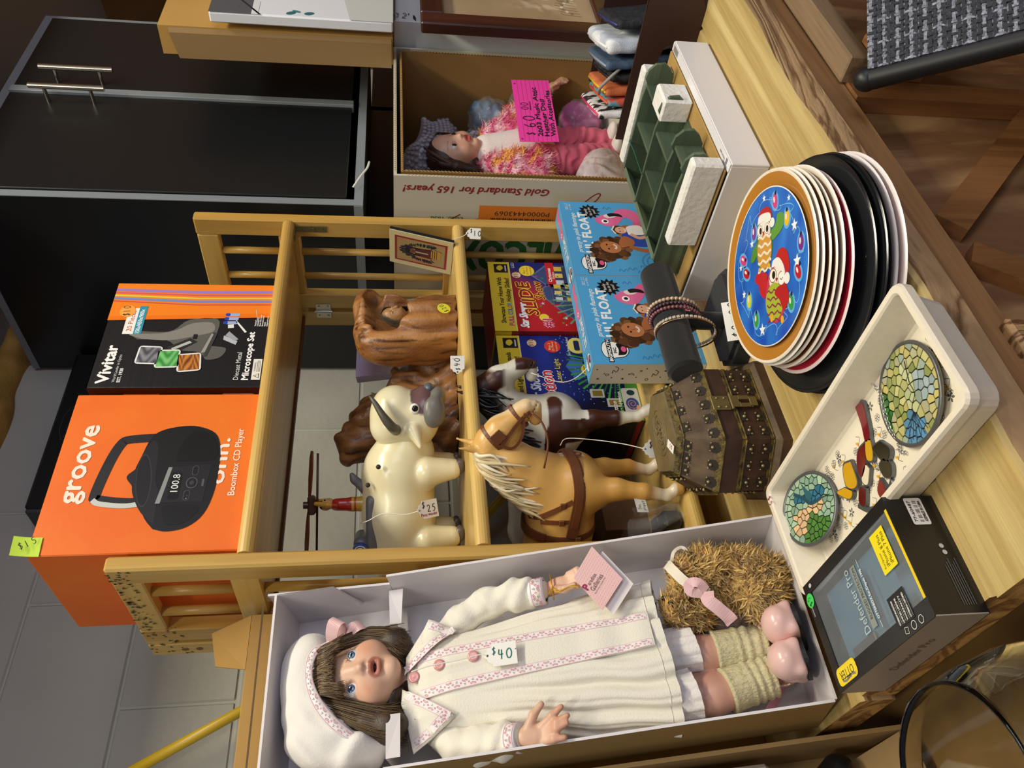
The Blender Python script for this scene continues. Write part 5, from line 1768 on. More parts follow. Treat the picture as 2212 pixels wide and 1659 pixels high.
# two driftwood carvings
CARV=paint('carved_wood',0.42,bump=0.5,bscale=180,coat=0.05)
def streak(V,c1,c2,c3,sc=(90,90,9),seed=2):
 n=vnoise(V*np.array(sc)/60.0,60,seed)
 n2=vnoise(V*np.array(sc)/25.0,60,seed+5)
 c=mixc(c1,c2,.5+.5*n)
 return c*(1-np.clip(n2-.35,0,1)[:,None])+np.array(lin(c3))*np.clip(n2-.35,0,1)[:,None]
cv=thing('wood_carving','carved wooden hooded woman with long dark hair and a yellow sticker','carving',(.965,1.0,1.1772))
s=Sculpt(0.0022,0.010)
s.chain([(.003,.004,.0),(.000,.006,.055),(-.010,.010,.095)],[.056,.057,.050],k=.02)
s.ell((.006,.010,.120),(.074,.042,.055),rotm(0,12,0),k=.015)
s.ell((.058,.008,.152),(.038,.030,.026),rotm(0,10,0),k=.014)
s.ell((-.040,.010,.118),(.026,.03,.048),rotm(0,12,0),k=.012)
s.ell((.022,-.036,.120),(.056,.036,.044),rotm(0,8,0),k=.005,op='-')
s.ell((.066,-.030,.140),(.032,.036,.020),rotm(0,14,0),k=.006,op='-')
s.ell((.046,-.034,.078),(.016,.034,.044),rotm(0,12,0),k=.006,op='-')
s.fn(lambda P:P[:,2],(-.1,-.1,-.06),(.1,.1,0),k=.0005,op='-')
def flute(P):
 a=np.arctan2(P[:,1]-.004,P[:,0])
 return .0022*np.sin(a*11+P[:,2]*25+1.2*np.sin(P[:,2]*40))*smooth01(P[:,1],.01,-.02)+.0010*vnoise(P,90,3)
V,F=s.surface(flute)
cc=streak(V,'b07a42','80502a','4a2812',(140,140,9))
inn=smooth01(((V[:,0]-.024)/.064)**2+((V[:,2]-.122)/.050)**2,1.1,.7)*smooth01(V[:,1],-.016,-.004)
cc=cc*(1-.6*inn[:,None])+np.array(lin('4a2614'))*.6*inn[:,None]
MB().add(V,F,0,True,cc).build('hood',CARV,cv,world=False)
s=Sculpt(0.0013,0.004)
fc=np.array([.006,-.021,.107])
s.ell(fc,(.0155,.016,.0215),rotm(0,8,0))
s.ell(fc+[.0,-.006,-.010],(.011,.011,.012))
s.cap(fc+[.003,-.0155,.003],fc+[.005,-.0185,-.005],.0022,.0028,k=.003)
for q in(-1,1):
 s.ell(fc+[.0015+.0062*q,-.0150,.0035],(.0038,.004,.0018),k=.0015,op='-')
 s.ell(fc+[.0015+.0062*q,-.0135,.0030],(.0030,.003,.0014),k=.001)
s.cap(fc+[.000,-.0160,-.0105],fc+[.0075,-.0155,-.0105],.0014,.0014,k=.002)
s.cap(fc+[.001,-.0155,-.0132],fc+[.0070,-.0150,-.0132],.0016,.0015,k=.002)
s.cap(fc+[0,.002,-.018],fc+[.004,.006,-.040],.0095,.013)
sculpted(s,lambda V:streak(V,'b08450','8a5f34','6e4526',(30,30,30),8),'face',CARV,cv,world=False)
mb=MB()
rc=np.random.default_rng(6)
HK=[np.array(lin(x))for x in('3a342a','2a241c','4d463a','1c1813')]
for k in range(150):
 q=1 if k%2 else-1
 u=rc.random()
 w0=fc+np.array([.001,-.004+.008*u,.0225])
 p=catmull([w0,fc+[.010*q,-.010+.010*u,.0165],fc+[(.0165+.003*u)*q,-.006+.012*u,-.002],fc+[(.0165+.004*u)*q+.004,-.004+.013*u,-.026],fc+[(.012+.006*u)*q+.008,-.001+.012*u,-.050-.012*rc.random()]],4)
 mb.tube(p,np.interp(np.linspace(0,1,len(p)),[0,.5,1],[.0011,.0013,.0005]),5,col=HK[k%4])
mb.build('hair',CARV,cv,world=False)
t=thing('price_sticker','round yellow $20 sticker on the carved hooded woman','sticker',(.945,.945,1.198))
P=Print((.951,.9425,1.2005),(.80,-.1,.60),(-.60,-.1,.80),lift=.0)
P.nz=np.array([.2,-.97,.1])
P.lift=.0035
P.ell(0,0,.0112,.0112,'e8e23a',0)
hand(P,'$20',-.0092,-.004,.0078,'15151a',1)
P.build('sticker_print',PRINT_MATT,t)
cv2=thing('wood_carving','dark gnarled driftwood carving with a bearded face, behind the toy bull','carving',(.86,1.095,1.1772))
s=Sculpt(0.003,0.012)
s.chain([(.085,-.01,.0),(.080,-.01,.030),(.060,-.005,.062),(.030,.0,.080)],[.040,.036,.030,.030])
s.chain([(-.04,0,.0),(-.02,0,.05),(0,0,.09),(-.03,.0,.13),(-.060,0,.155)],[.055,.050,.044,.046,.038])
s.chain([(.0,0,.0),(.05,-.01,.0)],[.055,.05])
s.chain([(.0,-.005,.085),(.045,-.012,.095),(.070,-.015,.103)],[.026,.020,.009])
s.chain([(-.060,.0,.155),(-.085,0,.175),(-.070,-.01,.192)],[.034,.024,.013])
s.ell((-.085,.0,.125),(.022,.026,.040))
s.ell((-.048,-.040,.150),(.018,.016,.022))
s.cap((-.044,-.054,.155),(-.042,-.058,.146),.004,.005,k=.004)
for q in(-1,1):
 s.ell((-.046+.008*q,-.054,.158),(.004,.005,.003),k=.002,op='-')
s.fn(lambda P:P[:,2],(-.2,-.2,-.08),(.2,.2,0),k=.0005,op='-')
sculpted(s,lambda V:streak(V,'96683c','5e3a20','30190d',(110,110,12),4),'driftwood',CARV,cv2,world=False,disp=lambda P:.0026*np.sin(P[:,0]*190+40*P[:,2]+3*np.sin(P[:,2]*50))+.0022*vnoise(P,70,7))
# painted canvas and tile
cn=thing('canvas','pale lilac painted canvas with a halo, leaning behind the carvings','painting',(1.08,1.135,1.1772))
cx=np.array([.945,1.078,1.1776])
ex=np.array([.150,.010,0])
ex/=np.linalg.norm(ex)
up=np.array([0,.16,.98])
up-=ex*(ex@up)
up/=np.linalg.norm(up)
nn=np.cross(ex,up)
cw,chh=.200,.178
CANV=pm('canvas_side','b5aab8',0.8,bump=0.3,bscale=700)
MB().box(cx+ex*cw/2+up*chh/2-nn*.009,(cw,chh,.016),.001,np.stack([ex,up,nn],1)).build('stretched_canvas',CANV,cn)
P=Print(cx,ex,up,lift=-.0003)
def cpaint(u,v):
 q=np.c_[u,v,0*u]
 c=mixc('c6c2da','b39cc0',.5+.5*vnoise(q,7,1))
 c2=mixc('d6dbe6','c3b7cf',.5+.5*vnoise(q,9,3))
 t=smooth01(u,.35,.8)
 c=c*(1-t[:,None])+c2*t[:,None]
 d=np.hypot((u-.42)*cw,(v-.66)*chh)/.055
 ray_=.5+.5*np.sin(np.arctan2(v-.66,u-.42)*46)
 h_=np.exp(-((d-1)/.10)**2)*(.4+.6*ray_)+.35*(d<1)*(.4+.3*ray_)
 c=c*(1-.8*np.clip(h_,0,1)[:,None])+np.array(lin('b9a86a'))*.8*np.clip(h_,0,1)[:,None]
 g=np.exp(-((u-.80-.25*(v-.3))/.035)**2-((v-.38)/.12)**2)+np.exp(-((u-.72)/.05)**2-((v-.42)/.05)**2)
 c=c*(1-.75*np.clip(g,0,1)[:,None])+np.array(lin('b8c04a'))*.75*np.clip(g,0,1)[:,None]
 b=np.exp(-((u-.83)/.12)**2-((v-.15)/.14)**2)
 return c*(1-.55*b[:,None])+np.array(lin('93a3d0'))*.55*b[:,None]
P.img(0,0,cw,chh,cpaint,64,70,1)
P.text('DeGrazia',cw-.052,.012,.0075,'1d1a24',3,wd=.046,shear=.35,jit=.12)
P.build('picture',PRINT_MATT,cn)
tl=thing('picture_tile','small cream tile with an old portrait in feathers, leaning at the shelf end','tile',(1.11,.97,1.1772))
p0,p1=np.array([1.122,1.018,1.1776]),np.array([1.103,.925,1.1776])
ex=(p1-p0)/np.linalg.norm(p1-p0)
up=np.array([.26,.03,.96])
up-=ex*(ex@up)
up/=np.linalg.norm(up)
nn=np.cross(ex,up)
tw,th_=.095,.118
MB().box(p0+ex*tw/2+up*th_/2-nn*.0045,(tw,th_,.007),.001,np.stack([ex,up,nn],1)).build('tile_back',pm('tile_black','141416',0.35),tl)
MB().box(p0+ex*tw/2+up*th_/2-nn*.0004,(tw,th_,.0012),.0005,np.stack([ex,up,nn],1)).build('tile_face',pm('cream_glaze','dccf9c',0.3),tl)
P=Print(p0,ex,up,lift=.0004)
P.rect(.012,.010,.083,.108,'b23a2a',0)
P.rect(.0135,.0115,.0815,.1065,'3a1c18',.4)
P.rect(.0145,.0125,.0805,.1055,'b23a2a',.8)
P.img(.0165,.0145,.0785,.1035,lambda u,v:mixc('a39a62','b9895a',.5+.5*vnoise(np.c_[u,v,u*0],7,5)),14,18,1.2)
rt=np.random.default_rng(3)
for k in range(150):
 a=rt.uniform(-.4,3.54)
 q=rt.uniform(.75,1.0)
 x,y=.0475+.022*q*math.cos(a),.060+.036*q*math.sin(a)-.010*(abs(math.cos(a)))
 dx,dy=.006*math.cos(a),.009*math.sin(a)-.003
 P.line([(x,y),(x+dx,y+dy)],.0020,('1f2430','2c2f36','3a2c26','171a22')[k%4],2+.002*k)
P.ell(.0475,.078,.0068,.0085,'7a4a30',3)
P.ell(.0475,.084,.0080,.0050,'1a1a1e',3.2)
P.line(catmull([(.041,.084),(.038,.072),(.039,.060)],4),.004,'17171b',3.1)
P.line(catmull([(.054,.084),(.057,.072),(.056,.060)],4),.004,'17171b',3.1)
P.poly([(.037,.070),(.058,.070),(.062,.038),(.034,.038)],'5a2a24',2.9)
P.line([(.047,.069),(.047,.045)],.003,'c8c0a0',3.3)
P.poly([(.038,.040),(.058,.040),(.061,.022),(.036,.022)],'c79a3c',3)
for k in range(3):
 P.line([(.037,.037-.004*k),(.060,.037-.004*k)],.0012,'2a1c12',3.4)
P.line(catmull([(.060,.020),(.066,.036),(.070,.030),(.072,.050),(.075,.034)],4),.001,'121212',3.6)
P.build('tile_print',PRINT,tl)
dnv=(-.0,0,-1)
rtv=(.767,-.641,0)
side_tag('price tag marked $25 hanging in front of the palomino horse\'s forelegs',(.625,.892,.916),(.05,.02,-1),rtv,.026,.036,[('$',-.0085,.001,.009,'15151a',0),('25',.000,-.0065,.0105,'15151a',0)],[(.640,.900,.96),(.652,.906,1.0),(.659,.912,1.036),(.651,.918,1.046)])
side_tag('price tag marked $25 Firm works hanging on the toy bull\'s flank',(.600,1.000,1.236),(.38,.32,-.92),(.72,-.60,.34),.026,.034,[('$',-.009,.002,.009,'15151a',0),('25',-.001,-.004,.010,'15151a',0)],[(.595,1.005,1.268),(.600,1.010,1.300),(.596,1.022,1.322),(.606,1.045,1.333)],extra=[('Firm works',-.012,-.0095,.0042,'a0243c',0,.026)])
side_tag('price tag marked $10 tied to the small portrait tile',(1.128,.922,1.141),(0,.03,-1),rtv,.020,.027,[('$',-.006,.001,.007,'15151a',0),('10',.0005,-.0045,.0095,'15151a',0)],[(1.123,.925,1.160),(1.116,.9285,1.180),(1.112,.934,1.2)])
side_tag('price tag marked $40 and hung upright on the shelf edge by the carvings',(.812,.924,1.186),rtv,(0,.05,1),.022,.028,[('$',-.0085,-.004,.0065,'15151a',0),('40',-.002,-.0035,.0085,'15151a',0),("'",.008,.001,.006,'15151a',0)],None)
t=side_tag('price tag marked $40 edge-on, on the pinto horse\'s chest',(.822,.905,.955),(.02,.02,-1),(.3,.95,0),.016,.032,[('40',-.004,-.003,.006,'8a8a92',0)],[(.80,.925,.985),(.785,.935,1.02),(.80,.93,1.07)])
# light-show projector boxes on the shelf's bottom board
def star_box(x0,x1,y0,z1,which,red):
 nm='red' if red else 'blue'
 base=pm('star_card_'+nm,'8c1c20' if red else '15183a',0.4)
 t=carton('projector_box',which,'box',x0,x1,y0,y0+.125,SHZ+.0002,z1,base,.001)
 W,Hh=t['w'],t['h']
 P=face(t,fold=(0,W,0,Hh))
 rb=np.random.default_rng(4 if red else 5)
 def bg(u,v):
  q=np.c_[u,v,0*u]
  if red:
   d=(1-u)*.9+v*1.1
   c=mixc('b01c24','1b2470',smooth01(u*1.0-v*.9+.35,.25,.55))
   c=c*(1-.35*smooth01(v,.25,.0)[:,None])
  else:
   c=mixc('1c2c8c','0b0f2c',smooth01(v,.75,.25)*.8+.2*vnoise(q,9,3))
  return c
 P.img(0,0,W,Hh,bg,26,30,0)
 P.rect(0,Hh-.040,W,Hh,'e6c832',1)
 P.rect(0,Hh-.041,W,Hh-.039,'f4e48a',1.2)
 P.rect(W-.030,Hh-.037,W-.006,Hh-.011,'15151a',2)
 P.poly(catmull([(W-.025,Hh-.022),(W-.020,Hh-.016),(W-.012,Hh-.018),(W-.010,Hh-.025),(W-.018,Hh-.028),(W-.025,Hh-.022)],4)[:-1],'e6c832',3)
 P.rect(W-.026,Hh-.034,W-.010,Hh-.0315,'d8d8d8',3)
 if red:
  P.text('Showcase Your Home With',.020,Hh-.022,.0085,'15130e',2,wd=.118,bold=.04)
  P.text('FULL',.014,Hh-.036,.0085,'b0307c',2,wd=.024,bold=.05)
  for k,ch_ in enumerate('COLOR'):
   P.text(ch_,.041+.0062*k,Hh-.036,.0085,('2a6fc0','2a9a6a','6a4ac0','d06a20','3aa0c0')[k],2,wd=.0055,bold=.05)
  P.text('Holiday Slides!',.075,Hh-.036,.0085,'15130e',2,wd=.062,bold=.04)
  P.text('Star Shower',.008,Hh-.062,.0150,'f2f2f6',4,wd=.062,shear=.25,bold=.05)
  for b_,c_ in((.10,'e8d040'),(.03,'8a1420')):
   P.text('SLIDE',.040,Hh-.084,.0235,c_,4+(b_<.05),wd=.086,shear=.2,bold=b_,rot=8)
   P.text('Show',.080,Hh-.100,.0165,c_,4+(b_<.05),wd=.048,shear=.2,bold=b_,rot=6)
  P.ell(W-.036,Hh-.052,.0085,.0085,'f0c9a0',3)
  hand(P,'$10',W-.0435,Hh-.055,.0075,'4a1c10',4)
  P.ell(W-.024,Hh-.073,.0145,.0145,'e6cf3a',3)
  for k,s_ in enumerate(('Buy 2','Or More!','For spectacular results!')):
   P.text(s_,W-.024,Hh-(.0695+.006*k),.0042-.001*(k==2),'b03020',4,al='c',wd=(.016,.022,.022)[k])
  P.text('LED',W-.016,Hh-.050,.006,'f4f4f4',4)
  P.rect(W-.060,Hh-.126,W,Hh-.110,'c4262e',3)
  P.text('Christmas',W-.054,Hh-.119,.0062,'f4f4f4',4,wd=.038,bold=.04)
  P.text('Slides',W-.046,Hh-.125,.0045,'f4f4f4',4,wd=.02)
  P.text('#1',.010,Hh-.105,.0170,'f0b0c8',4,wd=.020,bold=.1)
  P.text('#1',.010,Hh-.105,.0170,'b01c3c',4.6,wd=.020,bold=.02)
  P.ell(.034,Hh-.092,.009,.009,'e6cf3a',3.5)
  for(x,y,w_,h_,rf)in((.070,.075,.055,.045,.030),(.115,.060,.060,.060,.036),(.030,.040,.06,.045,.034)):
   P.rect(x,y,x+w_,y+h_,'39406a',1.5)
   P.poly([(x-.006,y+h_),(x+w_+.006,y+h_),(x+w_/2,y+h_+rf)],'5d6a94',1.7)
   P.poly([(x,y+h_+.001),(x+w_,y+h_+.001),(x+w_/2,y+h_+rf-.004)],'3c4a7c',1.8)
   for i in range(3):
    for j in range(2):
     P.rect(x+.006+i*w_/3.2,y+.006+j*h_/2.1,x+.006+i*w_/3.2+w_/5,y+.006+j*h_/2.1+h_/3.4,('d9b84a','c8d0e0','e2c46a')[(i+j)%3],2)
  for k in range(60):
   x,y=rb.random()*W,.03+rb.random()*.12
   P.star(x,y,.004*rb.random()+.0015,.0012,5,('3a8a3a','c83040','d8e0f0','4aa04a')[k%4],2.5)
  cx_,cy_=.072,.052
  for a in np.linspace(.2,2.9,12):
   P.poly([(cx_,cy_),(cx_+.07*math.cos(a),cy_+.07*math.sin(a)),(cx_+.07*math.cos(a+.06),cy_+.07*math.sin(a+.06))],'6a9a7a',2.2)
  P.poly(catmull([(.046,.046),(.066,.062),(.082,.058),(.090,.036),(.070,.016),(.050,.020),(.046,.046)],4)[:-1],'15161a',3)
  P.ell(.078,.050,.010,.012,'2a4a3a',3.5,20)
  P.ell(.079,.051,.006,.008,'0c1812',4,20)
  P.text('SS',.052,.034,.007,'e8e8ec',4,shear=.2)
 else:
  P.text('Transform Your Home With Thousands',.010,Hh-.022,.0085,'15130e',2,wd=.142,bold=.04)
  P.text('of Stars and Lights, Instantly!',.030,Hh-.036,.0085,'15130e',2,wd=.112,bold=.04)
  P.text('Star Shower',.030,Hh-.066,.0165,'e8ecf6',4,wd=.092,shear=.25,bold=.05)
  for b_,c_ in((.10,'f0e4e4'),(.03,'c02438')):
   P.text('Motion',.030,Hh-.094,.0215,c_,4+(b_<.05),wd=.078,shear=.15,bold=b_,rot=4)
  P.text('Laser Light',.085,Hh-.105,.0098,'e8d84a',4,wd=.052)
  P.ell(W-.018,Hh-.062,.0085,.0085,'f0c9a0',3)
  hand(P,'$10',W-.0255,Hh-.065,.0075,'4a1c10',4)
  P.ell(W-.026,Hh-.098,.0145,.0145,'c83428',3)
  for k,s_ in enumerate(('Buy 2','Or More!','For spectacular results!')):
   P.text(s_,W-.026,Hh-(.0945+.006*k),.0042-.001*(k==2),'f0d8a0',4,al='c',wd=(.016,.022,.022)[k])
  P.text('Just Press To Select!',W-.048,Hh-.128,.0045,'e8e8ec',4,wd=.044)
  P.ell(W-.024,Hh-.142,.019,.0165,'d9cf72',3)
  P.rect(W-.036,Hh-.147,W-.012,Hh-.137,'1c2a5a',4,.003)
  for k in range(3):
   P.rect(W-.042+.013*k,Hh-.155,W-.036+.013*k,Hh-.150,'2a2a3a',4)
  P.poly([(.088,.100),(.120,.118),(.142,.104),(.136,.088),(.100,.082)],'3d64b4',2)
  for k in range(160):
   x,y=.03+rb.random()*(W-.03),.028+rb.random()*.10
   P.ell(x,y,.0008+.0006*rb.random(),None,('5f8ae0','90b0f0','4a70d0')[k%3],2.5,n=6)
  P.ell(.112,.082,.012,.0095,'d8c83a',3)
  for k in range(3):
   P.rect(.104,.0855-.004*k,.120,.0868-.004*k,'4a4418',4)
  gx,gy=.125,.030
  for a in np.linspace(1.0,3.1,16):
   P.poly([(gx,gy),(gx+.085*math.cos(a),gy+.085*math.sin(a)),(gx+.085*math.cos(a+.05),gy+.085*math.sin(a+.05))],('2f8a3a','46a84a','256a30')[int(a*10)%3],2.2)
  P.ell(W-.030,.046,.042,.034,'1f3f9c',3)
  P.line(catmull([(W-.070,.050),(W-.040,.072),(W-.004,.066)],5),.006,'2f8a3a',3.4)
  P.line(catmull([(W-.072,.042),(W-.040,.060),(W-.002,.056)],5),.004,'b03a2a',3.5)
  P.ell(W-.052,.034,.016,.012,'10142a',3.8,20)
  P.ell(W-.052,.034,.008,.006,'c85a3a',4.2,20)
  for(x,y)in((.050,.060),(.080,.050),(.030,.034)):
   P.rect(x,y,x+.018,y+.024,'cfd0d8',2.8)
   P.rect(x+.003,y+.003,x+.015,y+.020,'8a7a3a',3)
  P.poly([(0,0),(W,0),(W,.016),(.06,.022),(0,.030)],'3f8a34',3.5)
  P.rect(.012,.001,.070,.030,'c9ccd2',4,.004)
  P.ell(.036,.015,.013,.011,'2f4f9a',4.5)
  P.line([(.036+(.002+.0007*k)*math.cos(k*.8),.015+(.002+.0006*k)*math.sin(k*.8))for k in range(14)],.0012,'e08a7a',5)
  P.poly([(.012,.004),(.026,.010),(.034,.008),(.030,.002),(.014,.000)],'d8a890',4.8)
  P.text('Button',.012,.042,.0075,'f2f2f2',5,wd=.03,bold=.04)
  P.text('Start or',.010,.033,.0065,'7ad04a',5,wd=.030,bold=.04)
  P.text('Motion',.036,.032,.0065,'f2f2f2',5,wd=.026,bold=.04)
  P.text('You Get',.004,.0085+.004,.0045,'f2f2f2',6,wd=.02)
  P.text('Both!',.004,.006,.005,'f2f2f2',6,wd=.016)
  P.ell(.060,.014,.006,.007,'1c3a4a',5)
 P.build('front_print',PRINT,t,world=False)
 P=face(t,'left')
 P.rect(0,0,.125,Hh,'0f0f14' if not red else '7c181c',0)
 P.rect(0,Hh-.03,.125,Hh,'d8bc2c',1)
 for k in range(2):
  P.line([(.012+.055*k,.02),(.058+.055*k,.02),(.058+.055*k,.075),(.012+.055*k,.075)],.0008,'4a4a3a',1,True)
 P.rect(.0,.002,.125,.012,'7a1c20',1)
 P.text('Motion Laser Lights',.03,.004,.005,'c03a3a',2,wd=.08)
 P.build('side_print',PRINT,t,world=False)
 return t
star_box(.956,1.138,.998,1.108,'red and yellow holiday light projector box, right of the pair under the shelf',True)
star_box(.762,.9545,1.008,1.106,'dark blue and yellow laser light box, half hidden behind the pinto horse',False)
# odds and ends behind the horses
FILM=film('poly_bag','cfd3d8',0.10,0.16,1.0,40)
bg_=thing('clear_bag','clear plastic bag holding dark parts, left end of the shelf\'s bottom board','bag',(.555,1.0,SHZ))
MB().box((.548,.985,SHZ+.016),(.030,.055,.030),.006,rotm(0,0,12)).box((.572,1.02,SHZ+.012),(.03,.04,.022),.006,rotm(0,0,-20)).build('dark_parts',pm('dark_plastic','1c1d22',0.35),bg_)
rb_=np.random.default_rng(9)
def bagf(u,v):
 a=u*2*math.pi
 z=v
 k=(1-.75*max(0,v-.5)*2)if v>.5 else 1
 x,y=.022*math.cos(a),.050*math.sin(a)*(1+.15*v)
 return np.array([.556+x*k+.004*math.sin(5*a+9*v)+.0*v,.998+y+.004*math.sin(7*a+5*v),SHZ+.001+.072*v+.005*math.sin(4*a)])
MB().grid(bagf,40,14,wrap=True).build('bag_film',FILM,bg_)
P=Print((.556,.953,.925),(.55,-.20,.1),(.1,.1,1),lift=.006)
P.rect(0,0,.024,.016,'c2c1ba',0)
P.text('Set',.004,.009,.0042,'2a2a30',1,jit=.1)
P.text('puppy',.003,.003,.0042,'2a2a30',1,jit=.1)
P.build('bag_label',PRINT_MATT,bg_)
MB().bx(.612,.70,1.10,1.162,SHZ,SHZ+.075,.001).build('small_carton',pm('brown_card_dark','6e5238',0.7),label='small plain brown carton at the back of the shelf\'s bottom board',cat='box')
# toy float boxes in front of the shelf
def float_box(x0,x1,y0,which):
 t=carton('float_box','blue pool float box picturing a flamingo ring, '+which,'box',x0,x1,y0,y0+0.046,0.8005,0.981,pm('white_card','dcd9cc',0.45),0.001,group=None)
 W,Hh=t['w'],t['h']
 P=face(t,fold=(0,W,0,Hh))
 B='4fa4dc'
 P.rect(0,0,W,Hh,B,0)
 P.rect(0.0,0,0.10,0.030,'3f8ec6',0.5)
 P.text('WARNING',0.022,0.020,0.006,'d8ecf4',2,wd=0.036)
 for k in range(2):
  P.text('Do not use without an adult nearby',0.012,0.012-0.006*k,0.0028,'b8dcec',2,wd=0.056)
 P.text('pretty in pink flamingo',0.058,0.157,0.0082,'e9f2f6',2,wd=0.108,shear=0.25,bold=0.02)
 P.text("LIL' FLOAT",0.058,0.135,0.0165,'f2f6f8',2,wd=0.110,bold=0.055)
 P.text('ages 1-3',0.176,0.169,0.0042,'dcebf2',2,wd=0.018)
 P.text('up to 40lbs',0.174,0.161,0.0036,'dcebf2',2,wd=0.020)
 P.line([(0.175,0.167),(0.194,0.167)],0.0006,'dcebf2',2)
 P.star(0.172,0.128,0.021,0.0145,12,'0d0d10',2)
 for k,s_ in enumerate(('family','fun in the','pool!')):
  P.text(s_,0.172,0.1325-0.0075*k,0.0052,'f4f4f4',3,al='c',wd=(0.015,0.023,0.012)[k],shear=0.2,rot=6)
 P.poly(catmull([(0.012,0.150),(0.016,0.160),(0.030,0.164),(0.044,0.160),(0.047,0.150),(0.044,0.128),(0.030,0.120),(0.016,0.128),(0.012,0.150)],4)[:-1],'f4f4f2',1.4)
 P.line(catmull([(0.012,0.150),(0.016,0.160),(0.030,0.164),(0.044,0.160),(0.047,0.150),(0.044,0.128),(0.030,0.120),(0.016,0.128),(0.012,0.150)],4)[:-1],0.0012,'111111',2,True)
 P.rect(0.004,0.1475,0.053,0.1555,'111111',2.5)
 P.text('BIGMOUTH',0.006,0.149,0.0052,'ffffff',3,wd=0.045,bold=0.05)
 P.text('INC.',0.029,0.1405,0.0048,'111111',3,al='c',bold=0.05)
 P.poly(catmull([(0.018,0.139),(0.030,0.1365),(0.042,0.139),(0.040,0.127),(0.030,0.123),(0.020,0.127),(0.018,0.139)],4)[:-1],'141114',3)
 P.ell(0.031,0.1285,0.006,0.0042,'e25a92',3.3)
 for x,y in((0.016,0.085),(0.020,0.068),(0.012,0.052),(0.026,0.045),(0.186,0.085)):
  P.line(catmull([(x-0.006,y+0.016),(x,y+0.013),(x-0.006,y+0.008),(x,y+0.004),(x-0.005,y)],4),0.0016,'2f7fc0',1)
 for r_ in(0.016,0.024):
  P.line([(0.035+r_*math.cos(a),0.030+r_*math.sin(a))for a in np.linspace(-0.6,2.0,14)],0.003,'3a8acb',1)
 P.ell(0.118,0.022,0.052,0.030,'d45c97',1.5,10)
 P.ell(0.108,0.030,0.030,0.013,'b84680',1.7,10)
 P.line(catmull([(0.150,0.035),(0.168,0.055),(0.166,0.073),(0.152,0.082),(0.140,0.094),(0.146,0.110),(0.156,0.112)],6),[0.026]*12+[0.021]*12+[0.019]*13,'e0699f',2)
 P.ell(0.147,0.1015,0.0165,0.013,'e56fa4',2.2,20)
 P.ell(0.1445,0.103,0.0062,0.0066,'ffffff',2.5)
 P.ell(0.1448,0.1025,0.0032,0.0038,'101014',2.8)
 P.poly(catmull([(0.154,0.098),(0.160,0.104),(0.165,0.098),(0.166,0.086),(0.160,0.080),(0.155,0.088),(0.154,0.098)],3)[:-1],'f0dcdc',2.4)
 P.poly(catmull([(0.158,0.093),(0.165,0.096),(0.169,0.086),(0.166,0.072),(0.158,0.068),(0.160,0.079),(0.158,0.093)],3)[:-1],'121216',2.6)
 hair=[(0.078+0.020*math.cos(a)*(1+0.12*math.sin(5*a)),0.097+0.028*math.sin(a)*(1+0.10*math.sin(7*a)))for a in np.linspace(0,6.283,40)[:-1]]
 hr2=np.random.default_rng(5)
 for k in range(70):
  a,r_=hr2.random()*6.28,0.75+0.35*hr2.random()
  P.ell(0.068+0.027*r_*math.cos(a),0.106+0.031*r_*math.sin(a)-0.006*math.cos(a),0.0055+0.003*hr2.random(),None,('3b2414','5c3a22','7d5434','4a2d1a')[k%4],2+0.003*k,n=10)
 P.ell(0.068,0.104,0.026,0.028,'47291a',1.8)
 P.poly(catmull([(0.078,0.070),(0.100,0.080),(0.118,0.070),(0.128,0.040),(0.110,0.012),(0.085,0.012),(0.076,0.040),(0.078,0.070)],4)[:-1],'2148b0',2.3)
 P.poly(catmull([(0.072,0.085),(0.086,0.088),(0.104,0.076),(0.094,0.060),(0.080,0.062),(0.072,0.085)],4)[:-1],'a9683f',2.5)
 P.line(catmull([(0.076,0.070),(0.067,0.050),(0.066,0.030),(0.078,0.016),(0.100,0.020)],5),0.0095,'a8653c',2.6)
 P.line(catmull([(0.103,0.078),(0.118,0.084),(0.130,0.070),(0.128,0.056)],5),0.009,'a8653c',2.2)
 P.ell(0.073,0.105,0.0155,0.019,'b67548',2.7,-14)
 P.ell(0.0685,0.109,0.0022,0.0016,'1a0f0c',3)
 P.ell(0.0795,0.1115,0.0022,0.0016,'1a0f0c',3)
 P.line(catmull([(0.068,0.098),(0.074,0.094),(0.081,0.099)],4),0.0032,'f4ece6',3)
 P.line([(0.0675,0.099),(0.074,0.0925),(0.0815,0.1)],0.0008,'8e3a34',3.2)
 P.line([(0.073,0.107),(0.074,0.101),(0.077,0.102)],0.0012,'8f5430',3)
 P.ell(0.121,0.083,0.012,0.0125,'3f2a1e',2.5)
 P.poly(catmull([(0.108,0.066),(0.130,0.066),(0.134,0.040),(0.110,0.036),(0.108,0.066)],4)[:-1],'f0eeee',2.7)
 P.line(catmull([(0.110,0.062),(0.100,0.048),(0.104,0.034)],4),0.008,'dba688',2.9)
 P.ell(0.1205,0.078,0.0095,0.011,'e0ac90',2.8)
 P.line([(0.116,0.0715),(0.120,0.0695),(0.124,0.0715)],0.0016,'f6f0ee',3)
 P.line([(0.110,0.089),(0.121,0.0945),(0.132,0.089)],0.003,'eae6d8',3)
 P.ell(0.117,0.080,0.0012,None,'1a0f0c',3.1,n=8)
 P.ell(0.1245,0.080,0.0012,None,'1a0f0c',3.1,n=8)
 P.line(catmull([(0.100,0.022),(0.112,0.012),(0.128,0.016)],4),0.002,'1a1014',3)
 P.build('front_print',PRINT,t,world=False)
 P=face(t,'top')
 P.rect(0,0,W,0.046,'55aadf',0)
 P.line(catmull([(0.198,0.020),(0.178,0.026),(0.160,0.020),(0.140,0.030),(0.132,0.024)],5),0.013,'e56f9f',1)
 P.ell(0.131,0.024,0.010,0.009,'e56f9f',1.2)
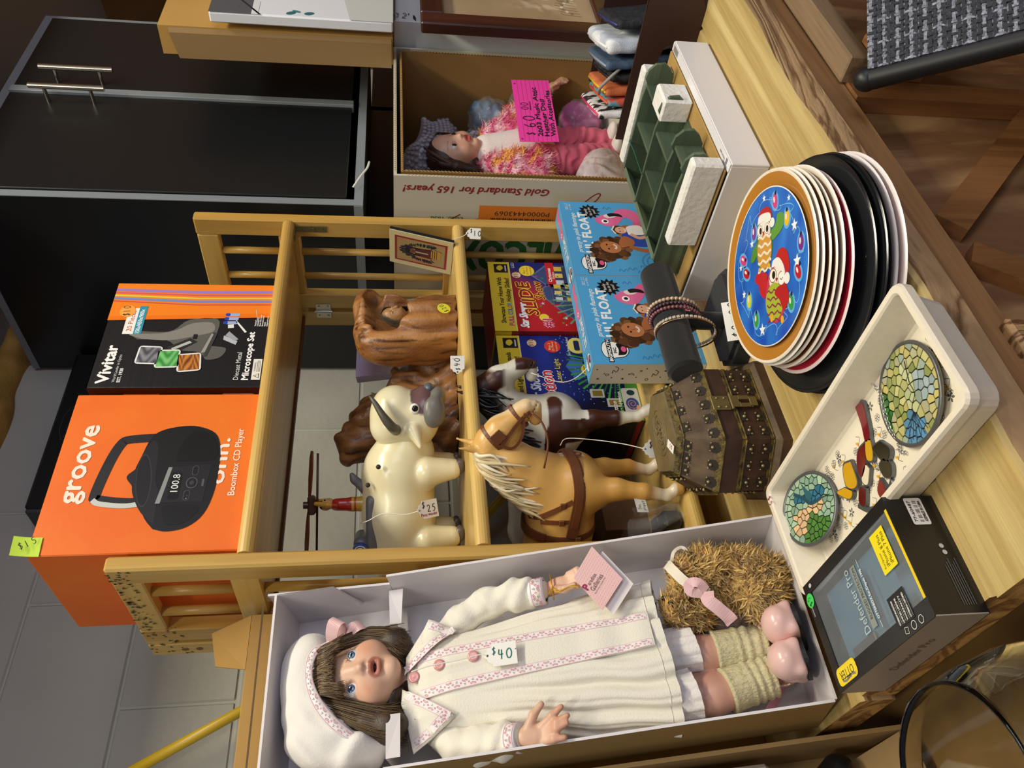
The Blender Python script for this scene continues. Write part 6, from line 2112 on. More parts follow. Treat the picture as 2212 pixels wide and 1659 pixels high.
 P.ell(0.132,0.026,0.004,0.004,'ffffff',1.5)
 P.ell(0.132,0.026,0.002,0.002,'111111',1.8)
 P.text("LIL' FLOAT",0.056,0.012,0.013,'f0f5f8',2,wd=0.062,bold=0.05)
 P.text('pretty in pink',0.056,0.030,0.006,'f0f5f8',2,wd=0.055)
 P.ell(0.024,0.023,0.014,0.014,'f2f2f0',1)
 P.rect(0.008,0.022,0.040,0.029,'141414',2)
 P.text('BIGMOUTH',0.010,0.0235,0.004,'ffffff',3,wd=0.028)
 P.ell(0.024,0.015,0.008,0.005,'141414',2)
 P.ell(0.024,0.013,0.004,0.0025,'d85a90',3)
 P.build('top_print',PRINT,t,world=False)
 P=face(t,'left')
 P.rect(0,0,0.046,Hh,'dad6c8',0)
 r_=np.random.default_rng(11)
 K='17171a'
 for k in range(13):
  y=0.010+0.0132*k
  x=(0.010,0.030,0.020)[k%3]+0.003*r_.random()
  m=k%5
  if m==0:
   P.line(catmull([(x-0.006,y+0.006),(x+0.001,y+0.005),(x-0.003,y),(x+0.006,y-0.002),(x+0.010,y+0.004)],4),0.0012,K,1)
  elif m==1:
   P.line([(x+0.0025*math.cos(a),y+0.0025*math.sin(a))for a in np.linspace(0,6.28,12)[:-1]],0.001,K,1,True)
  elif m==2:
   P.line([(x-0.002,y-0.002),(x+0.002,y+0.002)],0.001,K,1)
   P.line([(x-0.002,y+0.002),(x+0.002,y-0.002)],0.001,K,1)
  elif m==3:
   for d in(0,0.0025):
    P.line(catmull([(x-0.003+d,y-0.004),(x+d,y),(x-0.001+d,y+0.004)],3),0.001,K,1)
  else:
   P.poly([(x-0.002,y-0.002),(x+0.003,y-0.001),(x,y+0.003)],K,1)
  x2=0.046-x
  P.line([(x2-0.0015,y+0.005),(x2+0.0015,y+0.005)],0.0009,K,1)
  P.line([(x2,y+0.0035),(x2,y+0.0065)],0.0009,K,1)
 P.build('side_print',PRINT,t,world=False)
float_box(0.777,0.977,0.883,'left of the pair, with doodled end')
float_box(0.9785,1.1785,0.883,'right of the pair, by the green rack')
# wooden chest
CH=pm('chest_leather','6f5c43',0.62,bump=0.4,bscale=90,var=0.35,vscale=30,col2='4b3a2a')
CHD=pm('chest_dark','4a3128',0.5,bump=0.3,bscale=120,var=0.35,vscale=40,col2='33211c')
GOLD=pm('old_gold','85733c',0.5,0.35,bump=0.6,bscale=260,var=0.4,vscale=120,col2='4a3c20')
STUD=pm('stud_gold','a4936a',0.4,0.5)
TEETH=pm('dark_leather_edge','2a221a',0.7)
hexp=[(-0.0565,-0.060),(0.0565,-0.060),(0.094,0.0),(0.0565,0.060),(-0.0565,0.060),(-0.094,0.0)]
chest=thing('wooden_chest','six-sided brown leathered chest with studded gold bands and a hasp','chest',(0.592,0.808,0.8))
def hexa(k0,k1,z0,z1,mat,name,par=chest,mi=0):
 mb=MB()
 a=np.array(hexp)*k0
 b=np.array(hexp)*k1
 v=np.r_[np.c_[a,np.full(6,z0)],np.c_[b,np.full(6,z1)]]
 f=[(i,(i+1)%6,6+(i+1)%6,6+i)for i in range(6)]+[tuple(range(6))[::-1],tuple(range(6,12))]
 return mb.add(v,f).build(name,mat,par,world=False)
hexa(1.14,1.14,0.0,0.012,CHD,'base_moulding')
hexa(1.12,1.04,0.012,0.017,CH,'base_slope')
hexa(0.99,0.99,0.017,0.060,CHD,'body')
hexa(1.01,1.01,0.0605,0.083,CHD,'lid_rim')
hexa(1.02,0.66,0.083,0.134,CH,'lid')
tp=hexa(0.66,0.64,0.134,0.137,pm('chest_top','7b6a45',0.55,bump=0.4,bscale=150,var=0.3,vscale=40),'lid_top')
mb=MB()
for k in range(3):
 mb.tube([((0.034-0.008*k)*math.cos(a),(0.020-0.005*k)*math.sin(a),0.1372)for a in np.linspace(0,6.283,25)[:-1]],0.0011,6,closed=True)
for k in range(8):
 a=k*math.pi/4
 mb.tube([(0.004*math.cos(a),0.003*math.sin(a),0.1372),(0.010*math.cos(a+.3),0.007*math.sin(a+.3),0.1378),(0.014*math.cos(a+.7),0.010*math.sin(a+.7),0.1372)],0.0011,6)
mb.build('carved_ornament',MATS['chest_top'],tp,world=False)
bands,studs,teeth,braid=MB(),MB(),MB(),MB()
hx=np.array(hexp)
for i in(0,1,2,4,5):
 a2,b2=hx[i],hx[(i+1)%6]
 for z0,z1,k0,k1,tdir in((0.0545,0.060,0.993,0.993,-1),(0.018,0.0225,0.993,0.993,1),(0.083,0.0895,1.023,0.979,1),(0.126,0.1335,0.719,0.668,-1)):
  A0,B0,A1,B1=np.r_[a2*k0,z0],np.r_[b2*k0,z0],np.r_[a2*k1,z1],np.r_[b2*k1,z1]
  ex=(B0-A0)
  L=np.linalg.norm(ex)
  ex=ex/L
  up=(A1+B1-A0-B0)
  up/=np.linalg.norm(up)
  nn=np.cross(ex,up)
  o=nn*0.0006
  bands.add([A0+o,B0+o,B1+o,A1+o],[(0,1,2,3)])
  n=max(3,int(L/0.021))
  hgt=z1-z0
  bas=(A1+B1)/2 if tdir>0 else(A0+B0)/2
  for k in range(n):
   c=bas+ex*((k+0.5)/n-0.5)*L*(0.96)+up*tdir*0.0035+nn*0.0009
   pts=[c]
   for q in range(24):
    r_=0.0078 if q%2 else 0.0064
    pts.append(c+r_*(math.cos(q*math.pi/12)*ex+math.sin(q*math.pi/12)*up))
   teeth.add(pts,[(0,1+q,1+(q+1)%24)for q in range(24)])
   studs.ball(c+up*tdir*0.003+nn*0.0006,0.0022,8,5)
   for d_ in(-1,1):
    studs.ball(c+up*tdir*0.0055+ex*d_*0.0052+nn*0.0004,0.0013,6,4)
  edge=[(A0*(1-t_)+B0*t_)+nn*0.0008 for t_ in np.linspace(0.01,0.99,14)]
  braid.tube(edge,0.0011,5)
bands.build('gold_band',GOLD,chest,world=False)
teeth.build('toothed_trim',TEETH,chest,world=False,kind='stuff')
studs.build('gilt_stud',STUD,chest,world=False,kind='stuff')
braid.build('braid',GOLD,chest,world=False)
hs=MB().bx(-0.012,0.010,-0.0635,-0.0605,0.062,0.086,0.0008)
hs.cyl((-0.012,-0.064,0.060),(0.012,-0.064,0.060),0.002,n=10)
for x in(-0.008,0.006):
 for z in(0.068,0.078):
  hs.ball((x,-0.0635,z),0.002,8,5)
hs.build('hasp_plate',pm('old_brass','8a7c55',0.4,0.7),chest,world=False)
hp=MB()
for(x0,x1,z0,z1)in((-0.009,0.009,0.050,0.060),(-0.009,-0.003,0.036,0.050),(0.003,0.009,0.036,0.050),(-0.007,0.007,0.026,0.036)):
 hp.bx(x0,x1,-0.0655,-0.0638,z0,z1,0.0004)
hp.build('hasp_tongue',MATS['old_brass'],chest,world=False)
t2=thing('price_sticker','small white price sticker on top of the brown chest','sticker',(0.556,0.782,0.937))
P=Print((0.545,0.774,0.9372),(0.86,0.5,0),(-0.5,0.86,0),lift=0.0012)
P.rect(0,0,0.024,0.011,'f2f0e8',0)
hand(P,'$5',0.006,0.002,0.006,'a02030',2)
P.build('sticker_print',PRINT_MATT,t2)
# stack of plates
def plate_mesh(r,z,cols,name,label,grp,cx,cy,h=0.014,tilt=(0,0)):
 """cols: list of (radius fraction, colour) from the middle out"""
 pr=[(0,0.0),(0.60,0.0),(0.66,0.0012),(0.80,h*0.45),(0.97,h*0.93),(0.995,h*0.97),(1.0,h),(0.994,h+0.0014),(0.985,h+0.0015),(0.965,h+0.0008),(0.80,h*0.45+0.0028),(0.67,0.0038),(0.60,0.003),(0.3,0.003),(0.0,0.003)]
 cc=[]
 for i,(q,zz)in enumerate(pr):
  if i<6:
   cc.append(lin(cols['under']))
  elif i<9:
   cc.append(lin(cols['lip']))
  elif q>=0.79 and i>=9:
   cc.append(lin(cols['rim']))
  else:
   cc.append(lin(cols['well']))
 P2,C2=[],[]
 for i,p in enumerate(pr):
  if i and cc[i]!=cc[i-1]:
   P2.append(p)
   C2.append(cc[i-1])
  P2.append(p)
  C2.append(cc[i])
 mb=MB().lathe([(a*r,b)for a,b in P2],72,(0,0,0),None,0,np.array(C2))
 R=rotm(tilt[0],tilt[1],0)
 mb.move(R,(cx,cy,z))
 o=mb.build(name,paint('plate_glaze',0.18,coat=0.3),origin=(cx,cy,z))
 return tag(o,label,'plate',grp)
W_={'under':'d6c8cc','lip':'eae2e4','rim':'e6d4cc','well':'e6d4cc'}
K_={'under':'101216','lip':'16181c','rim':'1d2123','well':'20222e'}
Bn={'under':'a87848','lip':'efe6d8','rim':'8a5226','well':'8a5226'}
Wh={'under':'dcd8d0','lip':'f2eee6','rim':'e2d6c4','well':'e2d6c4'}
Rd={'under':'d8cccc','lip':'f0dcdc','rim':'c8203c','well':'c8203c'}
Ow={'under':'dccfbe','lip':'efe4d2','rim':'b97c2e','well':'1a5ac8'}
plate_mesh(0.129,0.8003,W_,'plate','pale pink-white plate at the very bottom of the plate stack','stacked plates',0.599,0.535)
plate_mesh(0.128,0.8065,W_,'plate','pale pink-white plate second from the bottom of the stack','stacked plates',0.602,0.537)
plate_mesh(0.127,0.8130,K_,'plate','lowest black plate in the plate stack, above the white ones','stacked plates',0.600,0.538)
plate_mesh(0.127,0.8190,K_,'plate','middle black plate of the three in the plate stack','stacked plates',0.598,0.534)
bp_=plate_mesh(0.127,0.8250,K_,'plate','topmost black plate with small gold stars round its dark blue well','stacked plates',0.603,0.540)
P=Print((0.603,0.540,0.8250+0.0035),(-0.641,-0.767,0),(0.767,-0.641,0),lift=0.0004)
rr=np.random.default_rng(8)
P2=Print((0.603,0.540,0.8295),(-0.641,-0.767,0),(0.767,-0.641,0),lift=0.0045)
for k in range(16):
 a=k*0.42+0.2*rr.random()
 R_=0.1085+0.004*rr.random()
 P2.star(R_*math.cos(a),R_*math.sin(a),0.0042,0.0012,4,'b8ab86',1)
for s_ in(-1,1):
 P2.poly(catmull([(0.100,0.004*s_),(0.112,0.012+0.014*s_),(0.117,0.010*s_+0.006),(0.113,0.004+0.003*s_),(0.100,0.004*s_)],3)[:-1],'8b7a58',1)
P2.build('plate_print',PRINT,bp_)
plate_mesh(0.110,0.8345,Rd,'plate','bright red rimmed plate in the middle of the plate stack','stacked plates',0.609,0.541)
plate_mesh(0.108,0.8420,Wh,'plate','cream rimmed plate lying directly on the red plate','stacked plates',0.614,0.538)
plate_mesh(0.107,0.8480,Bn,'plate','lower brown rimmed plate under the owl plate','stacked plates',0.613,0.541)
plate_mesh(0.106,0.8540,Bn,'plate','upper brown rimmed plate under the owl plate','stacked plates',0.615,0.539)
plate_mesh(0.1065,0.8600,Wh,'plate','cream rimmed plate just beneath the owl plate','stacked plates',0.616,0.541)
ow=plate_mesh(0.105,0.8660,Ow,'plate','blue plate printed with two owls in red hats, top of the stack','stacked plates',0.617,0.541,h=0.013)
RR=0.0865
P=Print((0.617,0.541,0.8660+0.0128),(-0.641,-0.767,0),(0.767,-0.641,0),lift=0.0,step=0.00008)
mbd=MB().lathe([(RR,0.8788),(RR,0.8796),(RR*0.985,0.8793)],64,(0.617,0.541,0))
n_,vv,ff,cc=64,[(0,0,0)],[],[]
rad=np.linspace(0,1,14)
vv,cc=[],[]
for q in rad:
 for k in range(72):
  a=k*2*math.pi/72
  vv.append((RR*q*math.cos(a),RR*q*math.sin(a)))
vv=np.array(vv)
nz_=vnoise(np.c_[vv,np.zeros(len(vv))],70,4)
cc=mixc('0f47b8','2f8ae6',0.45+0.35*nz_+0.25*(np.linalg.norm(vv,axis=1)/RR)**2-0.15)
ff=[(i*72+k,i*72+(k+1)%72,(i+1)*72+(k+1)%72,(i+1)*72+k)for i in range(13)for k in range(72)]
P.put(vv,ff,cc,1)
def Q(pts):
 return[(x*RR,y*RR)for x,y in pts]
def ep(x,y,rx,ry,c,lay,rot=0):
 P.ell(x*RR,y*RR,rx*RR,ry*RR,c,lay,rot)
loops=[]
ang=np.linspace(0,2*math.pi,420)
rl=0.80+0.07*np.sin(9*ang)+0.035*np.sin(23*ang)
lo=np.c_[rl*np.cos(ang+0.10*np.cos(18*ang)),rl*np.sin(ang+0.10*np.cos(18*ang))]*RR
P.line(lo,0.0006,'8fd0f4',3)
for x,y,r_ in((-.1,.89,.05),(.67,.4,.08),(.73,-.03,.09),(-.45,.37,.06),(-.79,.1,.05),(-.69,-.27,.06),(-.16,-.78,.09),(.54,.75,.045)):
 P.star(x*RR,y*RR,r_*RR,r_*RR*0.42,5,'f4f8fa',4)
for x,y,c_,ro in((.19,.79,'d8408a',10),(-.39,.5,'7a3aa0',0),(.49,.52,'f0c020',0),(-.71,.19,'e03a8a',60),(-.62,0,'c01828',60),(.82,.17,'7a2a90',0),(.75,-.16,'c41c2c',30),(-.54,-.37,'d8d838',0),(-.33,-.64,'3a9a4a',0),(.58,-.5,'2f9a50',10)):
 ep(x,y,.095,.13,'5fb0ee',2.5,ro)
 ep(x,y,.062,.095,c_,4,ro)
 ep(x-0.02,y+0.02,.02,.04,'f4e8e8',4.4,ro)
 ep(x+.09*math.sin(ro*D2R)*0.9,y-0.0+.10*math.cos(ro*D2R)if ro<45 else y,.026,.028,'2a1a3a',4.2)
ep(-.10,.27,.23,.30,'3f7d3a',5)
ep(-.10,.50,.20,.16,'4a8a40',5.2)
ep(-.10,.47,.165,.15,'f2ece2',5.6)
ep(-.095,.23,.195,.24,'d69a44',5.8)
for k in range(5):
 P.line([(RR*(-.27+0.045*j),RR*(.40-.105*k+.022*math.sin(j*1.6+k)))for j in range(9)],0.0028,'f0e6d6',6)
P.poly(catmull(Q([(.08,.44),(.2,.5),(.26,.62),(.4,.60),(.42,.48),(.34,.40),(.26,.36),(.12,.32),(.08,.44)]),4)[:-1],'5d9c3c',5.5)
P.poly(catmull(Q([(-.28,.36),(-.42,.28),(-.48,.14),(-.40,.12),(-.34,.16),(-.28,.24),(-.28,.36)]),4)[:-1],'4f9038',5.5)
for sx in(-1,1):
 ep(-.115+.095*sx,.495,.085,.085,'f6f2ea',6.2)
 ep(-.115+.095*sx,.495,.070,.070,'7a4a20',6.35)
 ep(-.115+.095*sx,.495,.063,.063,'faf8f2',6.5)
 ep(-.105+.09*sx,.49,.034,.044,'14100e',6.8)
 ep(-.10+.13*sx,.005+.01*sx,.035,.03,'e8b030',6.2)
P.poly(Q([(-.145,.47),(-.085,.47),(-.115,.41)]),'b02828',7)
P.poly(catmull(Q([(-.27,.62),(-.22,.73),(-.08,.77),(.05,.74),(.10,.60),(-.27,.62)]),4)[:-1],'bc2020',6.5)
P.poly(catmull(Q([(-.28,.58),(-.24,.68),(-.10,.70),(.06,.67),(.08,.57),(-.1,.60),(-.28,.58)]),4)[:-1],'f4f2ec',7)
ep(.12,.54,.065,.06,'f4f2ec',7)
ep(.20,-.38,.27,.34,'c83a5a',5)
ep(.24,-.16,.23,.17,'d8486c',5.2)
ep(.24,-.18,.20,.16,'f4ece8',5.6)
ep(.17,-.45,.23,.235,'a8b83c',5.8)
for k in range(5):
 P.line([(RR*(-.02+0.045*j),RR*(-.32-.09*k+.022*math.sin(j*1.9+k)))for j in range(9)],0.002,'8a3048',6)
P.poly(catmull(Q([(.0,-.10),(-.10,-.05),(-.30,-.04),(-.36,-.14),(-.26,-.20),(-.22,-.30),(-.12,-.38),(-.06,-.34),(.0,-.10)]),4)[:-1],'c42430',5.5)
P.poly(catmull(Q([(.46,-.26),(.54,-.40),(.50,-.52),(.40,-.58),(.30,-.44),(.18,-.36),(.26,-.28),(.46,-.26)]),4)[:-1],'b81c28',6.8)
for sx,wk in((-1,0),(1,1)):
 ep(.245+.11*sx,-.155-.03*sx,.098,.092,'9a5a30',6.2)
 ep(.245+.11*sx,-.155-.03*sx,.085,.08,'faf6f0',6.5)
 if not wk:
  ep(.155,-.12,.042,.05,'14100e',6.8)
 else:
  P.line(Q([(.32,-.18),(.355,-.205),(.39,-.175)]),0.001,'14100e',6.8)
 ep(.10+.17*(sx>0)*1.6,-.67-.02*sx,.04,.05,'e8b030',6.2)
P.poly(Q([(.20,-.16),(.27,-.17),(.225,-.22)]),'b02828',7)
P.poly(catmull(Q([(.16,.02),(.30,.18),(.48,.14),(.56,-.06),(.50,-.16),(.40,-.02),(.16,.02)]),4)[:-1],'c02424',6.5)
P.poly(catmull(Q([(.10,-.02),(.14,.06),(.28,.08),(.40,-.02),(.44,-.14),(.36,-.10),(.24,-.03),(.10,-.02)]),4)[:-1],'f4f2ec',7)
ep(.49,-.20,.07,.07,'f4f2ec',7)
P.build('plate_print',paint('plate_picture',0.2,coat=0.3),ow)
mbd.build('plate_rim_line',pm('white_glaze','e8ecee',0.2),ow)
# melamine tray with suncatchers
TR=pm('speckled_melamine','ece2ce',0.38,bump=0.04,bscale=300,var=0.05,vscale=160)
tray=thing('tray','cream speckled rectangular tray with a flower-printed floor','tray',(0.407,0.598,0.8),(0,0,1.2))
def rrect(w_,d_,r_,n=5):
 p=[]
 for cx,cy,a0 in((w_/2-r_,-d_/2+r_,-90),(w_/2-r_,d_/2-r_,0),(-w_/2+r_,d_/2-r_,90),(-w_/2+r_,-d_/2+r_,180)):
  p+=[(cx+r_*math.cos((a0+90*k/(n-1))*D2R),cy+r_*math.sin((a0+90*k/(n-1))*D2R))for k in range(n)]
 return np.array(p)
lev=[(0.114,0.306,0.012,0.0005),(0.122,0.314,0.014,0.004),(0.131,0.325,0.014,0.030),(0.139,0.337,0.012,0.0335),(0.140,0.338,0.012,0.042),(0.137,0.335,0.011,0.045),(0.126,0.324,0.009,0.045),(0.123,0.321,0.008,0.043),(0.112,0.306,0.006,0.010),(0.106,0.300,0.005,0.0075)]
V=np.concatenate([np.c_[rrect(a,b,c),np.full(20,z)]for a,b,c,z in lev])
F=[(i*20+k,i*20+(k+1)%20,(i+1)*20+(k+1)%20,(i+1)*20+k)for i in range(len(lev)-1)for k in range(20)]
F+=[tuple(range(20))[::-1],tuple((len(lev)-1)*20+k for k in range(20))]
MB().add(V,F).build('tray_body',TR,tray,world=False)
P=Print((-0.053,-0.15,0.0077),(1,0,0),(0,1,0),lift=0.0002)
P.rect(0.001,0.001,0.105,0.299,'efe6d2',0)
rt=np.random.default_rng(21)
for k in range(150):
 x,y=0.006+0.094*rt.random(),0.006+0.288*rt.random()
 m=k%4
 a0=rt.random()*6
 if m<2:
  for q in range(6):
   a=a0+q*math.pi/3
   P.line([(x+0.0026*math.cos(a)+0.0017*math.cos(b),y+0.0026*math.sin(a)+0.0017*math.sin(b))for b in np.linspace(0,6.28,9)[:-1]],0.0004,'55524c',1,True)
 elif m==2:
  for q in range(5):
   a=a0+q*1.2566
   P.ell(x+0.003*math.cos(a),y+0.003*math.sin(a),0.0021,0.0012,'6a6862',1,a/D2R,n=8)
 else:
  P.line(catmull([(x-0.007,y),(x-0.002,y+0.004),(x+0.003,y-0.003),(x+0.008,y+0.002)],4),0.0005,'55524c',1)
  P.ell(x,y+0.004,0.0022,0.0015,'e0a81e',1,n=10)
  P.ell(x+0.002,y+0.006,0.0016,0.001,'e8b83a',1,n=8)
P.build('floor_print',PRINT,tray,world=False)
P=Print((0.052,0.163,0.0452),(-1,0,0),(0,-1,0),lift=0.0002)
hand(P,'$5',-0.006,-0.003,0.008,'a02838',1,rot=0)
P.build('pen_price',PRINT_MATT,tray,world=False)
LEAD=pm('lead_came','6a6c6e',0.4,0.6)
SGL=paint('stained_glass',0.12,coat=0.5,bump=0.15,bscale=120)
def suncatcher(name,label,c,r,up,nrm,seed,pal,bird):
 t=thing(name,label,'suncatcher',c)
 F=frame(nrm,np.cross(up,nrm))
 rim=[np.array(c)+F@np.array([r*math.cos(a),r*math.sin(a),0.0])for a in np.linspace(0,6.2832,49)[:-1]]
 MB().tube(rim,0.0022,8,closed=True).build('rim',LEAD,t)
 rs=np.random.default_rng(seed)
 pts=[]
 while len(pts)<95:
  q=rs.uniform(-1,1,2)
  if q@q<0.94 and all(np.linalg.norm(q-p)>0.135 for p in pts):
   pts.append(q)
 pts=np.array(pts)
 g=MB()
 lead=Print(c,F[:,0],F[:,1],lift=-0.0006)
 lead.ell(0,0,r,r,'23241c',0,n=48)
 for i,p in enumerate(pts):
  poly=[(1.2*math.cos(a),1.2*math.sin(a))for a in np.linspace(0,6.2832,25)[:-1]]
  poly=np.array(poly)*0.82
  for j,q in enumerate(pts):
   if j==i or np.linalg.norm(q-p)>0.75:
    continue
   m,d=(p+q)/2,(q-p)
   L_=np.linalg.norm(d)
   d=d/L_
   s_=(poly-m)@d+0.014
   out=[]
   for k in range(len(poly)):
    k2=(k+1)%len(poly)
    if s_[k]<=0:
     out.append(poly[k])
    if(s_[k]<0)!=(s_[k2]<0):
     out.append(poly[k]+(poly[k2]-poly[k])*s_[k]/(s_[k]-s_[k2]))
   poly=np.array(out)
   if len(poly)<3:
    break
  if len(poly)<3:
   continue
  rr_=np.linalg.norm(poly,axis=1)
  poly=poly*np.minimum(1,0.97/np.maximum(rr_,1e-6))[:,None]
  col=lin(pal[int(rs.integers(0,len(pal)))])
  if bird(p)is not None:
   col=lin(bird(p))
  g.prism([tuple(x*r)for x in poly],0.0010,np.array(c),F,col=np.array(col)*(0.85+0.3*rs.random()))
 lead.build('lead_back',PRINT,t)
 g.build('glass_piece',SGL,t,kind='stuff')
 return t,F
def bird1(p):
 b=np.array([(0.15,-0.05)])
 if abs(p[0]-0.08+p[1]*0.4)<0.16 and-0.45<p[1]<0.5:
  return 'c8cf9e'
 if p[1]<-0.38 and abs(p[0]-0.25)<0.33:
  return '5f93b8'
 if 0.2<p[0]<0.75 and 0<p[1]<0.4:
  return 'a8bcc0'
 if p[0]<-0.62 and p[1]<0:
  return '2e7a2e'
 return None
def bird2(p):
 if abs(p[1]-0.35-0.3*p[0])<0.16 and-0.6<p[0]<0.4:
  return '2f6f8a'
 if p[1]<-0.1 and p[0]>0.1:
  return '4f7f3c'
 if np.linalg.norm(p-np.array([-.1,-.45]))<0.35 or np.linalg.norm(p-np.array([.2,.1]))<0.25:
  return 'd8b488'
 return None
s1,F1=suncatcher('suncatcher','large round leaded glass hummingbird suncatcher with chain, in the tray',(0.419,0.517,0.8135),0.0475,(0.77,-0.64,0),(0.04,0.05,1),4,['b9b878','a3a860','c6c489','8f9a58','b2b08c','9fb0a0','cabf74'],bird1)
s2,F2=suncatcher('suncatcher','smaller round glass suncatcher leaning at the tray\'s far end',(0.421,0.722,0.8245),0.0405,(0.77,-0.64,0),(0.05,-0.30,1),9,['8fae92','9fbca0','a9c2a6','7f9f88','93b59c'],bird2)
P=Print((0.419,0.517,0.8135),F1[:,0],F1[:,1],lift=0.0012)
P.line([(0.002,0.010),(-0.006,0.030)],0.0012,'15150f',1)
P.line(catmull([(0.003,0.009),(0.010,0.000),(0.006,-0.012),(0.012,-0.020)],5),0.0008,'15150f',1)
for k in range(7):
 a=-2.2+0.28*k
 P.line([(0.009,-0.016),(0.009+0.024*math.cos(a),-0.018+0.024*math.sin(a))],0.0007,'20304a',1)
P.build('bird_outline',PRINT,s1)
P=Print((0.421,0.722,0.8245),F2[:,0],F2[:,1],lift=0.0012)
P.line(catmull([(-0.028,0.012),(-0.012,0.010),(0.002,0.006),(0.016,0.014)],5),0.004,'1d4a58',1)
P.line([(0.016,0.014),(0.028,0.020)],0.001,'15150f',1)
P.poly([(-0.004,0.008),(-0.020,0.026),(0.004,0.014)],'2c5f66',1)
P.build('bird_outline',PRINT,s2)
ch=MB()
ca=catmull([(0.4600,0.551,0.8165),(0.440,0.545,0.8185),(0.425,0.552,0.8175),(0.408,0.557,0.8165),(0.396,0.560,0.812),(0.389,0.566,0.8105),(0.383,0.560,0.8100)],4)
for i in range(len(ca)-1):
 d=ca[i+1]-ca[i]
 L_=np.linalg.norm(d)
 Fm=frame((0,0,1)if i%2 else np.cross(d,(0,0,1)),d)
 ch.tube([(ca[i]+ca[i+1])/2+Fm@np.array([0.62*L_*math.cos(a),0.0016*math.sin(a),0.0003])for a in np.linspace(0,6.283,11)[:-1]],0.0005,5,closed=True)
ch.build('chain',pm('chrome','d0d0d0',0.15,1.0),s1)
MB().tube([(0.378+0.0035*math.cos(a),0.757+0.0035*math.sin(a),0.8105)for a in np.linspace(0,6.283,13)[:-1]],0.0007,6,closed=True).build('ring',MATS['chrome'],s2)
t=thing('suncatcher','red and yellow glass bird suncatcher with dark leaves, middle of the tray','suncatcher',(0.415,0.615,0.81))
def shard(pts,col,name='glass_piece'):
 pts=np.array(catmull(list(pts)+[pts[0]],4)[:-1])
 ar=0.5*np.sum(pts[:,0]*np.roll(pts[:,1],-1)-np.roll(pts[:,0],-1)*pts[:,1])
 if ar<0:
  pts=pts[::-1]
 c=pts.mean(0)
 inn=c+(pts-c)*0.86
 MB().prism(pts,0.0035,(0,0,0.8090)).build('lead_frame',LEAD,t)
 MB().prism(inn,0.0038,(0,0,0.8092),col=lin(col)).build(name,paint('shard_glass',0.06,coat=1.0),t)
shard([(0.468,0.594),(0.462,0.580),(0.440,0.586),(0.424,0.594),(0.424,0.604),(0.444,0.598)],'7a1620')
shard([(0.428,0.602),(0.428,0.620),(0.412,0.634),(0.400,0.632),(0.408,0.616)],'6a0f18')
shard([(0.424,0.594),(0.428,0.602),(0.412,0.613),(0.404,0.606),(0.412,0.598)],'d8a81c')
shard([(0.402,0.613),(0.410,0.618),(0.400,0.634),(0.390,0.628)],'e8dfc4')
shard([(0.428,0.636),(0.432,0.652),(0.412,0.662),(0.400,0.652),(0.402,0.640)],'d9a514')
shard([(0.412,0.664),(0.416,0.682),(0.396,0.664),(0.400,0.654)],'dca81a')
shard([(0.414,0.582),(0.416,0.598),(0.398,0.594),(0.390,0.584),(0.398,0.574)],'10201a')
shard([(0.398,0.588),(0.396,0.600),(0.382,0.600),(0.376,0.590),(0.386,0.582)],'12241c')
shard([(0.390,0.632),(0.398,0.640),(0.386,0.652),(0.376,0.646)],'5a0c14')
shard([(0.386,0.606),(0.378,0.618),(0.366,0.616),(0.372,0.604)],'7a1420')
MB().tube(catmull([(0.374,0.592,0.811),(0.368,0.606,0.811),(0.366,0.624,0.811),(0.372,0.644,0.811),(0.384,0.656,0.811)],4),0.0030,8,flat=0.6).build('branch',LEAD,t)
MB().tube([(0.364+0.003*math.cos(a),0.660+0.003*math.sin(a),0.8105)for a in np.linspace(0,6.283,13)[:-1]],0.001,6,closed=True).build('loop',LEAD,t)
# boxed phone case
x0,x1,y0,y1,z0,z1=0.2285,0.3405,0.5675,0.7495,0.8003,0.8495
cs=thing('phone_case_box','black window box holding a blue phone case, on the bench corner','box',((x0+x1)/2,(y0+y1)/2,z0))
CB=pm('black_gloss_card','151618',0.28)
SIL=pm('silver_card','9c958c',0.35,0.25)
wx0,wx1,wy0,wy1=x0+0.017,x1-0.0115,y0+0.0015,y1-0.013
mb=MB()
T_=0.0012
mb.bx(x0,x1,y0,y1,z0,z0+T_)
mb.bx(x0+T_,x1,y0,y0+T_,z0+T_,z1).bx(x0+T_,x1,y1-T_,y1,z0+T_,z1).bx(x1-T_,x1,y0+T_,y1-T_,z0+T_,z1)
mb.bx(x0,wx0,y0+T_,y1-T_,z1-T_,z1).bx(wx1,x1-T_,y0+T_,y1-T_,z1-T_,z1).bx(wx0,wx1,wy1,y1-T_,z1-T_,z1)
mb.build('carton',CB,cs)
MB().bx(x0,x0+T_,y0,y1,z0+T_,z1-T_).build('silver_side',SIL,cs)
MB().bx(wx0,wx1,y0+0.0013,y0+0.0045,z1-0.006,z1+0.0002).build('yellow_edge',pm('yellow_card','f0d020',0.4),cs)
MB().bx(x0+0.004,x1-0.004,y0+0.004,y1-0.004,z0+T_,z0+0.012).build('tray_insert',pm('olive_card','6a5a1a',0.6),cs)
pc=MB().box(((x0+x1)/2+0.001,(y0+y1)/2-0.001,z0+0.026),(0.086,0.164,0.013),0.0055).build('phone_case',pm('blue_rubber','3f6580',0.42),cs)
mb=MB()
for k in range(4):
 mb.box(((x0+x1)/2+0.001,(y0+y1)/2-0.001,z0+0.0327+0.0004*k),(0.080-0.008*k,0.158-0.010*k,0.0008),0.0004)
mb.build('case_ridges',MATS['blue_rubber'],pc)
MB().bx(x0+0.020,x0+0.032,y1-0.075,y1-0.030,z0+0.034,z0+0.038,0.001).build('case_clip',pm('dark_clip','2a2630',0.35),pc)
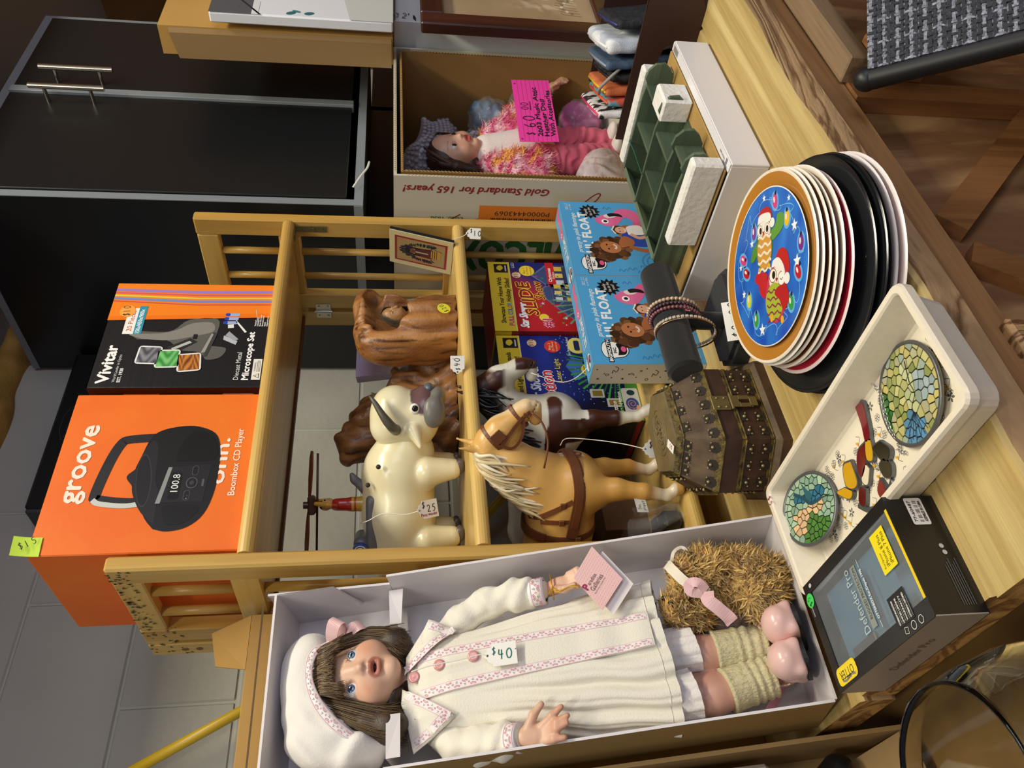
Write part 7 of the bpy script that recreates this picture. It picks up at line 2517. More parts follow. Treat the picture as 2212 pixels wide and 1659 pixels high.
MB().bx(wx0,wx1,y0+0.004,wy1,z1-0.0016,z1-0.0013).build('window_film',film('clear_film','dfe8ee',0.05,0.10,0.25,25),cs)
P=Print((x0,y0,z1),(1,0,0),(0,1,0),lift=0.0002)
w_=x1-x0
lay0=Print((x0,y0,z0+0.0365),(1,0,0),(0,1,0),lift=0.0)
P.text('Defender Pro',0.026,0.092,0.0105,'b9c4c8',1,wd=0.062)
P.rect(0.026,0.079,0.086,0.088,'8d9690',1)
P.text('RUGGED PROTECTION',0.034,0.081,0.0046,'20262a',2,wd=0.050)
P.text('OTTERBOX Est./Depuis 1998',0.030,0.071,0.0036,'dfe6e8',2,wd=0.048,bold=0.03)
P.line([(0.022,0.0725),(0.028,0.0725)],0.0005,'dfe6e8',2)
P.line([(0.080,0.0725),(0.088,0.0725)],0.0005,'dfe6e8',2)
P.rect(0.055,0.016,0.093,0.040,'f4e01a',2,0.001)
P.text('for/pour',0.059,0.033,0.0032,'4a4410',3)
P.text('iPhone 8 Plus',0.059,0.0262,0.0048,'2a2810',3,wd=0.030)
P.text('iPhone 7 Plus',0.059,0.0195,0.0048,'2a2810',3,wd=0.030)
P.rect(0.010,0.024,0.038,0.052,'17181a',1)
for k in range(4):
 P.text(('OTTERBOX PROTECTION','LIMITED LIFETIME','WARRANTY','OTTERBOX CERTIFIED')[k],0.012,0.046-0.0062*k,0.0022,'e4e4e4',3,wd=0.022,bold=0.05)
 P.rect(0.012,0.0435-0.0062*k,0.030,0.0442-0.0062*k,'8d8d8d',3)
for k,yy in enumerate((0.042,0.030,0.018)):
 P.line([(0.0055+0.0036*math.cos(a),yy+0.0036*math.sin(a))for a in np.linspace(0.5,6.8,(5,12,7)[k])[:-1]],0.0007,'d8d8d8',2,True)
P.rect(0.003,0.136,0.020,0.176,'f6d41a',2,0.0055)
P.rect(0.0045,0.1375,0.0185,0.1745,'f9dc34',2.3,0.005)
P.text('OTTER',0.0155,0.142,0.0082,'2a2412',3,wd=0.028,rot=90)
P.text('BOX',0.008,0.150,0.003,'2a2412',3,rot=90)
P.line(catmull([(0.006,0.141),(0.0075,0.150),(0.0055,0.160),(0.007,0.168)],4),0.0022,'8a8676',3)
P.ell(0.094,0.1755,0.0075,0.0075,'3fd860',2)
hand(P,'$5',0.0895,0.172,0.0065,'123018',3,rot=15)
P.text('DEFENDER',0.077,0.1755,0.0022,'dddddd',2)
P.ell(0.1065,0.166,0.0022,0.0030,'c8c8c8',2,n=12)
P.build('top_print',PRINT,cs)
P=Print((x0,y0,z0),(1,0,0),(0,0,1),lift=0.0003)
P.rect(0.083,0.013,0.110,0.030,'d9d6da',1,0.002)
for k in range(3):
 P.text(('77-60487','|| ||| |||| || |||','ASSEMBLED IN CHINA')[k],0.086,0.025-0.005*k,0.0028,'1c1c1c',2,wd=0.021,bold=0.04)
for k in range(6):
 P.rect(0.008,0.008+0.0022*k,0.050-0.003*(k%3),0.0088+0.0022*k,'57585a',1)
P.ell(0.056,0.014,0.0022,0.0022,'b8b8b8',1,n=10)
P.ell(0.050+0.012,0.0145,0.0022,0.0022,'b8b8b8',1,n=10)
P.build('front_print',PRINT,cs)
P=Print((x0,y1,z0),(0,-1,0),(0,0,1),lift=0.0003)
P.text('Defender Pro',0.060,0.020,0.0085,'5a554e',1,wd=0.072)
P.build('side_print',PRINT,cs)
# bracelet stand and bracelets
VEL=pm('black_velvet','0c0c0d',0.85,bump=0.3,bscale=400,sheen=0.25)
st=thing('bracelet_stand','black velvet T-bar stand holding the bracelets','stand',(0.742,0.75,0.8))
MB().cyl((0.645,0.752,0.9045),(0.838,0.748,0.9045),0.0235,n=40,bev=0.004).build('roll',VEL,st)
MB().cyl((0.742,0.752,0.828),(0.742,0.750,0.886),0.013,n=20).build('post',VEL,st)
mb=MB()
pts=[(0.69,0.712),(0.80,0.706),(0.812,0.73),(0.806,0.792),(0.70,0.799),(0.682,0.775)]
mb.prism(pts,0.022,(0,0,0.8003))
mb.prism([((x-0.745)*0.9+0.745,(y-0.752)*0.9+0.752)for x,y in pts],0.006,(0,0,0.8223))
mb.build('foot',VEL,st)
def bracelet(xc,tilt,r,beads,br,col,label,sag=0.014,mat=None,lean=0.0):
 t=thing('bracelet',label,'bracelet',(xc,0.75,0.9045-sag),group=None)
 mats=mat or pm('pearl_'+col,col,0.14,0.25,coat=0.6)
 one=None
 for k in range(beads):
  a=2*math.pi*k/beads
  p=(xc+lean*math.cos(a)*r,0.75+r*0.80*math.sin(a),0.9045-sag+r*1.0*math.cos(a))
  if one is None:
   one=MB().ball((0,0,0),br,12,8).mesh('bead',mats)
  b=bpy.data.objects.new('bead',one)
  C.objects.link(b)
  b.parent=t
  b.location=Vector(p)-t.location
 return t
bracelet(0.756,0,0.0345,38,0.0030,'c9ae92','champagne pearl bracelet, farthest right on the velvet roll',0.0075,lean=0.10)
bracelet(0.748,0,0.0345,40,0.0028,'4a2f3c','dark plum pearl bracelet beside the champagne one',0.0075,lean=0.08)
bracelet(0.740,0,0.0345,40,0.0028,'86525a','rose brown pearl bracelet, third on the velvet roll',0.0075,lean=0.10)
t=thing('bracelet','square crystal tennis bracelet on the velvet roll','bracelet',(0.720,0.75,0.89))
one=MB().box((0,0,0),(0.0042,0.0045,0.0024),0.0008).mesh('crystal',pm('crystal','e6ddcc',0.08,0.4,coat=1.0))
for k in range(44):
 a=2*math.pi*k/44
 b=bpy.data.objects.new('crystal',one)
 C.objects.link(b)
 b.parent=t
 b.location=Vector((0.720+0.004*math.cos(a),0.75+0.030*math.sin(a),0.888+0.0415*math.cos(a)))-t.location
 b.rotation_euler=(-a,0,0)
MB().tube([(0.7155+0.004*math.cos(a),0.75+0.0305*math.sin(a),0.887+0.042*math.cos(a))for a in np.linspace(0,6.283,49)[:-1]],0.0012,6,closed=True).build('gold_band',pm('rose_gold','b08a6a',0.25,1.0),t)
t=thing('price_card','white card reading $2.00 propped against the stand foot','card',(0.735,0.735,0.82))
c0,c1=np.array([0.686,0.727,0.8235]),np.array([0.752,0.706,0.8235])
P=Print(c0-np.array([0,0,0.012]),c1-c0,(0.10,0.32,0.94),lift=0.0006)
P.rect(0,0,0.058,0.030,'f4f3ee',0)
hand(P,'$2.00',0.004,0.009,0.013,lay=2,gap=0.25)
P.build('card_face',PRINT_MATT,t)
d_=(c1-c0)/np.linalg.norm(c1-c0)
mb=MB()
Fc=np.stack([d_,np.array([0.10,0.32,0.94])/np.linalg.norm([0.10,0.32,0.94]),np.cross(d_,[0.10,0.32,0.94])],1)
mb.prism([(0,0),(0.058,0),(0.058,0.030),(0,0.030)],-0.0008,c0-np.array([0,0,0.012]),Fc)
mb.build('card_stock',pm('card_stock','e6e4dc',0.7),t)
# white flat box, foam blocks and green clock rack
WB=pm('white_box_card','e6e4e8',0.42)
KRAFT=pm('kraft_board','b08d4f',0.75,bump=0.08,bscale=120,var=0.08,vscale=8)
fb=thing('flat_box','shallow white carton under the green rack, its kraft lining showing','box',(0.99,0.68,0.8))
bx0,bx1,by0,by1=0.832,1.155,0.557,0.80
mb=MB()
mb.bx(bx0,bx1,by0,by0+0.004,0.8005,0.853,0.001).bx(bx0,bx1,by1-0.004,by1,0.8005,0.853,0.001)
mb.bx(bx0,bx0+0.004,by0+0.004,by1-0.004,0.8005,0.853,0.001).bx(bx1-0.004,bx1,by0+0.004,by1-0.004,0.8005,0.853,0.001)
mb.bx(bx0+0.004,bx1-0.004,by0+0.004,by1-0.004,0.8005,0.803)
mb.bx(bx0+0.001,bx1-0.001,by0+0.001,by0+0.014,0.853,0.8545,0.0005)
mb.build('carton',WB,fb)
MB().bx(bx0+0.006,bx1-0.002,by0+0.015,0.832,0.8535,0.8565,0.0008).build('kraft_sheet',KRAFT,fb)
P=Print((bx0,by0,0.853),(1,0,0),(0,1,0),lift=0.0016)
for k in range(4):
 P.rect(0.012+0.0016*k,0.002,0.0128+0.0016*k,0.010,'2a2a2a',1)
P.text('MADE IN CHINA',0.022,0.006,0.003,'33333a',1,wd=0.022)
P.rect(0.290,0.002,0.316,0.012,'b8b6b4',1)
for k in range(8):
 P.rect(0.292+0.0028*k,0.003,0.2932+0.0028*k,0.011,'5a5858',2)
P.build('carton_print',PRINT,fb)
t=thing('price_sticker','round orange $5 sticker on the kraft sheet of the white box','sticker',(0.876,0.742,0.857))
P=Print((0.876,0.735,0.8567),(0.86,-0.5,0),(0.5,0.86,0),lift=0.0003)
P.ell(0,0,0.0095,0.0095,'f08838',0)
hand(P,'$5',-0.006,-0.0035,0.007,'6a2810',1)
P.build('sticker_print',PRINT_MATT,t)
STY=pm('styrofoam','ecebe6',0.7,bump=0.9,bscale=110)
for nm,lb,a in(('foam_block','long white foam slab along the left edge of the flat box',(0.8385,0.860,0.565,0.700,0.8572,0.9000)),('foam_block','white foam cube at the front of the green rack',(1.002,1.052,0.571,0.606,0.8572,0.9010)),('foam_block','long white foam slab behind the green rack, beside the brown box',(1.112,1.134,0.585,0.752,0.8572,0.9040))):
 MB().bx(*a,0.003).build(nm,STY,label=lb,cat='foam',group='foam packing blocks')
GRN=wood('green_stained_wood','6f8168','4f5f4c','Y',22,0.55,4,0.05,0.3)
GRNX=wood('green_stained_cross','66785f','485845','X',22,0.55,4,0.05,0.3)
rk=thing('clock_rack','green stained wooden shelf rack with a small clock, lying on the white box','rack',(0.98,0.68,0.857))
MB().bx(0.865,1.108,0.600,0.775,0.8570,0.8600).build('back_board',GRNX,rk)
for x in(1.098,1.006,0.921,0.866):
 pr=[(0.775,0.8605),(0.775,0.880),(0.752,0.9015)]+[(0.62+0.0,0.9015)]+[(0.600,0.8985),(0.592,0.9035),(0.578,0.901),(0.568,0.892),(0.566,0.878),(0.574,0.868),(0.586,0.8605)]
 MB().prism([(y,z)for y,z in pr][::-1],0.0055,(x,0,0),np.array([[0,0,1],[1,0,0],[0,1,0]]).astype(float)).build('upright',GRN,rk)
for xa,xb,ys in((1.0118,1.0978,(0.664,0.600)),(0.9268,1.0058,(0.690,0.622)),(0.8718,0.9208,(0.650,0.590))):
 for y in ys:
  MB().bx(xa,xb,y,y+0.005,0.8605,0.899).build('shelf',GRNX,rk)
 MB().prism([(0.770,0.8605),(0.7755,0.8605),(0.7755,0.881),(0.7525,0.9025),(0.7485,0.8990),(0.770,0.879)],xb-xa,(xa,0,0),np.array([[0,0,1],[1,0,0],[0,1,0]]).astype(float)).build('end_board',GRNX,rk)
ck=MB().bx(0.934,1.000,0.6965,0.760,0.8606,0.8635).build('clock_face',pm('cream_dial','d3cd9c',0.5,var=0.15,vscale=60),rk)
mb=MB().box((0.966,0.722,0.868),(0.004,0.034,0.001),0,rotm(0,8,12)).box((0.972,0.714,0.869),(0.003,0.022,0.001),0,rotm(0,8,-50)).cyl((0.968,0.716,0.8635),(0.968,0.716,0.872),0.0025,n=10)
mb.build('clock_hands',pm('black_metal','111111',0.4),ck)
MB().cyl((0.962,0.706,0.866),(0.957,0.699,0.8685),0.003,n=12).build('clock_nut',pm('pale_brass','c8bc98',0.3,0.8),ck)
mb=MB()
for x,y in((0.95,0.615),(1.04,0.63),(0.90,0.60)):
 mb.lathe([(0,0),(0.004,0),(0.0055,0.004),(0.003,0.007),(0.006,0.012),(0.004,0.017),(0,0.018)],12,(x,y,0.8605))
mb.build('peg',GRN,rk)
mb=MB().tube(catmull([(1.1045,0.70,0.86),(1.1045,0.70,0.9015),(1.07,0.699,0.9025),(1.010,0.697,0.9035),(1.006,0.697,0.9030)],3),0.0008,5)
mb.build('green_thread',pm('green_thread','1f6a4a',0.6),rk)
# tall fruit carton with the second doll
FC_=thing('fruit_carton','tall printed fruit carton stood on end, its open side showing a doll','box',(1.43,1.02,.80))
PRC=pm('printed_white_card','c9c4b2',0.6,bump=0.25,bscale=45,stretch=(1,1,.05))
KRI=pm('kraft_inner','8f6c3a',0.75,bump=0.08,bscale=90,var=.10,vscale=5)
fx0,fx1,fy0,fy1,fz0,fz1=1.198,1.660,.852,1.185,.8005,1.284
mb=MB()
mb.bx(fx0,fx0+.005,fy0,fy1,fz0,fz1-.006).bx(fx1-.005,fx1,fy0,fy1,fz0,fz1-.006).bx(fx0,fx1,fy1-.005,fy1,fz0,fz1-.006).bx(fx0,fx1,fy0,fy1,fz1-.006,fz1).bx(fx0+.005,fx1-.005,fy0,fy1-.005,fz0,fz0+.005)
mb.build('outer_sleeve',PRC,FC_)
ix0,ix1,iz1=fx0+.014,fx1-.012,fz1-.018
mb=MB()
mb.bx(ix0,ix0+.005,fy0+.001,fy1-.012,fz0+.006,iz1).bx(ix1-.005,ix1,fy0+.001,fy1-.012,fz0+.006,iz1).bx(ix0,ix1,fy0+.001,fy1-.012,iz1,iz1+.005).bx(ix0+.005,ix1-.005,fy1-.017,fy1-.012,fz0+.006,iz1)
mb.build('inner_liner',KRI,FC_)
mb=MB()
for x in(fx0+.0025,ix0+.0025,ix1-.0025):
 z=fz0+.01
 pts=[]
 k=0
 while z<fz1-.02:
  pts.append((x+(.0016 if k%2 else-.0016),fy0-.0002,z))
  z+=.0032
  k+=1
 mb.ribbon(pts,.0008,(1,0,0),.0006)
for zz_ in(fz1-.003,iz1+.0025):
 pts=[(fx0+.012+.0032*k,fy0-.0002,zz_+(.0016 if k%2 else-.0016))for k in range(135)]
 mb.ribbon(pts,.0008,(0,0,1),.0006)
mb.build('corrugated_edge',pm('flute_kraft','c09a5e',0.8),FC_)
P=Print((fx0,fy0,fz0),(0,0,1),(0,1,0),lift=.0003)
P.nz=np.array([-1.,0,0])
P.text('Gold Standard for 165 years!',.196,.020,.0145,'8a1c1c',1,wd=.268,shear=.25,bold=.04,jit=.0)
P.line(catmull([(.36,.082),(.40,.112),(.35,.098),(.28,.085),(.22,.090),(.15,.066),(.11,.028),(.10,.030),(.12,.052),(.20,.070),(.26,.084)],6),.0022,'8a1c1c',1)
P.rect(.170,.060,.325,.110,'d77a22',2)
for k in range(34):
 P.rect(.182+.0036*k,.088,.182+.0036*k+(.0022 if(k*7)%3 else .0011),.106,'1c1408',3)
P.text('P00004443069',.190,.072,.0105,'2a1a08',3,wd=.105)
P.text('Estab. 1858',.355,.088,.010,'2a6a2a',1,wd=.06)
P.text('WILCOX',.105,.145,.075,'2c6a2e',1,wd=.26,bold=.05)
P.ell(.165,.205,.040,.034,'8a1a1c',2.2)
P.ell(.150,.218,.010,.006,'c86a5a',2.6)
P.line(catmull([(.165,.238),(.19,.255),(.215,.250)],5),.003,'3a5a2a',2.4)
P.build('side_print',PRINT_MATT,FC_)
d2=thing('doll','brown-haired doll in a fluffy pink jacket and pink trousers, inside the fruit carton','doll',(1.43,.955,.8062))
h2c=(1.4315,.962,1.160)
k2=1.0
sb=Sculpt(0.0021,0.008)
head_prims(sb,h2c,k2,open_mouth=False)
sb.cap((1.434,.970,1.12),(1.440,.968,1.09),.015,.016)
sb.cap((1.445,.970,1.075),(1.455,.968,.98),.042,.046,k=.02)
sb.chain([(1.498,.968,1.075),(1.560,.955,1.02),(1.605,.930,.965),(1.625,.915,.938)],[.017,.0145,.012,.0095])
sb.chain([(1.395,.968,1.075),(1.365,.962,1.03),(1.352,.955,.985)],[.017,.0145,.012])
sb.ell((1.633,.908,.927),(.010,.009,.013))
for i_,(dx,dz)in enumerate(((-.008,-.020),(-.002,-.024),(.004,-.023),(.010,-.018))):
 sb.chain([(1.633+dx*.6,.902,.922),(1.635+dx,.895,.922+dz*.6),(1.634+dx*1.1,.893,.922+dz)],[.0042,.0038,.003],k=.003)
sb.chain([(1.624,.903,.932),(1.617,.893,.926),(1.619,.889,.918)],[.0045,.004,.003],k=.003)
sb.chain([(1.478,.968,.95),(1.480,.960,.88),(1.478,.955,.815)],[.032,.028,.023])
sb.chain([(1.415,.968,.95),(1.418,.958,.88),(1.428,.952,.815)],[.032,.028,.023])
def d2col(V):
 return face_colour(V,h2c,k2,'d8a98e','b0524e','cf8f78','5a3a28',.0125)
sculpted(sb,d2col,'body',SKIN,d2)
ey_=MB()
for sx in(-1,1):
 e=np.array(h2c)+np.array([.0195*sx,-.0290,.001])*k2
 V,F=Sculpt(0.0007,0.001).ell(e,.0098*k2).surface()
 d_=(V-e)/np.linalg.norm(V-e,axis=1)[:,None]
 a=np.arccos(np.clip(d_@np.array([-.05,-.998,.02]),-1,1))
 col=np.tile(np.array(lin('e4dedb')),(len(V),1))
 col[a<.56]=mixc('4a2c1a','180c08',(a[a<.56]/.56)**2)
 col[a<.26]=lin('060505')
 g=np.array([.25,-1,.22])
 g/=np.linalg.norm(g)
 col[np.arccos(np.clip(d_@g,-1,1))<.08]=lin('ffffff')
 MB().add(V,F,0,True,col).build('eye',paint('eye_glaze',0.06,coat=1.0),d2)
hs=Sculpt(0.0026,0.006)
c_=np.array(h2c)
hs.ell(c_+[0,.012,.016],(.050,.048,.050))
hs.chain([c_+[.040,-.004,.028],c_+[.050,-.006,-.004],c_+[.047,.000,-.040]],[.012,.012,.010])
hs.chain([c_+[-.040,-.004,.028],c_+[-.052,-.006,-.004],c_+[-.056,.000,-.045]],[.012,.013,.011])
hs.ell(c_+[0,.012,-.035],(.050,.030,.024))
hs.ell(c_+[.002,-.040,-.004],(.034,.046,.041),k=.004,op='-')
sculpted(hs,lambda V:mixc('3d2415','241208',.5+.5*vnoise(V,260,3)),'hair',HAIRM,d2)
r=np.random.default_rng(12)
paths=[]
for i in range(520):
 q=1 if i%2 else-1
 u,v=r.random(),r.random()
 paths.append(catmull([c_+[q*.004,-.020+.030*v,.064-.004*v],c_+[q*(.030+.006*u),-.026+.030*v,.046],c_+[q*(.046+.010*u),-.016+.030*v,.006],c_+[q*(.048+.012*u)-.002,-.012+.030*v,-.030],c_+[q*(.046+.016*u)-.002+.003*r.normal(),-.008+.030*v,-.052+.010*r.random()]],4))
mb=MB()
strands(mb,paths,.0012,[lin(x)for x in('4a2d1b','38200f','5a3a24','2c180c')])
mb.build('hair_strands',HAIRM,d2,kind='stuff')
s=Sculpt(0.0025,0.006)
s.cap((1.444,.968,1.086),(1.460,.966,1.0),.043,.050)
sculpted(s,lambda V:np.tile(lin('e4d6d2'),(len(V),1)),'knit_top',pm('white_knit','e6d8d4',0.85,bump=.6,bscale=450,stretch=(1,1,.2)),d2)
s=Sculpt(0.003,0.010)
s.chain([(1.500,.966,1.078),(1.512,.962,1.03),(1.515,.960,.975)],[.026,.034,.036])
s.chain([(1.400,.966,1.080),(1.390,.962,1.03),(1.390,.960,.985)],[.028,.036,.036])
s.chain([(1.500,.966,1.075),(1.565,.953,1.02),(1.612,.926,.958)],[.024,.022,.019])
s.chain([(1.392,.966,1.07),(1.362,.958,1.03),(1.350,.950,.985)],[.024,.021,.018])
s.cap((1.45,.99,1.06),(1.455,.99,.98),.045,.05)
V,F=s.surface()
def fluff(P):
 b=.5+.5*np.sin(P[:,2]*190+6*vnoise(P,30,2))
 c=mixc('d8487c','eec3cb',b)
 o=smooth01(vnoise(P,70,8),.25,.55)
 return c*(1-o[:,None])+np.array(lin('e8a552'))*o[:,None]
cf=fluff(V)
MB().add(V,F,0,True,cf).build('jacket',paint('fluffy_fabric',0.9,sheen=.4),d2)
mb=MB()
blades(mb,V,vnormals(V,F),.0105,.0022,7000,lambda i,r:cf[i]*(.85+.3*r.random()),droop=np.array([0,0,-.7]),seed=6,curl=.5)
mb.build('jacket_fluff',paint('fluffy_fabric',0.9,sheen=.4),d2,kind='stuff')
s=Sculpt(0.0026,0.010)
s.chain([(1.482,.962,.955),(1.484,.955,.88),(1.480,.950,.822)],[.037,.033,.028])
s.chain([(1.412,.962,.955),(1.416,.953,.88),(1.428,.947,.822)],[.038,.034,.028])
s.cap((1.43,.966,.985),(1.47,.966,.985),.040,.040)
sculpted(s,lambda V:mixc('cf6079','b34a64',.5+.5*vnoise(V,60,2)),'trousers',paint('pink_twill',0.8,bump=.3,bscale=600,sheen=.1),d2,disp=lambda P:.0017*np.sin(P[:,2]*330+120*np.abs(P[:,0]-1.448)+4*vnoise(P,40,3))+.0012*vnoise(P,110,4))
for x,y in((1.480,.945),(1.428,.942)):
 MB().ball((x,y-.012,.8175),(.019,.036,.0112),18,10).build('shoe',pm('white_shoe','ddd5d0',0.5),d2)
nc=thing('price_card','neon pink lined index card priced $60.00, laid across the second doll','card',(1.5,.900,.985))
q0,q1,q3=np.array([1.432,.892,.9555]),np.array([1.597,.884,.967]),np.array([1.4135,.905,1.0425])
q0,q1,q3=np.array([1.395,.897,.949]),np.array([1.583,.868,.952]),np.array([1.372,.903,1.030])
ex=q1-q0
wn=np.linalg.norm(ex)
ex/=wn
ey=q3-q0
ey-=ex*(ex@ey)
hn=np.linalg.norm(ey)
ey/=hn
nz=np.cross(ex,ey)
MB().prism([(0,0),(wn,0),(wn,hn),(0,hn)],-.0005,q0,np.stack([ex,ey,nz],1)).build('card_stock',pm('neon_pink_card','f03fa8',0.6),nc)
P=Print(q0,ex,ey,lift=.0003)
for k in range(8):
 P.line([(0,.006+.0092*k),(wn,.006+.0092*k)],.0005,'b8307c',.5)
hand(P,'$',.018,hn*.58,.017,'1a1016',1)
hand(P,'60',.042,hn*.54,.024,'1a1016',1)
hand(P,'00',.096,hn*.66,.015,'1a1016',1)
P.line([(.094,hn*.60),(.122,hn*.60)],.0018,'1a1016',1)
for k,s_ in enumerate(('2003 Music Attic','Heather Doll','With Accessories')):
 P.text(s_,.016,hn*(.38-.165*k),.0098,'1a1016',1,wd=(.150,.112,.140)[k],jit=.10,bold=.05)
P.ell(.008,hn*.93,.0022,.0022,'8a1c5c',1,n=10)
P.ell(wn-.012,hn*.93,.0022,.0022,'8a1c5c',1,n=10)
P.build('handwriting',PRINT_MATT,nc)
bw=thing('bubble_wrap','crumpled clear bubble wrap behind the second doll\'s head','packaging',(1.50,1.08,.90))
BWM=film('bubble_film','b9b6c4',0.14,0.42,.8,60)
rr_=np.random.default_rng(3)
def wrapf(u,v):
 x=1.335+.275*u+.010*math.sin(9*v)
 z=1.075+.180*v-.035*u*u+.012*math.sin(7*u)
 y=1.000-.050*math.sin(math.pi*min(1,u*1.05))-.014*math.sin(11*u+5*v)-.010*math.sin(17*v+3*u)+.03*(1-v)
 return np.array([x,y,z])
MB().grid(wrapf,44,34).build('film_sheet',BWM,bw)
bub=MB()
for i in range(26):
 for j in range(20):
  p=wrapf((i+.5*(j%2))/26,j/20)
  bub.ball(p+np.array([0,-.0025,0]),(.0052,.0036,.0052),8,5)
bub.build('bubble',BWM,bw,kind='stuff')
for nm,lb,c0,r0,col,col2 in(('clothes_bag','zip bag of folded blue doll clothes beside the pink jacket',(1.598,.975,1.070),(.044,.045,.050),'48607e','8f9fb0'),('clothes_bag','clear zip bag with a white cord and red slider, right inside the fruit carton',(1.615,.975,.990),(.030,.038,.042),'d8d4d6','9aa0b4'),('clothes_bag','clear bag of bright pink doll clothes below the doll\'s hand',(1.575,.960,.868),(.050,.048,.052),'b03a86','d07ab0')):
 t=thing(nm,lb,'bag',(c0[0],c0[1],c0[2]-r0[2]))
 c0,r0=np.array(c0),np.array(r0)
 if c0[0]+r0[0]>1.64:
  c0[0]=1.640-r0[0]
 s=Sculpt(0.0032,0.01)
 s.ell(c0,r0*.80)
 s.ell(c0+[r0[0]*.2,-r0[1]*.3,r0[2]*.35],r0*.5)
 s.ell(c0+[-r0[0]*.3,-r0[1]*.2,-r0[2]*.3],r0*.5)
 sculpted(s,lambda V:mixc(col,col2,smooth01(vnoise(V,45,4),.2,.6)),'clothes',paint('doll_clothes',.85,bump=.3),t,disp=lambda P:.003*np.sin(P[:,2]*160+5*vnoise(P,30,2)))
 s=Sculpt(0.0032,0.01)
 s.ell(c0,r0)
 sculpted(s,lambda V:np.tile(lin('d5d9df'),(len(V),1)),'bag_film',FILM,t,disp=lambda P:.0035*vnoise(P,75,5)+.002*vnoise(P,160,6))
 if 'red slider' in lb:
  MB().tube(catmull([(1.628,.962,1.040),(1.612,.945,1.010),(1.600,.935,.985),(1.598,.932,.965)],5),.003,8,flat=.5).build('red_seal',pm('red_plastic','d8402e',.4),t)
  MB().grid(lambda u,v:np.array([1.585+.055*u+.005*math.sin(6*v),.955-.015*u+.006*math.sin(8*u+3*v),.965+.085*v-.03*u]),8,8).build('bag_top',FILM,t)
  MB().tube(catmull([(1.60,.948,.990),(1.615,.94,1.0),(1.60,.935,1.012),(1.585,.938,1.0),(1.592,.936,.985)],5),.0025,7).build('cord',pm('white_cord','d8d8d4',.5),t)
t=thing('clothes_bag','bag of pale flowered doll clothes under the doll\'s left side','bag',(1.32,.93,.806))
s=Sculpt(0.003,0.01)
s.ell((1.322,.93,.858),(.080,.042,.048))
s.ell((1.300,.918,.885),(.050,.035,.035))
def flor(V):
 c=mixc('cfc3c2','b7a9b0',.5+.5*vnoise(V,50,2))
 o=smooth01(vnoise(V,190,5),.3,.5)
 return c*(1-.6*o[:,None])+np.array(lin('b08a84'))*.6*o[:,None]
sculpted(s,flor,'clothes',paint('doll_clothes',.85,bump=.3),t,disp=lambda P:.004*np.sin(P[:,0]*150+4*vnoise(P,30,3)))
# dark brown display box with zip pouches
DBX=pm('dark_brown_card','3a2119',0.55,bump=.05,bscale=60)
db=thing('display_box','dark brown open card box with a finger hole, holding zip pouches','box',(1.30,.52,.80))
dz1=.8955
yy0,yy1=.18,.762
hole=[(.624+.036*math.cos(a),.8440+.0125*math.sin(a))for a in np.linspace(0,2*math.pi,29)[:-1]]
me_pts=MB()
bmh=bmesh.new()
def wall_with_hole(x):
 out=[(yy0,.8005),(yy1,.8005),(yy1,dz1),(yy0,dz1)]
 n=len(hole)
 ring=[]
 for(y,z)in hole:
  d=np.array([y-.624,z-.844])
  s_=min(abs((.115)/d[0])if abs(d[0])>1e-6 else 1e9,(abs((dz1-.844)/d[1])if d[1]>0 else abs((.8005-.844)/d[1]))if abs(d[1])>1e-6 else 1e9)
  ring.append((.624+d[0]*s_,.844+d[1]*s_))
 V=[(x,*p)for p in hole]+[(x,*p)for p in ring]
 F=[(i,(i+1)%n,n+(i+1)%n,n+i)for i in range(n)]
 b=len(V)
 V+=[(x,.739,.8005),(x,yy1,.8005),(x,yy1,dz1),(x,.739,dz1),(x,yy0,.8005),(x,.509,.8005),(x,.509,dz1),(x,yy0,dz1)]
 F+=[(b,b+1,b+2,b+3),(b+4,b+5,b+6,b+7)]
 return V,F
V,F=wall_with_hole(1.2)
V2,F2=wall_with_hole(1.2035)
mb=MB().add(V,F).add(V2,[f[::-1]for f in F2])
n=len(hole)
mb.add([(1.2,*p)for p in hole]+[(1.2035,*p)for p in hole],[(i,n+i,n+(i+1)%n,(i+1)%n)for i in range(n)])
mb.add([(1.2,yy1,.8005),(1.2035,yy1,.8005),(1.2035,yy1,dz1),(1.2,yy1,dz1),(1.2,yy0,dz1),(1.2035,yy0,dz1)],[(0,1,2,3),(3,2,5,4)])
mb.build('side_wall',DBX,db)
MB().bx(1.395,1.3985,.18,.762,.8005,.912).build('side_wall',DBX,db)
MB().bx(1.2035,1.395,.18,.758,.8005,.8035).build('floor_panel',DBX,db)
def pouch(label,c,w_,h_,d_,rot,colf,trim,extra=None):
 t=thing('zip_pouch',label,'pouch',tuple(c),rot,'zip pouches in the brown box')
 s=Sculpt(0.0028,0.006)
 s.rbox((0,0,h_/2),(w_,d_,h_),d_*.45)
 s.ell((0,0,h_*.45),(w_*.40,d_*.62,h_*.36))
 sculpted(s,colf,'pouch_body',paint('pouch_fabric',.75,bump=.35,bscale=500),t,world=False,disp=lambda P:.0012*vnoise(P,90,3))
 MB().tube([(-w_*.46,-.001,h_-.001),(0,-.001,h_+.001),(w_*.46,-.001,h_-.001)],.0022,8).build('zip',trim,t,world=False)
 mb=MB().box((w_*.40,-.004,h_-.006),(.005,.002,.011),.0006)
 mb.build('zip_pull',pm('zip_steel','9a9aa0',.3,.9),t,world=False)
 return t
def pat(c1,c2,sc,th_=.1,seed=2):
 return lambda V:mixc(c1,c2,smooth01(vnoise(V,sc,seed),th_,th_+.12))
ZB_=pm('zip_black','15151a',.5)
pz=.804
pouch('black and white patterned pouch with a pink zip, nearest the doll carton',(1.305,.742,pz),.165,.125,.014,(-8,0,18),pat('e4e0de','18181c',150,-.05),pm('zip_pink','d8386c',.5))
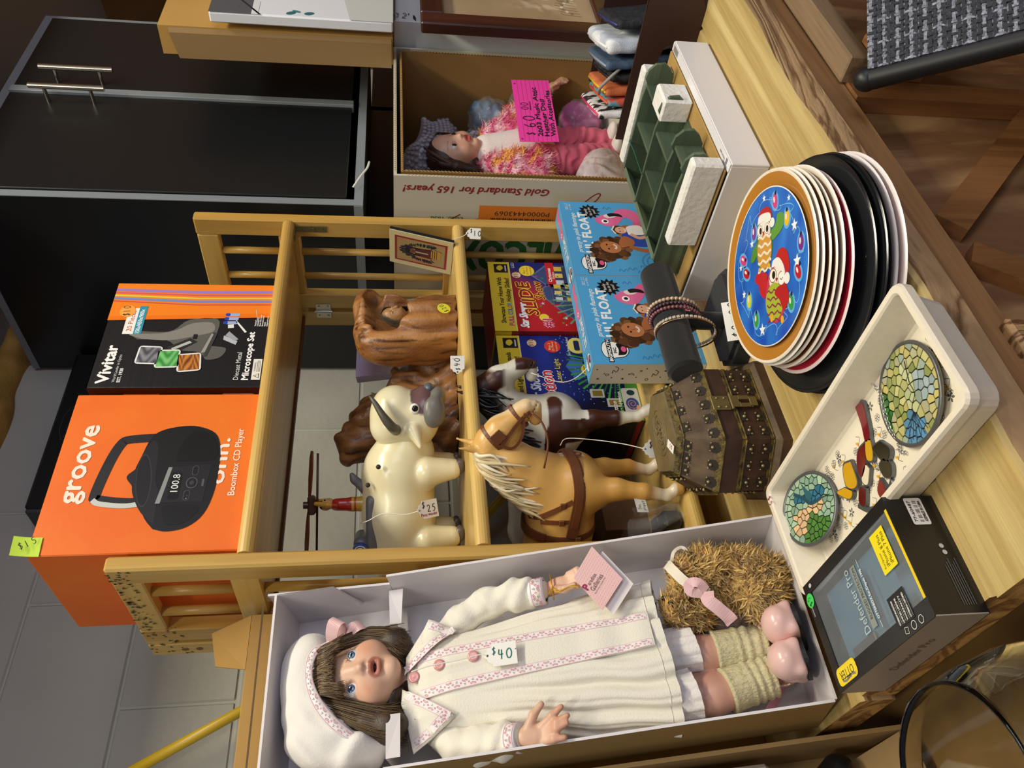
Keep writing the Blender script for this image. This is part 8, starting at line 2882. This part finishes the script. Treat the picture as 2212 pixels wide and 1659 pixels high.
pouch('teal and red printed pouch with an orange edge',(1.308,.722,pz),.160,.112,.013,(-8,0,18),pat('5f9aa8','c0503e',110,.15),pm('zip_orange','d85c3a',.5))
pouch('orange cloth pouch with yellow binding',(1.312,.702,pz),.150,.118,.016,(-9,0,18),pat('d8784a','cf6c3e',40),pm('zip_yellow','e0c038',.5))
pouch('black mesh pouch with a dark zip',(1.316,.680,pz),.150,.112,.013,(-9,0,18),pat('2a2826','0f0f10',260),ZB_)
pouch('quilted slate blue pouch',(1.320,.657,pz),.155,.125,.016,(-9,0,18),lambda V:mixc('4a607c','3a4e68',.5+.5*np.sin(V[:,0]*500)*np.sin(V[:,2]*500)),pm('zip_grey','8a94a0',.4))
pouch('crumpled white cloth pouch',(1.326,.626,pz),.165,.130,.026,(-9,0,18),pat('e6e8ee','c2cad8',60,-.2),pm('zip_white','e8e8ea',.5))
pouch('dark grey marled pouch in a clear cover, front of the row',(1.330,.592,pz),.160,.118,.016,(-9,0,18),lambda V:mixc('2a2e36','14161a',.5+.5*vnoise(V*[1,1,4],200,2)),pm('zip_navy','2a2f6a',.5))
MB().tube(catmull([(1.262,.712,.925),(1.245,.692,.930),(1.238,.668,.918),(1.250,.655,.898),(1.270,.662,.886)],6),.0028,8).build('cord_loop',pm('grey_cord','9a9690',.8,bump=.5,bscale=900),label='grey twisted cord loop hanging over the zip pouches',cat='cord')
# framed print, white carton, brown carton with wrapped picture
FRM=wood('mahogany_frame','4a251b','2e1510','X',14,.35,4,.06,.1)
fr=thing('framed_print','large dark wooden frame with an old sepia print, right of the doll carton','picture frame',(1.80,.79,.86))
MB().bx(1.592,1.640,.762,.786,.8005,1.228,.003).build('frame_stile',wood('mahogany_stile','4a251b','2e1510','Z',14,.35,4,.06,.1),fr)
MB().bx(1.640,2.06,.762,.786,.8005,.848,.003).build('frame_rail',FRM,fr)
MB().bx(1.640,2.06,.762,.786,1.180,1.228,.003).build('frame_rail',FRM,fr)
MB().bx(2.06,2.108,.762,.786,.8005,1.228,.003).build('frame_stile',MATS['mahogany_stile'],fr)
P=Print((1.64,.776,.848),(1,0,0),(0,0,1),lift=.0)
def sepia(u,v):
 q=np.c_[u*1.3,v,0*u]
 c=mixc('b7a283','a08a6a',.5+.5*vnoise(q,5,2))
 f=smooth01(vnoise(q,16,6),.1,.5)*np.exp(-((u-.42)/.25)**2-((v-.35)/.28)**2)
 c=c*(1-.6*f[:,None])+np.array(lin('5c4c3c'))*.6*f[:,None]
 g=smooth01(vnoise(q,26,9),.2,.5)*np.exp(-((u-.3)/.16)**2-((v-.30)/.2)**2)
 return c*(1-.7*g[:,None])+np.array(lin('ded2ba'))*.7*g[:,None]
P.img(0,0,.42,.332,sepia,70,56,0)
for k in range(16):
 a=.3*k
 P.line(catmull([(.05+.012*k,.03+.01*math.sin(a)),(.055+.012*k,.055+.012*math.cos(a)),(.062+.012*k,.075+.01*math.sin(a*2))],4),.0012,'3c322a',1)
 P.ell(.060+.010*k,.05+.02*math.sin(a*1.7),.0055,.004,'d8ccb4' if k%2 else '8a7a66',1+.01*k,n=12)
P.build('print',PRINT_MATT,fr)
MB().bx(1.64,2.06,.7775,.784,.848,1.18).build('backing',pm('backing_board','5a4a3a',.8),fr)
wc=thing('white_carton','white corrugated carton with a hand hole and pen writing, under the brown carton','box',(1.82,.95,.80))
mb=MB().bx(1.672,2.10,.80,.985,.8005,1.2835,.002)
mb.build('carton',pm('white_corrugated','cdd2d2',.6,bump=.25,bscale=40,stretch=(1,.05,.05)),wc)
P=Print((1.672,.80,.8005),(1,0,0),(0,0,1),lift=.0004)
P.ell(.03,.451,.004,.0016,'3a3a3a',1)
P.text('do not',.010,.472,.0075,'2a2a2e',1,wd=.024,jit=.15)
P.text('Plush',.010,.456,.0085,'2a2a2e',1,wd=.026,jit=.15)
P.poly(catmull([(.0,.436),(.012,.442),(.028,.441),(.016,.436),(.0,.436)],4)[:-1],'1c2a20',1)
P.line([(.0,.4805),(.43,.4805)],.002,'4a4a4c',1)
P.build('pen_marks',PRINT_MATT,wc)
kc=thing('kraft_carton','big plain kraft carton at the upper right, beside the cabinet','box',(1.78,.95,1.284))
KC=pm('kraft_bright','b98f4a',.7,bump=.06,bscale=80,var=.08,vscale=6)
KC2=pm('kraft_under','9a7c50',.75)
a0,a1=(1.578,.803),(1.598,.803)
mb=MB()
x0b,x0t=1.603,1.588
for(lo,hi)in(((x0b,1.2845),(x0t,1.742)),):
 v=[(x0b,.803,1.2855),(2.10,.803,1.2855),(2.10,.862,1.2855),(x0b,.862,1.2855),(x0t+.010,.803,1.745),(2.10,.803,1.745),(2.10,.862,1.745),(x0t+.010,.862,1.745)]
 mb.add(v,[(0,3,2,1),(4,5,6,7),(0,1,5,4),(1,2,6,5),(2,3,7,6),(3,0,4,7)])
mb.build('carton',KC,kc)
MB().add([(x0b-.0005,.806,1.288),(x0t+.0095,.806,1.725),(x0t+.006,.815,1.725),(x0b-.004,.815,1.288),(x0b-.0005,.870,1.288),(x0t+.0095,.870,1.715)],[(0,1,2,3),(3,2,5,4)]).build('side_flap',KC2,kc)
wp=thing('wrapped_picture','white picture in a grey corner-wrapped sleeve, leaning on the kraft carton','picture',(1.72,.78,1.29))
MB().bx(1.585,2.06,.764,.786,1.2845,1.640,.003).build('picture_panel',pm('white_gloss','dfe2ea',.25),wp)
P=Print((1.585,.764,1.2845),(1,0,0),(0,0,1),lift=.0003)
P.poly([(0,.275),(0,.3555),(.12,.3555),(.06,.275)],'53565c',1)
P.poly([(0,.262),(0,.275),(.475,.80),(.475,.78)][:2]+[(.065,.275),(.055,.262)],'d8dade',2)
P.line([(0,.258),(.10,.330)],.004,'24262c',2)
P.poly([(0,0),(0,.085),(.09,.10),(.11,0)],'c6cac8',1)
P.text('D',.018,.288,.016,'5a5a60',3,shear=.4)
P.ell(.014,.200,.006,.010,'2f6a74',2,30)
P.ell(.022,.190,.004,.009,'3f8088',2,-20)
P.ell(.016,.165,.006,.010,'2f6a74',2,20)
P.build('sleeve_print',PRINT,wp)
# sling chair in the foreground
ch=thing('sling_chair','chair with a grey tweed sling back on a black tube frame, front right','chair',(1.2,.40,0))
def tweed():
 m=bpy.data.materials.new('grey_tweed')
 n,l,b=nodes_of(m)
 v=texco(n,l)
 mixes=[]
 for sc in((330,330,60),(330,60,330)):
  mp=n.new('ShaderNodeMapping')
  mp.inputs['Scale'].default_value=sc
  l.new(v,mp.inputs['Vector'])
  nz_=n.new('ShaderNodeTexNoise')
  nz_.inputs['Scale'].default_value=1.0
  l.new(mp.outputs['Vector'],nz_.inputs['Vector'])
  mixes.append(nz_.outputs['Fac'])
 ad=n.new('ShaderNodeMath')
 ad.operation='ADD'
 l.new(mixes[0],ad.inputs[0])
 l.new(mixes[1],ad.inputs[1])
 cr=n.new('ShaderNodeValToRGB')
 cr.color_ramp.elements[0].position=.42
 cr.color_ramp.elements[1].position=.62
 cr.color_ramp.elements[0].color=(*lin('26272e'),1)
 cr.color_ramp.elements[1].color=(*lin('a9abb6'),1)
 hf=n.new('ShaderNodeMath')
 hf.operation='MULTIPLY'
 hf.inputs[1].default_value=.5
 l.new(ad.outputs[0],hf.inputs[0])
 l.new(hf.outputs[0],cr.inputs['Fac'])
 l.new(cr.outputs['Color'],b.inputs['Base Color'])
 bp=n.new('ShaderNodeBump')
 bp.inputs['Strength'].default_value=.9
 bp.inputs['Distance'].default_value=.002
 l.new(hf.outputs[0],bp.inputs['Height'])
 l.new(bp.outputs['Normal'],b.inputs['Normal'])
 b.inputs['Roughness'].default_value=.8
 return m
TW=tweed()
TUBE=pm('black_tube','17181a',.45)
pA,pB=np.array([.826,.429,.727]),np.array([.762,.343,.618])
dn=(pB-pA)/np.linalg.norm(pB-pA)
rt_=np.array([.089,-.051,-.005])
rt_-=dn*(rt_@dn)
rt_/=np.linalg.norm(rt_)
nb_=np.cross(rt_,-dn)
pC=pA+rt_*.44
for o,nm in((pA,'tube'),(pC,'tube')):
 MB().cyl(o-dn*.004,o+dn*.60,.0135,n=24).build('side_tube',TUBE,ch)
 MB().ball(o-dn*.004,.0145,20,12).build('end_cap',TUBE,ch)
MB().add([pA+rt_*.004+nb_*.012,pC-rt_*.004+nb_*.012,pC-rt_*.004+nb_*.012+dn*.40,pA+rt_*.004+nb_*.012+dn*.40],[(0,1,2,3)]).build('sling',TW,ch)
rw=np.random.default_rng(2)
wv=[MB(),MB()]
for k in range(84):
 s0=.004+.40*k/84
 m=60
 pts=[pA+dn*s0+rt_*(.004+.432*i/(m-1))+nb_*(.0128+.0010*(1 if(i+k)%2 else-1))for i in range(m)]
 wv[k%3==0].ribbon(pts,.0030+.001*rw.random(),nb_,.0008)
for k in range(60):
 s0=.006+.43*k/60
 m=56
 pts=[pA+rt_*s0+dn*(.002+.40*i/(m-1))+nb_*(.0128+.0010*(-1 if(i+k)%2 else 1))for i in range(m)]
 wv[k%4==0].ribbon(pts,.0026+.001*rw.random(),nb_,.0008)
wv[0].build('weave_dark',pm('yarn_dark','3a3c46',.8,var=.5,vscale=500,col2='22232a'),ch,kind='stuff')
wv[1].build('weave_pale',pm('yarn_pale','9fa2b0',.8,var=.4,vscale=300,col2='5c5e6a'),ch,kind='stuff')
e0,e1=pA+dn*.60,pC+dn*.60
MB().tube([e0,e1],.012,14).build('seat_tube',TUBE,ch)
for o in(e0,e1):
 MB().tube([o,np.array([o[0]-.0,o[1]-.02,.005])],.012,14).build('leg',TUBE,ch)
 MB().tube([o,o+np.array([.15,-.30,.02]),np.array([o[0]+.17,o[1]-.34,.005])],.012,14).build('leg',TUBE,ch)
 # left side: kraft cartons and the glass bowl
bk=thing('kraft_carton','large kraft carton standing behind the doll box at the left','box',(.20,1.18,.80))
MB().bx(.240,.4750,1.055,1.07,.8005,1.476,.001).build('carton_front',KC,bk)
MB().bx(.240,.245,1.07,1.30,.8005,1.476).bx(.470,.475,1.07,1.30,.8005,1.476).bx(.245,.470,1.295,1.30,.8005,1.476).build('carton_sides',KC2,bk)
MB().add([(.400,1.055,1.476),(.474,1.055,1.476),(.470,1.100,1.535),(.425,1.105,1.525),(.400,1.057,1.476),(.474,1.057,1.476),(.470,1.102,1.535),(.425,1.107,1.525)],[(0,1,2,3),(7,6,5,4),(0,4,5,1),(1,5,6,2),(2,6,7,3),(3,7,4,0)]).build('flap',KC,bk)
lb_=thing('kraft_carton','open kraft carton leaning at the bench\'s left end, with dark goods inside','box',(.12,.78,.30))
dl=np.array([-.012,.2,.98])
dl/=np.linalg.norm(dl)
ql=np.array([0,.98,-.2])
xr_=np.array([1.,0,0])
B0=np.array([.2262,.862,.7185])
def LB(a,s_,d_):
 return B0+xr_*a+dl*s_+ql*d_
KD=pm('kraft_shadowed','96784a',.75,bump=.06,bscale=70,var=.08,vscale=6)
def slab(p,q,r_,s_,off,name,mat):
 p,q,r_,s_,off=[np.array(v,float)for v in(p,q,r_,s_,off)]
 return MB().add([p,q,r_,s_,p+off,q+off,r_+off,s_+off],[(0,1,2,3),(7,6,5,4),(0,4,5,1),(1,5,6,2),(2,6,7,3),(3,7,4,0)]).build(name,mat,lb_)
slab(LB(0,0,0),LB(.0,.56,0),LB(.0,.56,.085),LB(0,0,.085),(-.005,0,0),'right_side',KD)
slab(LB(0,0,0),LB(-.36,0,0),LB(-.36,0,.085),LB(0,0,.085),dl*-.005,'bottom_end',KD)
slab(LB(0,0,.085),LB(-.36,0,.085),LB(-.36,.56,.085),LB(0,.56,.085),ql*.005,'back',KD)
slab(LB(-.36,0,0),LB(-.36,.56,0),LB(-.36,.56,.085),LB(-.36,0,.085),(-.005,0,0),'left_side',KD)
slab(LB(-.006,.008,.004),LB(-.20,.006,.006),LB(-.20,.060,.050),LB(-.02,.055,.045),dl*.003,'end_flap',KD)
dk=thing('dark_bag','shiny black bag with gold flower trim inside the left kraft carton','bag',tuple(LB(-.09,.02,.05)))
s=Sculpt(0.003,0.012)
s.chain([LB(-.030,.08,.035),LB(-.06,.11,.040),LB(-.09,.06,.045)],[.018,.024,.022])
sculpted(s,lambda V:np.tile(lin('101013'),(len(V),1)),'black_cloth',pm('black_satin','101013',.3),dk)
mb=MB()
rg=np.random.default_rng(8)
for k in range(26):
 p=LB(-.050-.035*rg.random(),.105+.045*rg.random(),.012+.012*rg.random())
 mb.ball(p,(.004+.004*rg.random(),.003,.003+.003*rg.random()),8,5,rotm(rg.random()*90,rg.random()*90,0))
mb.build('gold_trim',pm('gold_foil','c9a95a',.25,.9),dk,kind='stuff')
MB().box(LB(-.08,.36,.035),(.13,.05,.40),.004,rotm(-11.5,0,0)).build('grey_carton',pm('grey_card','8d8378',.6),label='plain grey carton standing inside the left kraft carton',cat='box')
lt=thing('low_table','low brown table at the bench\'s left end carrying the glass bowl','table',(-.15,.65,0))
MB().bx(-.70,.292,.12,1.25,.672,.700,.003).build('table_top',pm('brown_hardboard','8a6a3c',.5,bump=.15,bscale=40,var=.30,vscale=9,col2='6a4e28'),lt)
for x in(-.64,.25):
 for y in(.18,1.19):
  MB().bx(x-.022,x+.022,y-.022,y+.022,0,.672,.002).build('leg',KD,lt)
GL=glass('clear_glass',(.93,.97,.95),.015,1.45)
prof=[(0,.7005),(.045,.7005),(.062,.704),(.084,.735),(.0935,.785),(.0940,.825),(.086,.880),(.074,.915),(.0665,.930),(.0660,.9345),(.0640,.9345),(.0636,.930),(.0705,.914),(.0825,.880),(.0905,.825),(.0900,.786),(.0810,.739),(.060,.7085),(.044,.7060),(0,.7060)]
mb=MB().lathe(prof[1:-1],96,(.087,.500,0))
mb.f+=[tuple(range(96))[::-1],tuple((len(prof)-3)*96+j for j in range(96))]
mb.mi+=[0,0]
mb.sm+=[False,False]
mb.build('glass_bowl',GL,label='large clear round glass bowl at the lower left corner',cat='bowl',origin=(.087,.500,.7005))
